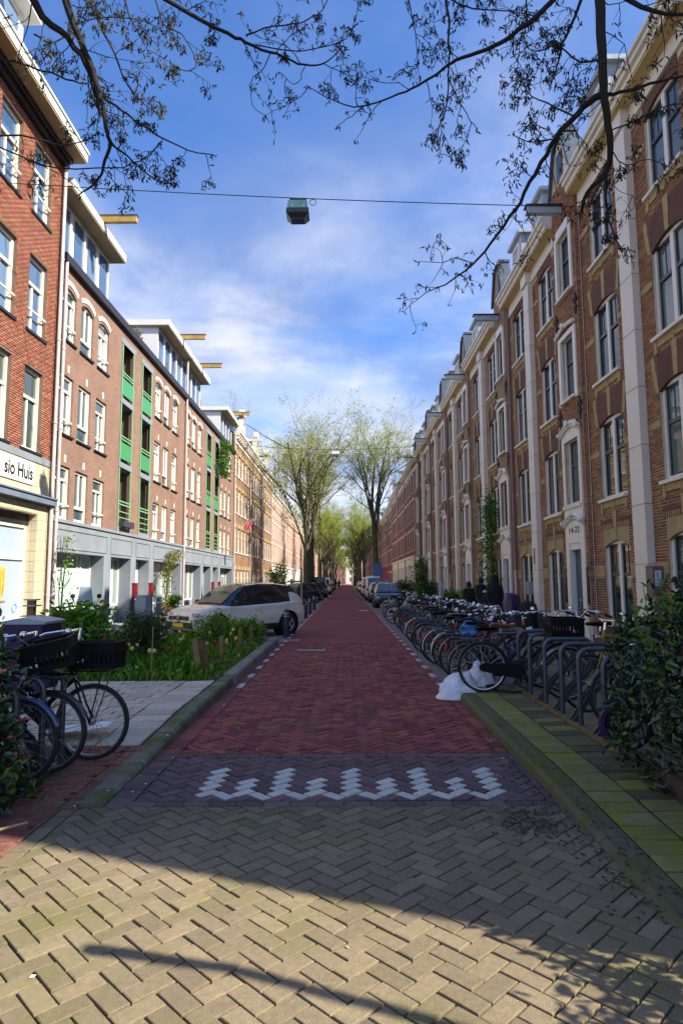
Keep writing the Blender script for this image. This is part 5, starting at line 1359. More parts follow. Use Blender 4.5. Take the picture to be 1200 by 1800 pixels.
# ================================================================== cars
def boolean_cut(me, cutters):
    a = bpy.data.objects.new('a', me); COL.objects.link(a); tmp = []
    for cme in cutters:
        c = bpy.data.objects.new('c', cme); COL.objects.link(c); tmp.append(c)
        md = a.modifiers.new('b','BOOLEAN'); md.operation = 'DIFFERENCE'; md.object = c; md.solver = 'EXACT'
    dg = bpy.context.evaluated_depsgraph_get(); r = bpy.data.meshes.new_from_object(a.evaluated_get(dg))
    for o in [a]+tmp: bpy.data.objects.remove(o)
    r.name = me.name; return r
def lerp_tab(tab, x):
    for (a, *p), (c, *q) in zip(tab, tab[1:]):
        if a <= x <= c:
            t = (x-a)/(c-a) if c > a else 0; return [u+(v-u)*t for u, v in zip(p,q)]
    return list(tab[0][1:]) if x < tab[0][0] else list(tab[-1][1:])
CARS = {
 # lower body: x, half width, underside z, belt z ; upper: x, z at the glass foot, roof z, half width at roof ; wheels
 'crossover': dict(low=[(-2.06,.70,.42,.90),(-1.98,.83,.34,1.02),(-1.6,.885,.26,1.06),(-.6,.89,.22,1.00),(.6,.89,.22,.96),(1.0,.885,.22,.97),(1.5,.86,.24,.93),(1.85,.80,.26,.84),(2.0,.72,.30,.76),(2.06,.60,.36,.68)],
   up=[(-1.99,1.0,1.04,.62),(-1.78,1.03,1.36,.60),(-1.55,1.03,1.50,.60),(-.9,1.0,1.565,.61),(-.2,.98,1.57,.61),(.28,.96,1.52,.60),(.62,.95,1.33,.62),(1.12,.95,.985,.68)], wx=(-1.27,1.33), wr=.335),
 'hatch': dict(low=[(-1.98,.68,.42,.84),(-1.9,.80,.34,.94),(-1.5,.85,.24,.96),(-.5,.855,.20,.93),(.6,.855,.20,.91),(1.0,.85,.20,.91),(1.5,.83,.22,.85),(1.8,.76,.24,.76),(1.96,.64,.30,.66),(2.0,.5,.36,.60)],
   up=[(-1.9,.92,.97,.60),(-1.72,.94,1.22,.56),(-1.45,.94,1.40,.56),(-.8,.92,1.46,.58),(-.1,.91,1.46,.58),(.3,.90,1.41,.57),(.7,.90,1.2,.6),(1.2,.90,.925,.66)], wx=(-1.22,1.26), wr=.31),
 'van': dict(low=[(-2.4,.82,.40,1.05),(-2.34,.92,.34,1.10),(-1.5,.95,.26,1.10),(.6,.95,.24,1.10),(1.3,.95,.24,1.10),(1.9,.92,.26,1.02),(2.25,.84,.28,.88),(2.38,.72,.34,.78),(2.42,.6,.4,.7)],
   up=[(-2.38,1.08,1.2,.85),(-2.33,1.08,1.88,.78),(-2.1,1.08,1.95,.77),(-.2,1.08,1.97,.77),(.75,1.08,1.92,.75),(1.05,1.08,1.75,.75),(1.75,1.05,1.10,.78)], wx=(-1.5,1.5), wr=.34)}
def car_meshes(kind, fine=True):
    D = CARS[kind]; n = 34 if fine else 18; out = {}
    x0, x1 = D['low'][0][0], D['low'][-1][0]; b = MB(); vs = []; prof = 13
    xs = [x0+(x1-x0)*i/n for i in range(n+1)]
    for x in xs:
        hw, zu, zb = lerp_tab(D['low'], x); zm = zu+(zb-zu)*.5
        half = [(hw*.0,zu),(hw*.80,zu),(hw*.955,zu+.06),(hw*.99,zm-.10),(hw,zm+.03),(hw*.972,zm+.12),(hw*.955,zb-.07),(hw*.88,zb-.005),(hw*.5,zb+.022),(0,zb+.03)]
        ring = [(x,y,z) for y, z in half]+[(x,-y,z) for y, z in half[-2:0:-1]]; vs += ring
    k = len(ring)
    b.add(vs,[(i*k+j,(i+1)*k+j,(i+1)*k+(j+1)%k,i*k+(j+1)%k) for i in range(n) for j in range(k)]+[tuple(range(k)),tuple(n*k+j for j in range(k-1,-1,-1))])
    body = b.mesh('body','paint_white',False)
    cut = []
    for wx in D['wx']:
        c = MB(); c.lathe([(D['wr']+.075,-1.2),(D['wr']+.075,1.2)],26,(wx,0,D['wr']+.01),(0,1,0)); cut.append(c.mesh('c','car_trim'))
    try: body = boolean_cut(body, cut)
    except Exception: pass
    body.polygons.foreach_set('use_smooth',[True]*len(body.polygons)); body.set_sharp_from_angle(angle=math.radians(38)); out['body'] = body
    # glasshouse
    U = D['up']; x0, x1 = U[0][0], U[-1][0]; m = 26 if fine else 14; b = MB(); g = []
    for i in range(m+1):
        x = x0+(x1-x0)*i/m; zf, zr_, hr = lerp_tab(U, x); hw = lerp_tab(D['low'], x)[0]; hb = hw*.915
        t = [0,.35,.7,.92,1.0]
        side = [(hb+(hr-hb)*q+.025*math.sin(PI*q),zf-.02+(zr_-zf+.0)*q) for q in t]
        g.append([(x,y,z) for y, z in side]+[(x,hr*.55,zr_+.022),(x,0,zr_+.03)]+[(x,-hr*.55,zr_+.022)]+[(x,-y,z) for y, z in side[::-1]])
    k = len(g[0]); vs = [p for r in g for p in r]
    b.add(vs,[(i*k+j,(i+1)*k+j,(i+1)*k+j+1,i*k+j+1) for i in range(m) for j in range(k-1)]); out['cabin'] = b.mesh('cabin','paint_white',True)
    def panel(name, mt, xa, xb, side, ta, tb, off=.006, end=None):
        q = MB(); P = []; N_ = 8
        for i in range(N_+1):
            x = xa+(xb-xa)*i/N_; zf, zr_, hr = lerp_tab(U, x); hb = lerp_tab(D['low'], x)[0]*.915
            row_ = []
            for tt in (ta,(ta+tb)/2,tb):
                row_.append((x,side*(hb+(hr-hb)*tt+.025*math.sin(PI*tt)+off),zf-.02+(zr_-zf)*tt))
            P.append(row_)
        q.add([p for r in P for p in r],[(i*3+j,(i+1)*3+j,(i+1)*3+j+1,i*3+j+1) for i in range(N_) for j in (0,1)]); return q.mesh(name,mt,True)
    def cross(name, mt, xa, xb, wf, off=.008):
        q = MB(); P = []; N_ = 6
        for i in range(N_+1):
            x = xa+(xb-xa)*i/N_; zf, zr_, hr = lerp_tab(U, x); P.append([(x+off,y*hr*wf,zr_+off+.03*(1-abs(y))+.0) for y in (-1,-.5,0,.5,1)])
        q.add([p for r in P for p in r],[(i*5+j,(i+1)*5+j,(i+1)*5+j+1,i*5+j+1) for i in range(N_) for j in range(4)]); return q.mesh(name,mt,True)
    out['panel'] = panel; out['cross'] = cross; out['D'] = D; return out
def _cwheel(r):
    b = MB(); b.lathe([(r*.62,-.10),(r*.70,-.105),(r*.96,-.09),(r,-.05),(r,.05),(r*.96,.09),(r*.70,.105),(r*.62,.10)],26,(0,0,0),(0,1,0),cap=False); return b.mesh('tyre','rubber',True)
def _calloy(r):
    b = MB(); b.ring((0,.07,0),(0,1,0),r*.64,(.02,.03),26,5); b.lathe([(0,.09),(r*.16,.095),(r*.18,.06)],12,(0,0,0),(0,1,0))
    for i in range(5):
        a = 2*PI*i/5
        for s in (-.12,.12): b.bar((r*.12*math.cos(a),.085,r*.12*math.sin(a)),(r*.64*math.cos(a+s),.08,r*.64*math.sin(a+s)),.03,.02,up=(0,1,0))
    b.lathe([(0,.0),(r*.63,.001)],20,(0,0,0),(0,1,0),m=1,cap=False); return b.mesh('wheel',['alloy','car_trim'],True)
def car(label, cat, kind, loc, rotz, col, roof=None, group=None, fine=False):
    M_ = shared(('car',kind,fine), lambda: car_meshes(kind,fine)); D = M_['D']; T = thing('parked_van' if kind == 'van' else 'parked_car', label, cat, loc, rotz, group)
    paint(inst('body', M_['body'], T), col); cb = paint(inst('cabin', M_['cabin'], T), roof or col)
    U = D['up']; w = D['wr']; P = M_['panel']; C = M_['cross']
    xr, xf = U[1][0], U[-1][0]
    def pan(nm, mt, *a, **k): inst(nm, shared(('cp',kind,fine,nm,a), lambda: P(nm,mt,*a,**k)), T)
    if kind == 'van':
        for s in (-1,1): pan('side_window','car_glass',.55,1.45,s,.14,.86)
        if 'dark' in label or 'white van' in label: pass
        inst('windscreen', shared(('cx',kind,fine,1), lambda: C('windscreen','screen_glass',.98,1.72,.93)), T); inst('rear_window', shared(('cx',kind,fine,2), lambda: MB().box(-2.41,-2.385,-.7,.7,1.25,1.75).mesh('rear_window','car_glass')), T)
    elif kind == 'crossover':
        for s in (-1,1):
            pan('side_window','car_glass',-.16,.86,s,.10,.88); pan('side_window','car_glass',-1.30,-.24,s,.12,.88); pan('quarter_panel','paint_cream',-1.95,-1.36,s,.02,.60)
        inst('windscreen', shared(('cx',kind,fine,1), lambda: C('windscreen','screen_glass',.36,1.09,.93)), T); inst('rear_window', shared(('cx',kind,fine,2), lambda: C('rear_window','car_glass',-1.92,-1.62,.9,off=.006)), T)
    else:
        for s in (-1,1): pan('side_window','car_glass',-.16,.92,s,.10,.88); pan('side_window','car_glass',-1.42,-.24,s,.12,.88)
        inst('windscreen', shared(('cx',kind,fine,1), lambda: C('windscreen','screen_glass',.38,1.16,.93)), T); inst('rear_window', shared(('cx',kind,fine,2), lambda: C('rear_window','car_glass',-1.86,-1.5,.9)), T)
    for wx in D['wx']:
        for s in (-1,1):
            hw = lerp_tab(D['low'], wx)[0]; q = inst('wheel', shared(('ca',w), lambda: _calloy(w)), T, (wx,s*(hw-.115),w), 0 if s > 0 else PI); inst('tyre', shared(('ct',w), lambda: _cwheel(w)), q)
            inst('wheel_arch', shared(('cwa',w), lambda: MB().lathe([(w+.068,-.3),(w+.068,.0)],22,(0,0,0),(0,1,0),cap=False).lathe([(0,-.3),(w+.068,-.3)],22,(0,0,0),(0,1,0),cap=False).mesh('wheel_arch','car_trim')), T, (wx,s*(hw-.03),w+.01), 0 if s > 0 else PI)
    # trim
    low = D['low']; x1 = low[-1][0]; hw1 = low[-3][1]; zf = low[-1][3]
    def sill(s):
        b = MB(); a, c = D['wx'][0]+w+.09, D['wx'][1]-w-.09; h = lerp_tab(low,0)[0]; b.prism([(s*(h-.06),.20),(s*(h+.012),.24),(s*(h+.016),.36),(s*(h-.03),.40)],a,c,'x'); return b.mesh('sill','car_trim')
    for s in (-1,1):
        inst('sill', shared(('csl',kind,s), lambda: sill(s)), T)
        h = lerp_tab(low,.8)[0]
        def mir():
            b = MB(); b.lathe([(0,-.08),(.07,-.06),(.085,0),(.07,.07),(0,.09)],10,(.80,s*(h+.10),lerp_tab(low,.8)[2]+.06),(0,1,0),sx=.7,sy=.9); b.bar((.80,s*(h-.06),lerp_tab(low,.8)[2]-.02),(.80,s*(h+.06),lerp_tab(low,.8)[2]+.03),.05,.04); return b.mesh('mirror','car_trim',True)
        inst('mirror', shared(('cmi',kind,s), mir), T)
        for q, xd in enumerate((-.12,-1.0) if kind != 'van' else (.35,)):
            def hd(): 
                hh = lerp_tab(low,xd)[0]; zb = lerp_tab(low,xd)[2]; return MB().box(xd-.02,xd+.16,min(s*hh*.97,s*(hh*.97+.028)),max(s*hh*.97,s*(hh*.97+.028)),zb-.17,zb-.135).mesh('handle','paint_cream' if kind == 'crossover' else 'car_trim')
            inst('handle', shared(('chd',kind,s,q), hd), T)
        def seam():
            b = MB()
            for xd in ((.92,-.20,-1.15) if kind != 'van' else (1.2,.2)):
                pts = []
                for t in range(7):
                    z = .40+(lerp_tab(low,xd)[2]-.42)*t/6; hh, zu, zb = lerp_tab(low,xd); zm = zu+(zb-zu)*.5
                    y = hh*(.985 if z < zm else 1.0-.045*(z-zm)/(zb-zm)) ; pts.append((xd-(.10*(t/6) if xd < -1 else 0),s*(y+.001),z))
                b.tube(pts,.0045,4)
            return b.mesh('door_seam','car_trim')
        if fine: inst('door_seam', shared(('csm',kind,s), seam), T)
        def hl():
            xa = low[-2][0]; b = MB(); z = zf+.03; y = s*(low[-3][1]-.16)
            b.lathe([(0,-.10),(.09,-.07),(.12,0),(.09,.06),(0,.08)],12,(xa-.06,y,z),(.9,s*.35,.15),sx=1.15,sy=.6); return b.mesh('headlight','lamp_clear',True)
        inst('headlight', shared(('chl',kind,s), hl), T)
        def tl():
            xa = low[1][0]; b = MB(); hh = low[1][1]; z = low[1][3]-.06; b.lathe([(0,-.05),(.09,-.03),(.12,.0),(.09,.03),(0,.05)],12,(xa+.02,s*(hh-.03),z),(-.6,s*.8,.1),sx=1.1,sy=.75 if kind != 'van' else 1.7); return b.mesh('tail_light','lamp_red',True)
        inst('tail_light', shared(('ctl',kind,s), tl), T)
    b = MB(); b.prism([(x1-.20,low[-1][2]-.06),(x1+.015,low[-1][2]+.0),(x1+.02,low[-1][2]+.14),(x1-.02,low[-1][2]+.17)],-.62,.62,'y')
    inst('bumper', shared(('cbf',kind), lambda: b.mesh('bumper','car_trim')), T)
    inst('grille', shared(('cgr',kind), lambda: MB().prism([(x1-.10,zf-.13),(x1+.022,zf-.10),(x1+.012,zf-.01),(x1-.03,zf+.03)],-.50,.50,'y').mesh('grille','car_trim')), T)
    inst('badge', shared(('cbd',kind), lambda: MB().prism([(0,-.11),(.06,0),(0,.11),(-.06,0)],x1+.02,x1+.04,'x').mesh('badge','chrome')), T, (0,0,zf-.05))
    inst('number_plate', shared(('cnp',kind), lambda: MB().box(x1+.02,x1+.032,-.26,.26,low[-1][2]+.02,low[-1][2]+.13).mesh('number_plate','plate_yellow')), T)
    xb = low[0][0]; inst('number_plate', shared(('cnr',kind), lambda: MB().box(xb-.015,xb-.002,-.26,.26,.62,.73).mesh('number_plate','plate_yellow')), T)
    inst('bumper', shared(('cbr',kind), lambda: MB().prism([(xb+.22,.32),(xb-.012,.40),(xb-.012,.56),(xb+.06,.60)],-.62,.62,'y').mesh('bumper','car_trim')), T)
    return T
a = PI+math.radians(47)
car('cream crossover with black roof parked at an angle behind the flower bed','car','crossover',(-3.25,19.45,0),a,'paint_cream','paint_black',None,True)
lg = 'cars parked along the left side'; rg = 'cars parked along the right side'
car('dark hatchback parked behind the cream car, next to the bollards','car','hatch',(-3.55,47.0,0),PI+math.radians(55),'paint_darkgrey','paint_darkgrey',lg)
car('dark blue car by the left tree trunk','car','hatch',(-3.3,52.2,0),PI+math.radians(60),'paint_navy','paint_navy',lg)
car('large dark van on the left below the big tree','van','van',(-2.75,63.0,0),PI/2,'paint_slate','paint_slate',lg)
car('white van on the left, beyond the dark van','van','van',(-2.65,76.0,0),PI/2,'paint_white','paint_white',lg)
for y, col in ((84,'paint_navy'),(91,'paint_black'),(100,'paint_silver'),(110,'paint_darkgrey')): car({84:'navy',91:'black',100:'silver',110:'dark grey'}[y]+' distant car parked on the left beyond the white van','car','hatch',(-2.65,y,0),PI/2,col,col,lg)
for y, kind, col, lab in ((39.5,'hatch','paint_navy','navy car parked at the end of the bicycle row, facing the viewer'),(48.5,'hatch','paint_blue','blue car with a bronze front, second in the right hand row'),(53.8,'van','paint_white','white van, third vehicle in the right hand row'),
    (60.5,'hatch','paint_silver','silver car beyond the first white van on the right'),(66.5,'van','paint_white','second white van, farther along the right'),(73,'hatch','paint_blue','blue car beyond the second white van'),(79,'hatch','paint_silver','small silver car far along the right'),(86,'hatch','paint_white','small white car far along the right'),(94,'hatch','paint_navy','navy car far along the right'),(103,'hatch','paint_silver','last silver car visible along the right')):
    car(lab,'van' if kind == 'van' else 'car',kind,(2.52,y,0),-PI/2,col,col,rg)
# ================================================================== plants
def leaf_np(pos, dr, nr, L, Wd, fold=.25, curl=.15):
    """one folded six-point leaf per row of pos; returns verts, quads"""
    pos = np.asarray(pos); n = len(pos); dr = dr/np.linalg.norm(dr,axis=1,keepdims=True); sd = np.cross(dr,nr); sd /= np.linalg.norm(sd,axis=1,keepdims=True)+1e-9; up = np.cross(sd,dr)
    L = np.broadcast_to(L,(n,))[:,None]; Wd = np.broadcast_to(Wd,(n,))[:,None]
    def P(a, b, c): return pos+dr*L*a+sd*Wd*b+up*L*c
    V = np.stack([P(0,0,0),P(.3,.5,fold*.4),P(.68,.42,fold*.4-curl*.3),P(1,0,-curl),P(.68,-.42,fold*.4-curl*.3),P(.3,-.5,fold*.4)],1)
    q = np.array([(0,1,2,3),(0,3,4,5)]); F = (np.arange(n)[:,None,None]*6+q[None]).reshape(-1,4)
    return V.reshape(-1,3), F
def rnd_dirs(n, zb=0.): 
    v = RNG.normal(size=(n,3)); v[:,2] += zb; return v/np.linalg.norm(v,axis=1,keepdims=True)
def leaf_obj(name, pos, dr, nr, L, Wd, mats, parent, mi=None, **k):
    v, f = leaf_np(pos,dr,nr,L,Wd,**k); m2 = None if mi is None else np.repeat(mi,2)
    return inst(name, np_mesh(name,v,f,mats,False,m2), parent, kind='stuff')
def hedge(label, x0, x1, y0, y1, z0, z1, n, seed, loc, berries=0):
    rs = np.random.default_rng(seed); T = thing('hedge', label, 'hedge', loc)
    A = [('l',(y1-y0)*(z1-z0)),('r',(y1-y0)*(z1-z0)),('f',(x1-x0)*(z1-z0)),('b',(x1-x0)*(z1-z0)),('t',(x1-x0)*(y1-y0))]; tot = sum(a for _, a in A)
    P = []; Nn = []
    for k, a in A:
        m = int(n*a/tot); u, v = rs.random(m), rs.random(m); dep = np.abs(rs.normal(0,.09,m))-.05
        if k in 'lr': p = np.stack([np.full(m,x0 if k == 'l' else x1),y0+u*(y1-y0),z0+v*(z1-z0)],1); nn = np.array([-1 if k == 'l' else 1,0,0])
        elif k in 'fb': p = np.stack([x0+u*(x1-x0),np.full(m,y0 if k == 'f' else y1),z0+v*(z1-z0)],1); nn = np.array([0,-1 if k == 'f' else 1,0])
        else: p = np.stack([x0+u*(x1-x0),y0+v*(y1-y0),np.full(m,z1)],1); nn = np.array([0,0,1])
        lump = .10*np.sin(p[:,1]*3.1+p[:,2]*2.3+seed)+.08*np.sin(p[:,0]*4.3-p[:,2]*5.1+p[:,1]*6.)+.05*np.sin(p[:,2]*9+p[:,0]*7+p[:,1]*11)
        p = p+nn[None]*(lump-dep)[:,None]
        # rounded shoulders
        if k != 't': p = p-nn[None]*(np.clip((p[:,2]-(z1-.35))/.35,0,1)**2*.28)[:,None]
        P.append(p); Nn.append(np.repeat(nn[None],m,0))
    P = np.concatenate(P); Nn = np.concatenate(Nn); m = len(P)
    P[:,2] = np.where(P[:,2] > z1-.05,P[:,2]+.05*rs.random(m),P[:,2])
    d = Nn*.55+rs.normal(size=(m,3))*.6+np.array([0,0,.35]); nr = Nn+rs.normal(size=(m,3))*.5+np.array([0,0,.6])
    fresh = (rs.random(m) < np.where(P[:,2] > z1-.25,.30,.07)).astype(int)
    leaf_obj('foliage',P,d,nr,rs.uniform(.05,.095,m),rs.uniform(.026,.042,m),['leaf_hedge','leaf_fresh'],T,fresh)
    # upright shoots with fresh leaves
    k = int((x1-x0)*(y1-y0)*16); q = []; qd = []; b = MB()
    for i in range(k):
        x, y = rs.uniform(x0,x1), rs.uniform(y0,y1); h = rs.uniform(.08,.26); b.tube([(x,y,z1-.15),(x+rs.normal(0,.02),y+rs.normal(0,.02),z1+h)],.004,4)
        for j in range(7): q.append((x,y,z1+h*(j/6)+.01)); a = j*2.4+i; qd.append((math.cos(a)*.7,math.sin(a)*.7,.8))
    q = np.array(q); qd = np.array(qd); leaf_obj('foliage',q,qd,rnd_dirs(len(q),1.),rs.uniform(.05,.085,len(q)),.032,['leaf_hedge','leaf_fresh'],T,(rs.random(len(q)) < .55).astype(int))
    c = MB(); nx, ny = 5, 9
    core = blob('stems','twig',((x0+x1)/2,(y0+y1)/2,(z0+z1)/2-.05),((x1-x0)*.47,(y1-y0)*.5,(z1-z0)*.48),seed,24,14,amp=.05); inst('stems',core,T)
    inst('stems', b.mesh('stems','leaf_mid'), T, kind='stuff')
    if berries:
        bb = MB()
        for i in range(berries):
            x, y, z = x1+.10, rs.uniform(y0,y1), rs.uniform(z0+.2,z1-.1); bb.lathe([(0,-.02),(.02,0),(0,.02)],6,(x,y,z))
        bb.build('flowers','petal_pink',T,kind='stuff')
    return T
hedge('glossy dark green hedge filling the lower right corner, over the rack', 2.37, 4.5, 1.7, 5.80, .10, 1.37, 14500, 3, (0,0,0))
hedge('dark green hedge at the left edge beside the crate bicycles', -4.9, -2.52, 4.45, 5.02, .05, 1.22, 5200, 6, (0,0,0), 14)
hedge('low leafy fringe under the left hedge by the red bricks', -3.6, -2.34, 4.30, 5.0, .0, .34, 1500, 9, (0,0,0))
b = MB(); b.box(2.33,2.385,1.6,5.62,.02,.24); tag(b.build('border_board','edge_board',None), 'dark timber edging board in front of the right hedge', 'edging board')
b = MB(); b.box(-3.7,-2.58,4.12,4.17,.0,.10); tag(b.build('border_board','edge_board',None), 'low timber board at the foot of the left hedge', 'edging board')
b = MB(); b.tube([(-2.75,3.75,.04),(-2.45,4.08,.05),(-2.28,4.30,.05),(-2.12,4.42,.06)],[.016,.014,.011,.007],6); b.tube([(-2.45,4.08,.05),(-2.5,3.85,.04),(-2.46,3.7,.04)],[.012,.010,.006],5); tag(b.build('fallen_branch','cane',None,True), 'pale bare fallen branch on the red bricks by the left hedge', 'branch')
b = MB(); b.ring((0,0,0),(.45,1,.1),.19,(.035,.025),24,6); tag(b.build('mudguard','cover_purple',None,True,(2.50,5.92,.34)), 'curved purple mudguard poking out of the right hedge', 'mudguard')
# litter
b = MB(); rs = random.Random(4)
for i in range(150):
    x, y = (rs.uniform(-2.0,-1.6), rs.uniform(4.8,9.5)) if rs.random() < .35 else ((rs.uniform(1.4,2.3), rs.uniform(3,9)) if rs.random() < .6 else (rs.uniform(-1.8,1.8), rs.uniform(2.3,9)))
    z = .105 if x > 1.76 else (zl(y)+.012 if x < -1.77 else .004); a = rs.uniform(0,6.3); s = rs.uniform(.006,.018)
    b.add([(x+s*math.cos(a),y+s*math.sin(a),z+.002),(x-s*.5*math.sin(a),y+s*.5*math.cos(a),z+.006),(x-s*math.cos(a),y-s*math.sin(a),z+.003),(x+s*.5*math.sin(a),y-s*.5*math.cos(a),z+.001)],[(0,1,2,3)],rs.choice((0,0,1,1,1)))
o = b.build('fallen_petals',['paper_white','cardboard'],None,fixn=False); o['kind'] = 'stuff'; tag(o,'scattered pale petals and dead leaves on the paving and along the kerbs','litter')
b = MB()
for i in range(900):
    x, y = 1.62+rs.gauss(-.06,.11), rs.uniform(3.2,7.4)
    if rs.random() < .35: x, y = 1.25+rs.gauss(0,.16), 4.55+rs.gauss(0,.16)
    if x > 1.74: x = 1.74
    a = rs.uniform(0,6.3); s = rs.uniform(.006,.020); z = (.004 if x < 1.56 else zr(y)+.004)
    b.add([(x+s*math.cos(a),y+s*math.sin(a),z+.002),(x-s*.5*math.sin(a),y+s*.5*math.cos(a),z+.007),(x-s*math.cos(a),y-s*math.sin(a),z+.003),(x+s*.5*math.sin(a),y-s*.5*math.cos(a),z+.001)],[(0,1,2,3)],rs.choice((0,0,0,1)))
o = b.build('leaf_litter',['edge_board','soil'],None,fixn=False); o['kind'] = 'stuff'; tag(o,'dark dead leaves and dirt gathered along the right kerb','leaf litter')
# ------------------------------------------------------------------ flower bed
rs = np.random.default_rng(21); n = 9000
x = rs.uniform(-6.1,-2.02,n); y = rs.uniform(10.15,16.9,n); p = np.stack([x,y,np.full(n,.08)],1); d = rs.normal(size=(n,3))*.35+np.array([0,0,1.]); near = np.clip((-2.0-x)/.6,0.25,1)*np.where(y < 10.7,.6,1)
leaf_grass = leaf_np(p,d,rnd_dirs(n),rs.uniform(.12,.34,n)*near,rs.uniform(.012,.03,n),curl=.25)
G = inst('grass',np_mesh('grass',*leaf_grass,['leaf_mid','leaf_lime'],False,np.repeat((rs.random(n) < .45).astype(int),2))); G['kind'] = 'stuff'; tag(G,'lush grass and bulb leaves filling the flower bed left of the road','grass')
n = 3600; x = rs.uniform(-6.0,-2.1,n); y = rs.uniform(10.3,16.8,n); p = np.stack([x,y,rs.uniform(.08,.26,n)],1)
o = leaf_obj('ground_cover',p,rs.normal(size=(n,3))+np.array([0,0,.5]),rnd_dirs(n,2.),rs.uniform(.06,.13,n),rs.uniform(.03,.06,n),['leaf_mid','leaf_lime','leaf_grey'],None,rs.integers(0,3,n)); tag(o,'broad leaved ground cover among the grass of the flower bed','ground cover')
def shrub(label, x, y, z, r, h, n, mats, L, Wd, cat='shrub', up=.5, stems=7, flat=.0, mix=(.5,)):
    T = thing('shrub', label, cat, (x,y,z)); rs = np.random.default_rng(int(abs(x*100+y*10)))
    b = MB(); P = []; D = []
    for i in range(stems):
        a = 2.4*i; rr = r*math.sqrt((i+.5)/stems)*.85; tip = Vector((rr*math.cos(a),rr*math.sin(a),h*(1-.35*(rr/r)**2)*rs.uniform(.8,1.05))); mid = tip*.5+Vector((rs.normal(0,.04),rs.normal(0,.04),h*.06)); b.tube([(0,0,0),mid,tip],[.012,.008,.004],5)
        for j in range(n//stems):
            t = rs.uniform(.15,1.0); q = (mid*(t*2) if t < .5 else mid+(tip-mid)*(t*2-1)); s = r*.30*(1.1-.5*t); P.append((q.x+rs.normal(0,s),q.y+rs.normal(0,s),max(.03,q.z+rs.normal(0,s*.7)))); D.append((rs.normal(0,.6)+q.x*.6,rs.normal(0,.6)+q.y*.6,up+rs.normal(0,.4)))
    b.build('stems','twig',T,kind='stuff'); m = len(P)
    mi = np.searchsorted(np.cumsum(mix),rs.random(m)).clip(0,len(mats)-1)
    leaf_obj('foliage',np.array(P),np.array(D),rnd_dirs(m,1.),rs.uniform(.7,1.3,m)*L,rs.uniform(.7,1.3,m)*Wd,mats,T,mi); return T
shrub('tall dark feathery shrub at the left of the flower bed',-3.90,12.5,.08,.55,1.02,2600,['leaf_hedge','leaf_grey'],.09,.018,up=.9,stems=16)
shrub('light green leafy shrub behind the pale tiles, left end of the bed',-4.75,12.0,.08,.5,.85,1200,['leaf_grey','leaf_lime'],.09,.03,stems=10)
shrub('airy green shrub in front of the front wheel of the cream car',-3.15,15.2,.08,.5,.82,1500,['leaf_grey','leaf_lime'],.07,.022,up=.7,stems=14)
shrub('bushy lime green plant at the far right end of the flower bed',-2.42,16.2,.08,.42,.60,1300,['leaf_lime','leaf_mid'],.09,.03,stems=10)
shrub('lime plant with pale buds beside the cream car',-2.95,16.4,.08,.40,.62,900,['leaf_lime','leaf_mid'],.08,.026,stems=9)
shrub('leafy peony bush in front of the blue scooter',-5.1,12.3,.08,.60,1.25,1500,['leaf_mid','leaf_lime'],.14,.06,up=.1,stems=11,mix=(.75,.25))
def flower(kind, col, x, y, h):
    def st(): return MB().tube([(0,0,0),(.01,0,.5),(0,.012,1)],.006,4).mesh('stem','leaf_mid')
    def tul():
        b = MB(); b.lathe([(.012,0),(.030,.015),(.036,.04),(.026,.068),(.018,.075)],8,(0,0,0)); return b.mesh('bloom',col)
    def daf():
        b = MB(); 
        for i in range(6):
            a = PI*i/3; b.add([(0,0,0),(.03*math.cos(a-.4),.03*math.sin(a-.4),.006),(.055*math.cos(a),.055*math.sin(a),.004),(.03*math.cos(a+.4),.03*math.sin(a+.4),.006)],[(0,1,2,3)])
        b.lathe([(.010,0),(.018,.02),(.024,.03)],8,m=1); return b.mesh('bloom',[col,'petal_yellow'])
    T = thing('flower',{'petal_red':'dark red tulip standing among the grass of the flower bed','petal_white':'white daffodil among the grass of the flower bed','petal_yellow':'yellow daffodil among the grass of the flower bed'}[col],'flower',(x,y,.08),random.uniform(0,6),{'petal_red':'red tulips in the flower bed','petal_white':'white daffodils in the flower bed','petal_yellow':'yellow daffodils in the flower bed'}[col])
    s = inst('stem',shared('fst',st),T); s.scale = (1,1,h); bl = inst('bloom',shared(('bl',kind,col),tul if kind == 'tulip' else daf),T,(0,.012,h))
    if kind == 'daf': bl.rotation_euler = (1.15,0,random.uniform(-.8,.8)+PI*0)
    bl.scale = (.95,.95,.95)
rf = random.Random(8)
for i in range(9): flower('tulip','petal_red',rf.uniform(-4.6,-2.3),rf.uniform(10.6,14.5),rf.uniform(.36,.5))
for i in range(26): flower('daf','petal_white',rf.uniform(-4.9,-2.3),rf.uniform(10.7,15.8),rf.uniform(.34,.5))
for i in range(18): flower('daf','petal_yellow',rf.uniform(-4.9,-2.3),rf.uniform(10.6,15.8),rf.uniform(.34,.5))
def stake(lab, x, y, h, r, lean=(0,0), sq=False, m='stake_wood'):
    b = MB(); top = (lean[0],lean[1],h)
    if sq: b.bar((0,0,0),top,r*2,r*2)
    else: b.tube([(0,0,0),(top[0]*.5,top[1]*.5,h*.5),top],[r,r,r*.95],8)
    tag(b.build('wooden_stake',m,None,loc=(x,y,.07)),lab,'stake','wooden stakes in the flower bed')
stake('thick square stake nearest the tiles, leaning left',-2.42,10.75,.62,.045,(-.10,.02),True); stake('dark stake leaning against the thick square one',-2.28,10.85,.58,.035,(-.16,.08),True)
stake('round stake in the middle of the flower bed edge',-2.28,11.9,.56,.045,(-.01,0)); stake('round stake just beyond the middle one',-2.22,13.6,.58,.05); stake('round stake half hidden in the lime plant',-2.22,15.2,.56,.045); stake('farthest round stake beside the cream car',-2.14,16.55,.55,.04)
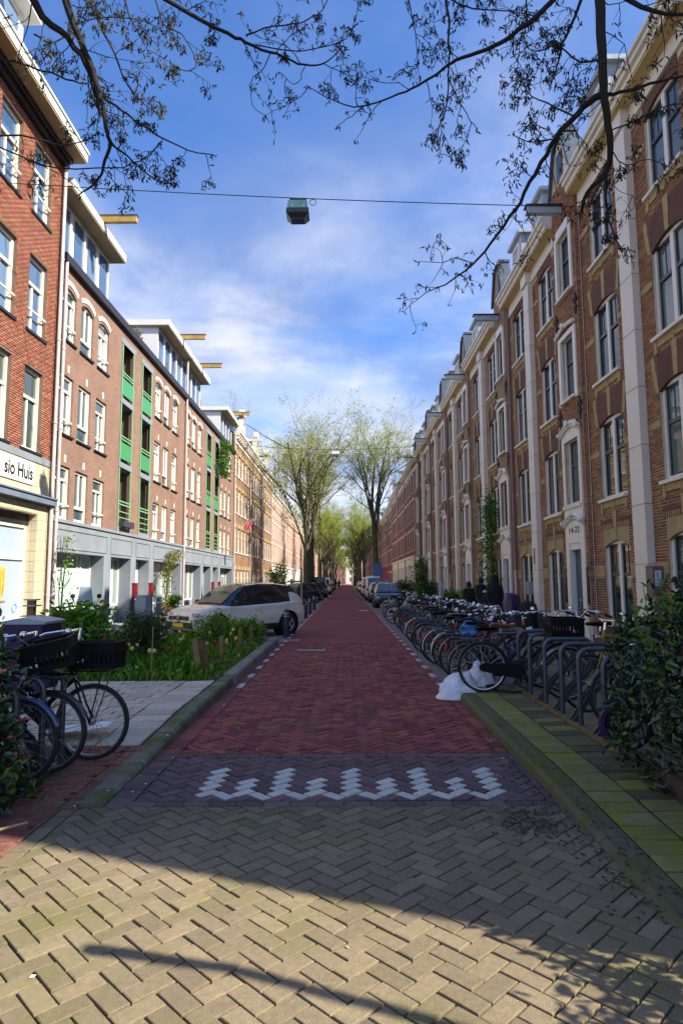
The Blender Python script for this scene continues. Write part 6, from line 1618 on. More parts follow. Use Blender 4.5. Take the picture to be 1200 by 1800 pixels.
stake('thin pale cane standing before the dark shrub',-3.12,10.4,.85,.008,(.01,0),False,'cane')
# ------------------------------------------------------------------ climbers and plants along the houses
def climber(label, X, y, z0, z1, w, n, s, mats, seed, dep=.25, L=.10, Wd=.06, shape=None, cat='climber'):
    T = thing('climbing_plant', label, cat, (X,y,0)); rs = np.random.default_rng(seed); b = MB()
    for i in range(4): b.tube([(s*.06,rs.normal(0,.06),z0),(s*.08,rs.normal(0,w*.25),z0+(z1-z0)*.4),(s*.07,rs.normal(0,w*.3),z0+(z1-z0)*.95)],[.02,.014,.006],5)
    b.build('stems','twig',T,kind='stuff')
    t = rs.random(n); cl = rs.integers(0,26,n); cy = rs.normal(0,w*.33,26); cz = rs.uniform(z0,z1,26)
    z = cz[cl]+rs.normal(0,(z1-z0)*.05,n); yy = cy[cl]+rs.normal(0,w*.16,n)
    if shape: yy = yy+shape(z)
    p = np.stack([s*np.abs(rs.normal(.03,dep,n)),yy,np.clip(z,.05,None)],1); d = rs.normal(size=(n,3))*.6+np.array([s*.4,0,-.2])
    leaf_obj('foliage',p,d,rnd_dirs(n,1.),rs.uniform(.7,1.3,n)*L,Wd,mats,T,rs.integers(0,len(mats),n)); return T
climber('tall green climber on the brown brick front behind the dark figures',6.17,26.4,.1,5.3,1.3,3200,-1,['leaf_climber','leaf_mid'],1)
climber('dense ivy column on the ground floor farther down the right row',6.15,50.2,.1,3.3,2.2,2600,-1,['leaf_mid','leaf_hedge'],2,.35,.13,.08)
climber('rose climbing in an arch over a doorway of the grey ground floor',-8.25,29.3,.5,3.0,.8,1700,1,['leaf_rust','leaf_climber','leaf_rust'],3,.16,.08,.05,shape=lambda z: np.clip(z-2.3,0,1)*3.2*RNG.random(len(z)))
climber('thin sparse climber beside the downpipes of the shop',-8.05,18.0,.1,3.1,.5,160,1,['leaf_lime','leaf_rust'],4,.2,.10,.05)
climber('leafy plant hanging from a high green balcony of the far flats',-8.15,41.0,8.5,10.6,1.1,1500,1,['leaf_mid','leaf_climber'],5,.3,.13,.08,cat='balcony plant')
for lab, x, y, r, h, n, ms in [('rounded bush against the houses behind the roadside bicycles',5.5,43.5,.9,1.5,1500,['leaf_mid','leaf_hedge']),('dark bush by the red brick house',5.2,56.5,1.1,1.6,1300,['leaf_hedge','leaf_mid']),('light green bush at the feet of the walking figures',5.7,28.6,.7,1.35,1300,['leaf_mid','leaf_lime']),('low bush between the ivy and the walking figures',5.6,34.5,.7,1.0,1000,['leaf_mid','leaf_grey']),
    ('small tree like shrub on the left pavement by the pink house',-6.6,62.,1.3,3.4,2200,['leaf_lime','leaf_climber']),('leafy plants at the foot of the ochre houses',-7.5,50.,.8,1.4,900,['leaf_lime','leaf_mid'])]:
    shrub(lab,x,y,.07,r,h,n,ms,.15,.08,stems=12)
t = shrub('flowering plants in a barrel under the climbing rose',-7.9,29.4,.45,.45,.5,500,['leaf_lime','leaf_mid'],.12,.05); b = MB(); b.lathe([(.36,-.38),(.42,-.1),(.40,.03)],14); b.build('barrel','wicker',t)
# red and white blooms on the roof edge of the flats
t = shrub('roof plants with red blooms on the gutter of the nearer flats',-8.75,25.3,11.45,.5,.55,420,['leaf_grey','leaf_mid','petal_pink'],.10,.05,mix=(.5,.4,.1)); 
# ------------------------------------------------------------------ trees down the street
def tree_mesh(seed, H, fork, R, r0, dens=1., spread=.32, leafn=6500, limbs=6, lean=0.):
    rs = random.Random(seed); wood = MB(); twg = MB(); tips = []
    def grow(p, d, L, r, lev):
        nseg = 4 if lev < 3 else 3; pts = [p]; rad = [r]
        for i in range(nseg):
            d = (d+Vector((rs.gauss(0,.10),rs.gauss(0,.10),rs.gauss(0,.06)+.06*(lev > 0)))).normalized(); p = p+d*L/nseg; pts.append(p); rad.append(max(.006,r*(1-.62*(i+1)/nseg)))
        (wood if lev < 3 else twg).tube(pts,rad,8 if lev < 2 else (5 if lev < 3 else 3),cap=False)
        if lev >= 3: tips.extend((pts[j],d) for j in range(1,nseg+1))
        if lev >= 5 or L < .35: return
        k = {0:0,1:7,2:6,3:4,4:3}.get(lev,2)
        for i in range(int(k*dens+.5)):
            t = rs.uniform(.25,1.0) if lev else .9; j = min(int(t*nseg),nseg-1); q = pts[j].lerp(pts[j+1],t*nseg-j)
            a = rs.uniform(0,2*PI); o = d.orthogonal(); o.rotate(Matrix.Rotation(a,3,d)); nd = (d*rs.uniform(.75,1.1)+o*rs.uniform(.45,.95)+Vector((0,0,.22))).normalized(); grow(q,nd,L*rs.uniform(.40,.62),rad[j]*.55,lev+1)
    tp = [Vector((0,0,0)),Vector((lean*.2,0,fork*.35)),Vector((lean*.5,.05,fork*.7)),Vector((lean,0,fork))]
    wood.tube([(0,0,-.1)]+tp[1:],[r0*1.25,r0*.95,r0*.85,r0*.78],10,cap=False)
    top = tp[-1]; grow(top,Vector((0,0,1)),(H-fork)*.72,r0*.6,1)
    for i in range(limbs):
        a = 2*PI*i/limbs+rs.uniform(-.4,.4); z = fork*rs.uniform(.78,1.05) if i else fork*.72; q = Vector((lean*z/fork,0,z)); e = spread*rs.uniform(.7,1.3); grow(q,Vector((math.cos(a)*e,math.sin(a)*e,1)).normalized(),(H-fork)*rs.uniform(.55,.74),r0*rs.uniform(.34,.48),1)
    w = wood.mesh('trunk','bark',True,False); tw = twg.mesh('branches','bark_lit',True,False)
    r2 = np.random.default_rng(seed); T = np.array([list(t[0]) for t in tips]); ix = r2.integers(0,len(T),leafn); P = T[ix]+r2.normal(0,.16,(leafn,3)); D = r2.normal(size=(leafn,3))+np.array([0,0,-.15])
    lo = np.clip((P[:,2]-fork)/(H-fork),0,1); mi = (r2.random(leafn) < .35).astype(int)
    v, f = leaf_np(P,D,rnd_dirs(leafn,1.),r2.uniform(.07,.15,leafn)*(1.2-.4*lo),r2.uniform(.04,.085,leafn)); return w, tw, np_mesh('crown',v,f,['leaf_spring','leaf_spring_dark'],False,np.repeat(mi,2))
def tree(label, x, y, meshes, rz=0., s=1., group='tall trees lining the street'):
    T = thing('street_tree', label, 'tree', (x,y,0), rz, group); T.scale = (s,s,s)
    tr = inst('trunk',meshes[0],T); br = inst('branches',meshes[1],T,kind='stuff'); cr = inst('crown',meshes[2],T,kind='stuff'); return T
TA = tree_mesh(5,18.4,5.2,5,.35,.82,.24,11500,6); TB = tree_mesh(9,17.6,7.0,4,.28,.8,.22,11000,5,-.25); TC = tree_mesh(14,15.5,5.5,5,.30,.6,.40,17000,5)
tree('big tree with thick trunk left of the road, nearest of the left row',-3.35,55.,TA,.4,.93)
tree('tree with second trunk just right of the big left tree',-3.25,61.,TB,1.9,.92)
tree('slender dark trunked tree right of the road, nearest of the right row',2.75,56.5,TB,0.,.95)
for i, y in enumerate((84,102,118,134,150,168,190,214)): tree(['third','fourth','fifth','sixth','seventh','eighth','ninth','tenth','eleventh'][i]+' tree of the left row, counting from the big trunk',-3.4+.2*math.sin(i*3),float(y),(TC,TA,TC)[i%3],i*1.3,(.92,.85,.95)[i%3])
for i, y in enumerate((98,114,130,146,164,186,210)): tree(['second','third','fourth','fifth','sixth','seventh','eighth','ninth'][i]+' tree of the right row, counting from the dark trunk',2.75+.15*math.sin(i*5),float(y),(TC,TC,TB)[i%3],i*2.1+.5,(.9,.95,.92)[i%3])
for i, (x, y) in enumerate(((-1.2,246.),(2.4,252.))): tree(('left','right')[i]+' one of the two trees closing the end of the street',x,y,TC,i*2.+1,.8)
# ------------------------------------------------------------------ the two trees whose branches hang into the view
def P3(px, py, Y):
    d = _f*1120+_rt2*(px-600)-_up2*(py-900); return Vector((0,0,EYE))+d*(Y/d.y)
def overhead(label, base, limbs, seed, twd, extra=()):
    T = thing('street_tree', label, 'tree', (0,0,0), 0, 'trees overhanging the viewpoint'); rs = random.Random(seed); tr = MB(); br = MB(); tw = MB(); bp = []; bd = []
    tr.tube([(base[0],base[1],-.1),(base[0],base[1]+.02,1.2),(base[0]-.05,base[1]+.05,3.),(base[0]-.12,base[1]+.1,5.),(base[0]-.05,base[1]+.1,7.5),(base[0]+.1,base[1],10.)],[.26,.21,.19,.16,.12,.05],12)
    for e in extra: br.tube(e[0],e[1],7)
    def bud(p, n=3):
        for i in range(n): bp.append(p+Vector((rs.gauss(0,.012),rs.gauss(0,.012),rs.gauss(0,.008)))); bd.append((rs.gauss(0,.55),rs.gauss(0,.55),-1.+rs.gauss(0,.55)))
    def twig(p, d, L, r, lev):
        n = 5; pts = [p]
        for i in range(n): d = (d+Vector((rs.gauss(0,.20),rs.gauss(0,.20),rs.gauss(-.03,.20)))).normalized(); p = p+d*L/n; pts.append(p)
        tw.tube(pts,[r*(1-.6*i/n) for i in range(n+1)],4,cap=False); bud(pts[-1],rs.randint(2,5))
        if rs.random() < .5: bud(pts[2],2)
        if lev < 2:
            for i in range(rs.randint(2,4) if lev == 0 else rs.randint(1,2)):
                j = rs.randint(1,n-1); o = d.orthogonal(); o.rotate(Matrix.Rotation(rs.uniform(0,6.28),3,d)); twig(pts[j],(d*.6+o*.8).normalized(),L*rs.uniform(.35,.6),r*.65,lev+1)
    for pts, Ys, r0, r1, dn in limbs:
        n = len(pts); Q = [P3(p[0],p[1],Ys[0]+(Ys[1]-Ys[0])*i/(n-1)) for i, p in enumerate(pts)]
        # smooth
        S = [Q[0]]
        for i in range(n-1):
            a, b_, c, d = Q[max(i-1,0)], Q[i], Q[i+1], Q[min(i+2,n-1)]
            for k in (1,2,3):
                t = k/3; S.append(.5*((2*b_)+(c-a)*t+(2*a-5*b_+4*c-d)*t*t+(3*b_-a-3*c+d)*t**3)+(Vector((rs.gauss(0,.006),rs.gauss(0,.006),rs.gauss(0,.006))) if k < 3 else Vector()))
        m = len(S); R = [.85*(r0+(r1-r0)*(i/(m-1))**.8) for i in range(m)]; (br if r0 > .02 else tw).tube(S,R,8 if r0 > .02 else 5); bud(S[-1],5)
        acc = 0
        for i in range(1,m):
            seg = (S[i]-S[i-1]); acc += seg.length*dn*twd
            while acc > 1:
                acc -= 1; a = rs.uniform(0,6.28); dd = seg.normalized(); o = dd.orthogonal(); o.rotate(Matrix.Rotation(a,3,dd)); L = rs.uniform(.16,.62)*(1. if r0 > .02 else .6); twig(S[i-1].lerp(S[i],rs.random()),(dd*rs.uniform(.2,.8)+o+Vector((0,0,-.12))).normalized(),L,.0052 if r0 > .02 else .004,0)
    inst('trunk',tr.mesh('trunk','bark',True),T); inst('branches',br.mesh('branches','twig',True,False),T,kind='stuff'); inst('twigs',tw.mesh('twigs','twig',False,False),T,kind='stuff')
    N_ = len(bp); q = np.random.default_rng(seed); leaf_obj('buds',np.array([list(p) for p in bp]),np.array(bd),rnd_dirs(N_),q.uniform(.03,.062,N_),q.uniform(.006,.011,N_),['bud'],T,np.zeros(N_,int),curl=.2); return T
LL = [([(40,-40),(75,30),(120,66),(150,112),(166,160),(178,205)],(4.4,5.0),.040,.014,7),([(105,-50),(122,20),(140,65),(158,110),(175,160),(183,200),(190,235),(194,256),(184,283),(178,308),(160,328),(140,342)],(4.6,5.2),.042,.007,7),
 ([(180,168),(215,195),(250,220),(290,245),(330,264),(376,273)],(5.0,5.2),.014,.005,5),([(194,252),(225,275),(252,300),(280,320),(312,322)],(5.1,5.2),.012,.005,4.5),([(0,102),(40,112),(90,127),(130,142),(158,150)],(4.6,4.9),.012,.007,4),
 ([(-10,238),(60,243),(110,256),(140,250),(175,232)],(4.7,5.0),.010,.006,6),([(-10,254),(50,280),(100,295),(200,295),(245,284),(282,250)],(4.8,5.1),.009,.005,3),([(275,-15),(330,22),(400,58),(432,75),(475,92),(510,105),(545,115),(575,108),(602,80)],(4.6,5.2),.022,.005,4),
 ([(432,62),(480,46),(530,40),(560,25),(580,-10)],(4.9,5.1),.008,.005,5),([(438,78),(500,88),(560,84),(600,72),(619,54)],(4.9,5.1),.007,.004,4),([(476,92),(462,122),(444,136),(441,160),(447,190),(468,204)],(5.,5.05),.006,.003,1),([(537,113),(530,138),(515,148),(490,126)],(5.,5.05),.005,.003,3),
 ([(160,-20),(175,40),(200,90),(225,150),(250,180),(285,205)],(5.2,5.5),.016,.005,7),([(215,-15),(228,30),(250,70),(262,95)],(5.3,5.5),.012,.005,8),([(60,60),(95,75),(140,40),(200,30),(260,40),(290,60)],(5.,5.4),.010,.004,8),([(270,-20),(285,40),(320,60),(345,110),(330,125),(305,115)],(5.,5.2),.009,.004,7)]
RR = [([(1052,-60),(1055,60),(1060,150),(1066,200),(1072,258),(1070,288),(1050,320),(1026,350),(1022,374)],(4.3,5.0),.050,.015,5),([(1066,290),(1063,350),(1075,402),(1092,445)],(4.9,5.1),.016,.005,7),
 ([(1058,166),(1035,180),(1005,210),(975,245),(950,285),(920,340),(895,380),(860,430),(830,465),(790,495),(765,506)],(4.6,5.6),.034,.006,6),([(985,-15),(930,40),(880,75),(840,92),(800,106),(780,120),(735,150),(700,165),(640,186),(590,178),(538,150)],(4.7,5.4),.026,.004,4.0),
 ([(640,186),(618,205),(594,220)],(5.2,5.2),.006,.003,0),([(1024,-10),(1000,50),(985,90),(975,130),(964,152)],(4.8,5.1),.018,.005,8),([(783,-10),(788,60),(788,110),(785,180),(768,240),(774,272)],(5.,5.2),.014,.004,7),([(786,130),(802,170),(820,200),(838,228)],(5.1,5.2),.008,.004,6),
 ([(716,-10),(730,60),(736,136)],(5.2,5.3),.008,.003,7),([(1060,165),(1110,158),(1160,143),(1215,128)],(4.6,4.4),.018,.010,5),([(1090,-10),(1150,20),(1215,26)],(4.4,4.3),.024,.012,6),([(760,-20),(830,15),(900,20),(960,30)],(5.,5.3),.010,.004,9),([(1072,230),(1110,215),(1160,190),(1200,180)],(4.9,4.7),.008,.004,6),
 ([(1068,262),(1100,290),(1140,280),(1190,300)],(4.9,4.8),.007,.003,6),([(1010,205),(960,180),(925,160),(905,120)],(5.,5.2),.010,.004,9),([(975,245),(930,250),(900,235)],(5.1,5.2),.008,.004,9),([(1058,100),(1020,110),(980,80),(940,90),(915,70)],(4.8,5.1),.012,.004,9),([(920,-15),(925,40),(905,90)],(5.,5.1),.010,.004,9)]
a = P3(40,-40,4.4); b_ = P3(105,-50,4.6); c = P3(275,-15,4.6)
lt = (-4.1,.3,5.2)
overhead('tree hanging its budding branches in from the upper left',(-4.1,.2),LL,31,1.0,[([lt,(-3.9,1.5,7.3),(-3.3,3.3,7.4),tuple(b_)],[.13,.09,.06,.042]),([(-3.9,1.5,7.3),(-3.6,3.2,6.9),tuple(a)],[.08,.05,.04]),([(-4.1,.3,6.2),(-3.0,2.2,7.6),(-2.2,3.6,7.2),tuple(c)],[.1,.06,.04,.022])])
a = P3(1052,-60,4.3); b_ = P3(985,-15,4.7); c = P3(1090,-10,4.4)
overhead('tree hanging its budding branches in from the upper right',(4.95,-.6),RR,47,1.05,[([(4.85,-.55,5.0),(4.2,.9,7.0),(2.9,2.8,7.6),tuple(a)],[.15,.10,.065,.050]),([(4.2,.9,7.0),(2.6,3.2,6.9),tuple(b_)],[.08,.05,.026]),([(4.2,.9,7.0),(3.2,2.8,6.6),tuple(c)],[.07,.05,.024]),
    ([(4.9,-.55,2.9),(4.6,.5,3.05),(3.9,1.25,3.1),(3.0,1.62,3.1),(2.25,1.80,3.05)],[.07,.05,.038,.034,.045])])
# ================================================================== street things
def cable_pts(p, q, sag, n=24):
    p = Vector(p); q = Vector(q); return [p.lerp(q,i/n)-Vector((0,0,sag*4*(i/n)*(1-i/n))) for i in range(n+1)]
cp = cable_pts((-8.15,14.4,11.24),(6.3,14.6,10.60),.09)
b = MB(); b.tube(cp,.011,5); tag(b.build('overhead_cable','lamp_dark',None), 'thin dark cable spanning the street high above the road', 'cable')
T = thing('street_lamp','boxy dark green street lamp hanging from the cable over the road','street lamp',(-1.10,14.5,10.27))
b = MB(); s = 1.
def frus(b, z0, z1, a, c, m=0, sy=.75):
    v = [(sx*w,sgy*w*sy,z) for z, w in ((z0,a),(z1,c)) for sx, sgy in ((-1,-1),(1,-1),(1,1),(-1,1))]
    b.add(v,[(0,3,2,1),(4,5,6,7),(0,1,5,4),(1,2,6,5),(2,3,7,6),(3,0,4,7)],m)
frus(b,.22,.42,.245,.225); b.build('housing','lamp_teal',T)
b = MB(); frus(b,.10,.215,.27,.265); frus(b,.0,.098,.19,.262); b.build('shade_ring','lamp_dark',T)
b = MB(); frus(b,-.03,-.002,.165,.185); b.build('lamp_glass','lamp_bowl',T)
b = MB(); b.box(-.20,.20,-.03,.03,.52,.56); b.box(-.06,.06,-.05,.05,.46,.50); b.tube([(0,0,.42),(0,0,.54)],.03,8); b.build('hanger','lamp_dark',T)
for x in (-.13,.13): b = MB(); b.cbox((x,-.175,.27),(.05,.02,.04)); b.build('clip','steel',T)
b = MB(); b.ring((.36,0,.46),(0,1,0),.075,.008,18,5); b.build('cable_loop','lamp_dark',T)
cp2 = cable_pts((-8.3,41.,10.7),(6.2,41.4,10.6),.45)
b = MB(); b.tube(cp2,.012,4); tag(b.build('overhead_cable','lamp_dark',None), 'second far cable across the street in front of the trees', 'cable')
T = thing('street_lamp','pale street lamp hanging far off before the crown of the big tree','street lamp',(-.62,41.2,9.75)); b = MB(); frus(b,.12,.32,.27,.24); b.build('housing','beam_white',T); b = MB(); frus(b,0,.118,.2,.27); b.build('lamp_glass','dormer_grey',T); b = MB(); b.tube([(0,0,.32),(0,0,.5)],.03,6); b.build('hanger','lamp_dark',T)
# bollards
T = thing('bollard','navy bollard standing before the rear wheel of the cream car','bollard',(-1.74,18.8,0),0,'navy bollards along the left edge of the road')
b = MB(); b.lathe([(.085,0),(.085,.70),(.075,.78),(.03,.82),(0,.825)],14); b.build('post','bollard_navy',T,True)
for z in (.60,.68): b = MB(); b.lathe([(.087,z),(.089,z+.006),(.089,z+.03),(.087,z+.036)],14); b.build('band','steel',T)
for y, lab in ((22.3,'navy bollard behind the cream car, second from the viewer'),(25.6,'third navy bollard along the left road edge'),(28.4,'fourth navy bollard, beside the wooden post'),(31.8,'fifth navy bollard, before the dark hatchback'),(36.,'farthest navy bollard of the left road edge')): copy_tree(T,(-1.78,y,0),0,lab)
T = thing('support_post','pale wooden post with a cross bar behind the bollards','post',(-2.35,34.,0)); b = MB(); b.box(-.05,.05,-.05,.05,0,2.3); b.build('post','cane',T); b = MB(); b.box(-.75,.05,-.075,-.052,1.55,1.65); b.build('cross_bar','cane',T)
# signs
def sign(lab, x, y, z, w, h, m, top=None):
    T = thing('road_sign',lab,'sign',(x,y,.0)); b = MB(); b.tube([(0,.03,0),(0,.03,z+h/2)],.03,8); b.build('pole','zinc',T); b = MB(); b.box(-w/2,w/2,-.012,.0,z-h/2,z+h/2); p = b.build('sign_plate',m,T)
    return T, p
t, p = sign('blue sign plate on a grey pole before the right tree trunk',2.18,44.,2.35,.58,.85,'sign_blue')
t, p = sign('pink board on a pole right of the blue sign',2.62,44.3,2.08,.58,.90,'sign_pink'); o = inst('lettering',MB().box(-.16,.16,-.016,-.0125,2.04,2.10).mesh('lettering','print_yellow'),p)
t, p = sign('small blue sign on the left between the tree trunks',-4.2,68.,3.2,.6,.6,'sign_blue')
# meter boxes on the right wall
T = thing('meter_box','mauve metal meter box with a small white plate on the near pilaster','meter box',(6.36,12.98,1.35)); b = MB(); b.box(-.24,-.0,-.16,.14,0,.55); b.build('box','box_mauve',T); b = MB(); b.box(-.252,-.241,-.15,.13,-.015,.0); b.box(-.252,-.241,-.15,.13,.55,.565); b.build('lid_edge','box_mauve',T)
b = MB(); b.box(-.20,-.08,-.168,-.161,.16,.46); pl_ = b.build('label_plate','sign_white',T); tmx = text_mesh('PAW',.12,.002,'ink_blue',bold=.003); o = inst('lettering',tmx,pl_,(-.14,-.170,.31)); o.rotation_euler = (PI/2,-PI/2,0)
b = MB(); b.tube([(-.10,-.02,0),(-.10,-.0,-.5),(-.05,.03,-1.25)],.022,6); b.build('conduit','iron_black',T,True)
T = thing('meter_box','blue grey box on the wall beside the second pilaster','meter box',(6.36,21.75,1.15)); b = MB(); b.box(-.26,0,-.22,.25,0,.42); b.build('box','box_grey',T); b = MB(); b.box(-.275,-.261,-.01,.0,.02,.40); b.build('door_gap','lamp_dark',T)
T = thing('utility_cabinet','pale grey utility cabinet at the foot of the grey ground floor','cabinet',(-7.95,25.2,.07)); b = MB(); b.box(-.2,.2,-.35,.35,0,1.0); b.build('box','box_grey',T); b = MB(); b.box(-.22,.22,-.37,.37,1.0,1.04); b.build('lid','box_grey',T)
for y, z0 in ((16.25,1.0),(17.9,1.0)):
    tag(inst('notice_panel',MB().box(-.03,0,-.10,.10,0,.95).mesh('notice_panel','lamp_dark'),None,(6.205,y+.25,z0)),'dark narrow panel on the wall %s the blue door' % ('this side of' if y < 17 else 'beyond'),'panel')
tag(MB().box(.202,.21,-.08,.08,0,.7).mesh('x','lamp_dark') and inst('pilaster_bracket',MB().box(-.012,0,-.05,.05,0,.03).box(-.012,0,-.05,.05,.47,.5).box(-.03,-.012,-.012,.012,0,.5).mesh('pilaster_bracket','iron_black'),None,(6.188,20.95,2.15)),'small black flag bracket on the second white pilaster','bracket')
# blue plates in the paving
for lab, x, y, w, d in (('small blue grey cover by the left kerb before the bollards',-1.55,18.0,.5,.3),('pale cover plate in the road far ahead on the right',.95,35.,.5,.5)): b = MB(); b.box(-w/2,w/2,-d/2,d/2,-.02,.008); b.box(-w/2+.06,w/2-.06,-d/2+.05,d/2-.05,.008,.011); tag(b.build('cover_plate','steel',None,loc=(x,y,0)),lab,'cover plate')
# flag on the ochre house
T = thing('flag','pink flag on a short pole from a window of the ochre house','flag',(-8.3,49.6,5.7)); b = MB(); b.tube([(0,0,0),(1.1,0,.75)],.022,6); b.build('pole','beam_white',T)
b = MB(); n = 8; v = []
for i in range(n+1):
    t = i/n; x, z = .45+.62*t, .31+.42*t
    for j in range(5): v.append((x-.04*j,.06*math.sin(i*1.3+j),z-.16*j))
b.add(v,[(i*5+j,(i+1)*5+j,(i+1)*5+j+1,i*5+j+1) for i in range(n) for j in range(4)]); b.build('cloth','sign_pink',T,True)
# tiered post, bin, covered scooters, scooter
T = thing('tiered_post','grey wooden post with stacked small roofs beside the shop','post',(-6.85,14.0,.0)); b = MB(); b.box(-.07,.07,-.07,.07,0,1.25); b.build('post','stake_wood',T)
for z, w in ((.62,.22),(.90,.17),(1.12,.15),(1.25,.13)): b = MB(); b.box(-w,w,-w,w,z,z+.03); b.build('tier','zinc',T)
T = thing('wheelie_bin','dark purple bin with raised lid behind the black crates','bin',(-4.55,9.35,.1)); b = MB(); v = [(-.22,-.25,0),(.22,-.25,0),(.22,.25,0),(-.22,.25,0),(-.29,-.31,.95),(.29,-.31,.95),(.29,.31,.95),(-.29,.31,.95)]; b.add(v,[(0,3,2,1),(0,1,5,4),(1,2,6,5),(2,3,7,6),(3,0,4,7),(4,5,6,7)]); b.build('body','cover_purple',T)
b = MB(); b.prism([(-.33,.955),(.33,.955),(.34,.99),(0,1.05),(-.34,.99)],-.32,.34,'y'); b.build('lid','box_grey',T); b = MB(); b.tube([(-.25,.38,.9),(.25,.38,.9)],.02,6); b.build('handle','lamp_dark',T)
for x in (-.22,.22): b = MB(); b.lathe([(.1,-.03),(.1,.03)],14,(x,.27,.1),(1,0,0)); b.build('wheel','rubber',T)
def cover(lab, x, y, m, lx, ly, h, seed):
    T = thing('covered_scooter',lab,'covered scooter',(x,y,.08)); rs = random.Random(seed); b = MB(); n = 28; prof = [(1.02,0),(1.05,.06),(.98,.25),(.92,.5),(.86,.72),(.74,.88),(.5,.97),(.2,1.0),(0,1.0)]
    vs = []
    for r, z in prof:
        for j in range(n):
            a = 2*PI*j/n; f = 1+.05*math.sin(a*7+z*4)*(1-z)+.03*math.sin(a*11+3*z); top = h*(z if z < .5 else .5+(z-.5)*(1.0-.35*max(0,math.sin(a))))
            vs.append((lx*r*f*math.copysign(abs(math.cos(a))**.7,math.cos(a)),ly*r*f*math.copysign(abs(math.sin(a))**.7,math.sin(a)),top))
    b.add(vs,[(i*n+j,i*n+(j+1)%n,(i+1)*n+(j+1)%n,(i+1)*n+j) for i in range(len(prof)-1) for j in range(n)]); b.build('cover',m,T,True)
    for yy in (-ly*.72,ly*.72): b = MB(); b.ring((0,yy,.17),(1,0,0),.15,.05,16,6); b.build('wheel','rubber',T)
    return T
cover('scooter under a dark purple cover against the second white pilaster',5.72,22.6,'cover_purple',.36,.85,1.10,1)
cover('low black covered scooter between the purple cover and the pilaster',6.02,21.5,'cloth_black',.30,.75,.85,2)
T = thing('motor_scooter','blue motor scooter with a small windscreen behind the peony bush','scooter',(-6.55,16.3,.0),.25)
b = MB(); b.lathe([(0,-.02),(.14,.0),(.20,.16),(.21,.42),(.15,.62),(.07,.72),(0,.74)],14,(0,-.42,.28),(0,.18,1),sx=1,sy=.55); b.build('front_shield','frame_blue',T,True)
b = MB(); b.lathe([(0,-.5),(.16,-.42),(.20,-.1),(.17,.25),(.06,.42),(0,.44)],14,(0,.35,.58),(0,1,.08),sx=1,sy=1.05); b.build('body','frame_blue',T,True)
b = MB(); b.lathe([(0,-.34),(.13,-.3),(.15,0),(.12,.3),(0,.34)],12,(0,.38,.82),(0,1,0),sx=1,sy=.5); b.build('seat','plastic_black',T,True)
b = MB(); b.box(-.15,.15,-.35,.15,.24,.30); b.build('footboard','car_trim',T); b = MB(); b.tube([(-.33,-.30,1.03),(-.18,-.37,1.06),(.18,-.37,1.06),(.33,-.30,1.03)],.02,7); b.tube([(0,-.37,1.05),(0,-.45,.35)],.03,7); b.build('handlebar','car_trim',T,True)
b = MB(); b.lathe([(0,-.05),(.075,-.03),(.085,.02)],12,(0,-.50,.92),(0,-1,.1)); b.build('headlight','lamp_clear',T,True)
b = MB(); v = [(x*(1-.35*z/.45),-.44+.10*(1-abs(x)*2)*-1+z*.12,1.08+z) for z in (0,.15,.3,.45) for x in (-.2,-.07,.07,.2)]; b.add(v,[(i*4+j,i*4+j+1,(i+1)*4+j+1,(i+1)*4+j) for i in range(3) for j in range(3)]); b.build('windscreen','box_grey',T,True)
for s in (-1,1): b = MB(); b.tube([(s*.24,-.34,1.05),(s*.30,-.36,1.25)],.008,5); b.lathe([(0,-.01),(.06,0),(0,.012)],10,(s*.31,-.36,1.29),(0,1,0)); b.build('mirror','car_trim',T,True)
for y in (-.58,.55): b = MB(); b.ring((0,y,.22),(1,0,0),.16,(.06,.055),20,8); b.lathe([(.09,-.04),(.09,.04)],12,(0,y,.22),(1,0,0)); b.build('wheel','rubber',T,True)
b = MB(); 
T = thing('folding_board','white folding board leaning among the plants by the parked bicycles','board',(4.75,33.,.08)); b = MB(); b.bar((0,0,0),(.12,.1,1.45),.62,.05); b.build('panel','box_grey',T); b = MB(); b.bar((.30,.35,0),(.16,.12,1.45),.5,.05); b.build('panel','sign_white',T)
b = MB(); b.cbox((0,0,.03),(.32,.40,.05)); tag(b.build('parcel','cloth_pale',None,loc=(3.35,14.4,.86)),'pale flat parcel lying on the bicycles by the hoops','parcel')
T = thing('terrace_awning','white awning over the doorway of the first pink house','awning',(-8.4,74.5,2.7)); b = MB(); b.prism([(0,0),(1.2,-.25),(1.2,-.35),(0,-.12)],-1.6,1.6,'y'); b.v = [(v[0],v[1],v[2]) for v in b.v]; b.build('canopy','white_paint',T)
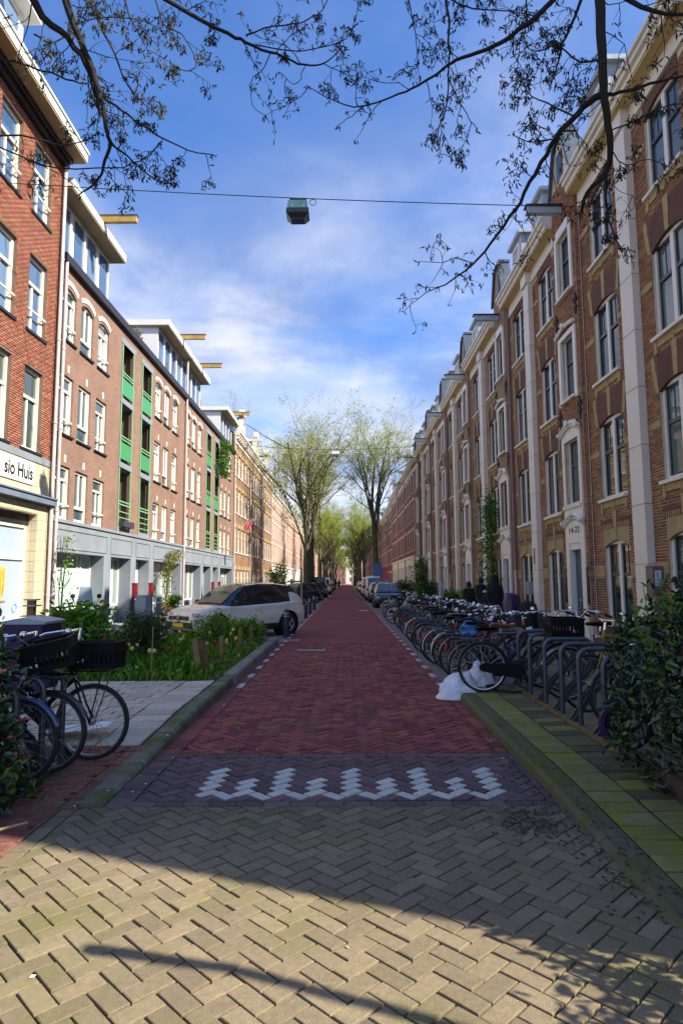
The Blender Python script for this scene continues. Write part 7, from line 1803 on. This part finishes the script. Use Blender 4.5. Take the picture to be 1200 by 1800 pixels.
# ================================================================== people
def skin_mesh(name, V, E, R, mats, sub=2):
    me = bpy.data.meshes.new(name); me.from_pydata(V,E,[]); o = bpy.data.objects.new(name,me); COL.objects.link(o)
    s = o.modifiers.new('s','SKIN'); s.use_smooth_shade = True; u = o.modifiers.new('u','SUBSURF'); u.levels = sub; u.render_levels = sub
    for i, r in enumerate(R):
        d = me.skin_vertices[0].data[i]; d.radius = r if hasattr(r,'__len__') else (r,r); d.use_root = (i == 0)
    dg = bpy.context.evaluated_depsgraph_get(); r = bpy.data.meshes.new_from_object(o.evaluated_get(dg)); bpy.data.objects.remove(o); r.name = name
    r.materials.clear()
    for m_ in mats: r.materials.append(MAT(m_))
    return r
def person(lab, x, y, H, rz, coat, legs, robe=False, scarf=False, hat=None, hair='hair_dark', swing=.16, arm=.10, z=.08):
    k = H/1.7; T = thing('person',lab,'person',(x,y,z),rz); s = swing
    V = [(0,0,.93),(0,0,1.12),(0,.01,1.34),(0,.01,1.46),(0,.02,1.54),(0,.0,1.62),
         (-.17,.01,1.40),(-.215,.02+arm*.3,1.13),(-.21,-arm*.6,.90),(-.205,-arm*.9,.80),(.17,.01,1.40),(.215,.02-arm*.3,1.13),(.21,arm*.8,.90),(.205,arm*1.1,.80),
         (-.10,0,.88),(-.105,-s*.45,.50),(-.105,-s*.2,.10),(-.11,-s*.2-.14,.03),(.10,0,.88),(.105,s*.25,.50),(.105,s*1.05,.12),(.11,s*1.05-.13,.03)]
    E = [(0,1),(1,2),(2,3),(3,4),(4,5),(2,6),(6,7),(7,8),(8,9),(2,10),(10,11),(11,12),(12,13),(0,14),(14,15),(15,16),(16,17),(0,18),(18,19),(19,20),(20,21)]
    R = [(.15,.11),(.135,.10),(.16,.105),(.06,.06),(.052,.055),(.095,.115),.062,.046,.034,.036,.062,.046,.034,.036,.088,.058,.042,(.04,.03),.088,.058,.042,(.04,.03)]
    me = skin_mesh('body',[(a*k,b_*k,c*k) for a, b_, c in V],E,[tuple(q*k for q in r) if hasattr(r,'__len__') else r*k for r in R],[coat,legs,'skin'])
    for p in me.polygons:
        c = p.center/k
        p.material_index = 1 if c.z < .86 and abs(c.x) < .19 else (2 if c.z > 1.47 or (c.z < .84 and abs(c.x) > .16) else 0)
        p.use_smooth = True
    inst('body',me,T)
    b = MB(); b.lathe([(.0,.125),(.06,.115),(.098,.06),(.108,.0),(.10,-.06),(.085,-.10)],14,(0,.022*k,1.63*k),sx=.95*k,sy=1.08*k) if False else None
    def cap(r0, z0, m, nm, drop=.10):
        q = MB(); P = [(0,.135),(.055,.125),(.095,.075),(.112,.01),(.106,-.06),(.085,-drop)]; q.lathe([(r*k*r0,zz*k) for r, zz in P[::-1]],16,(0,.028*k,z0*k)); return q.build(nm,m,T,True)
    if scarf:
        cap(1.08,1.635,coat,'head_scarf',.12); q = MB(); q.lathe([(.235*k,1.22*k),(.21*k,1.38*k),(.12*k,1.50*k),(.105*k,1.60*k)],16,(0,.02*k,0),sx=1,sy=.8); q.build('head_scarf',coat,T,True)
    elif hat: cap(1.10,1.635,hair,'hair'); q = MB(); q.lathe([(.135*k,1.655*k),(.13*k,1.72*k),(.10*k,1.77*k),(0,1.80*k)],16,(0,.015*k,0)); q.build('hat',hat,T,True)
    else: cap(1.05,1.635,hair,'hair',.14)
    n = 26; zs = [(.06,.34) if robe else (.50,.235),(.35,.29) if robe else (.62,.225),(.75,.235) if robe else (.80,.205),(1.05,.185),(1.32,.195),(1.44,.10)]
    q = MB(); vs = []
    for i, (zz, r) in enumerate(zs):
        for j in range(n):
            a = 2*PI*j/n; f = 1+(.07*math.sin(a*6+1)+.04*math.sin(a*9))*max(0,(1.1-zz)); vs.append((r*k*f*math.cos(a)*(1.12 if zz > 1.2 else 1),r*k*f*math.sin(a)*.78+.01,zz*k))
    q.add(vs,[(i*n+j,i*n+(j+1)%n,(i+1)*n+(j+1)%n,(i+1)*n+j) for i in range(len(zs)-1) for j in range(n)]); q.build('robe' if robe else 'coat',coat,T,True)
    # nose and hands stay with the body side; sleeves
    q = MB(); q.tube([(a*k,b_*k,c*k) for a, b_, c in (V[6],V[7],V[8])],[.075*k,.064*k,.052*k],10); q.build('sleeve',coat,T,True); q = MB(); q.tube([(a*k,b_*k,c*k) for a, b_, c in (V[10],V[11],V[12])],[.075*k,.064*k,.052*k],10); q.build('sleeve',coat,T,True)
    return T
person('person in a long black robe and head scarf walking away behind the bicycles',4.72,20.4,1.66,PI,'cloth_black','cloth_black',True,True)
person('person in a navy hooded coat and dark trousers near the climber',5.50,26.2,1.60,PI+.2,'cloth_navy','cloth_black',hair='cloth_navy')
person('person with dark hair and short black coat, leftmost of the walkers',4.62,24.2,1.45,PI-.2,'cloth_black','cloth_black',arm=.14)
person('small child in pink trousers and pale hat between the walkers',5.18,24.0,1.12,PI,'cloth_navy','cloth_pink',hat='cloth_pale')
person('dark figure by the awning of the pink house, left one',-6.9,71.,1.75,.5,'cloth_black','cloth_black')
person('dark figure by the awning of the pink house, right one',-6.1,72.5,1.7,2.5,'cloth_navy','cloth_black')
person('distant dark figure in the road at the far end',-1.3,120.,1.75,PI,'cloth_black','cloth_black',z=0)
person('second distant figure near the far parked cars on the left',-1.9,112.,1.7,0,'cloth_navy','cloth_black',z=0)
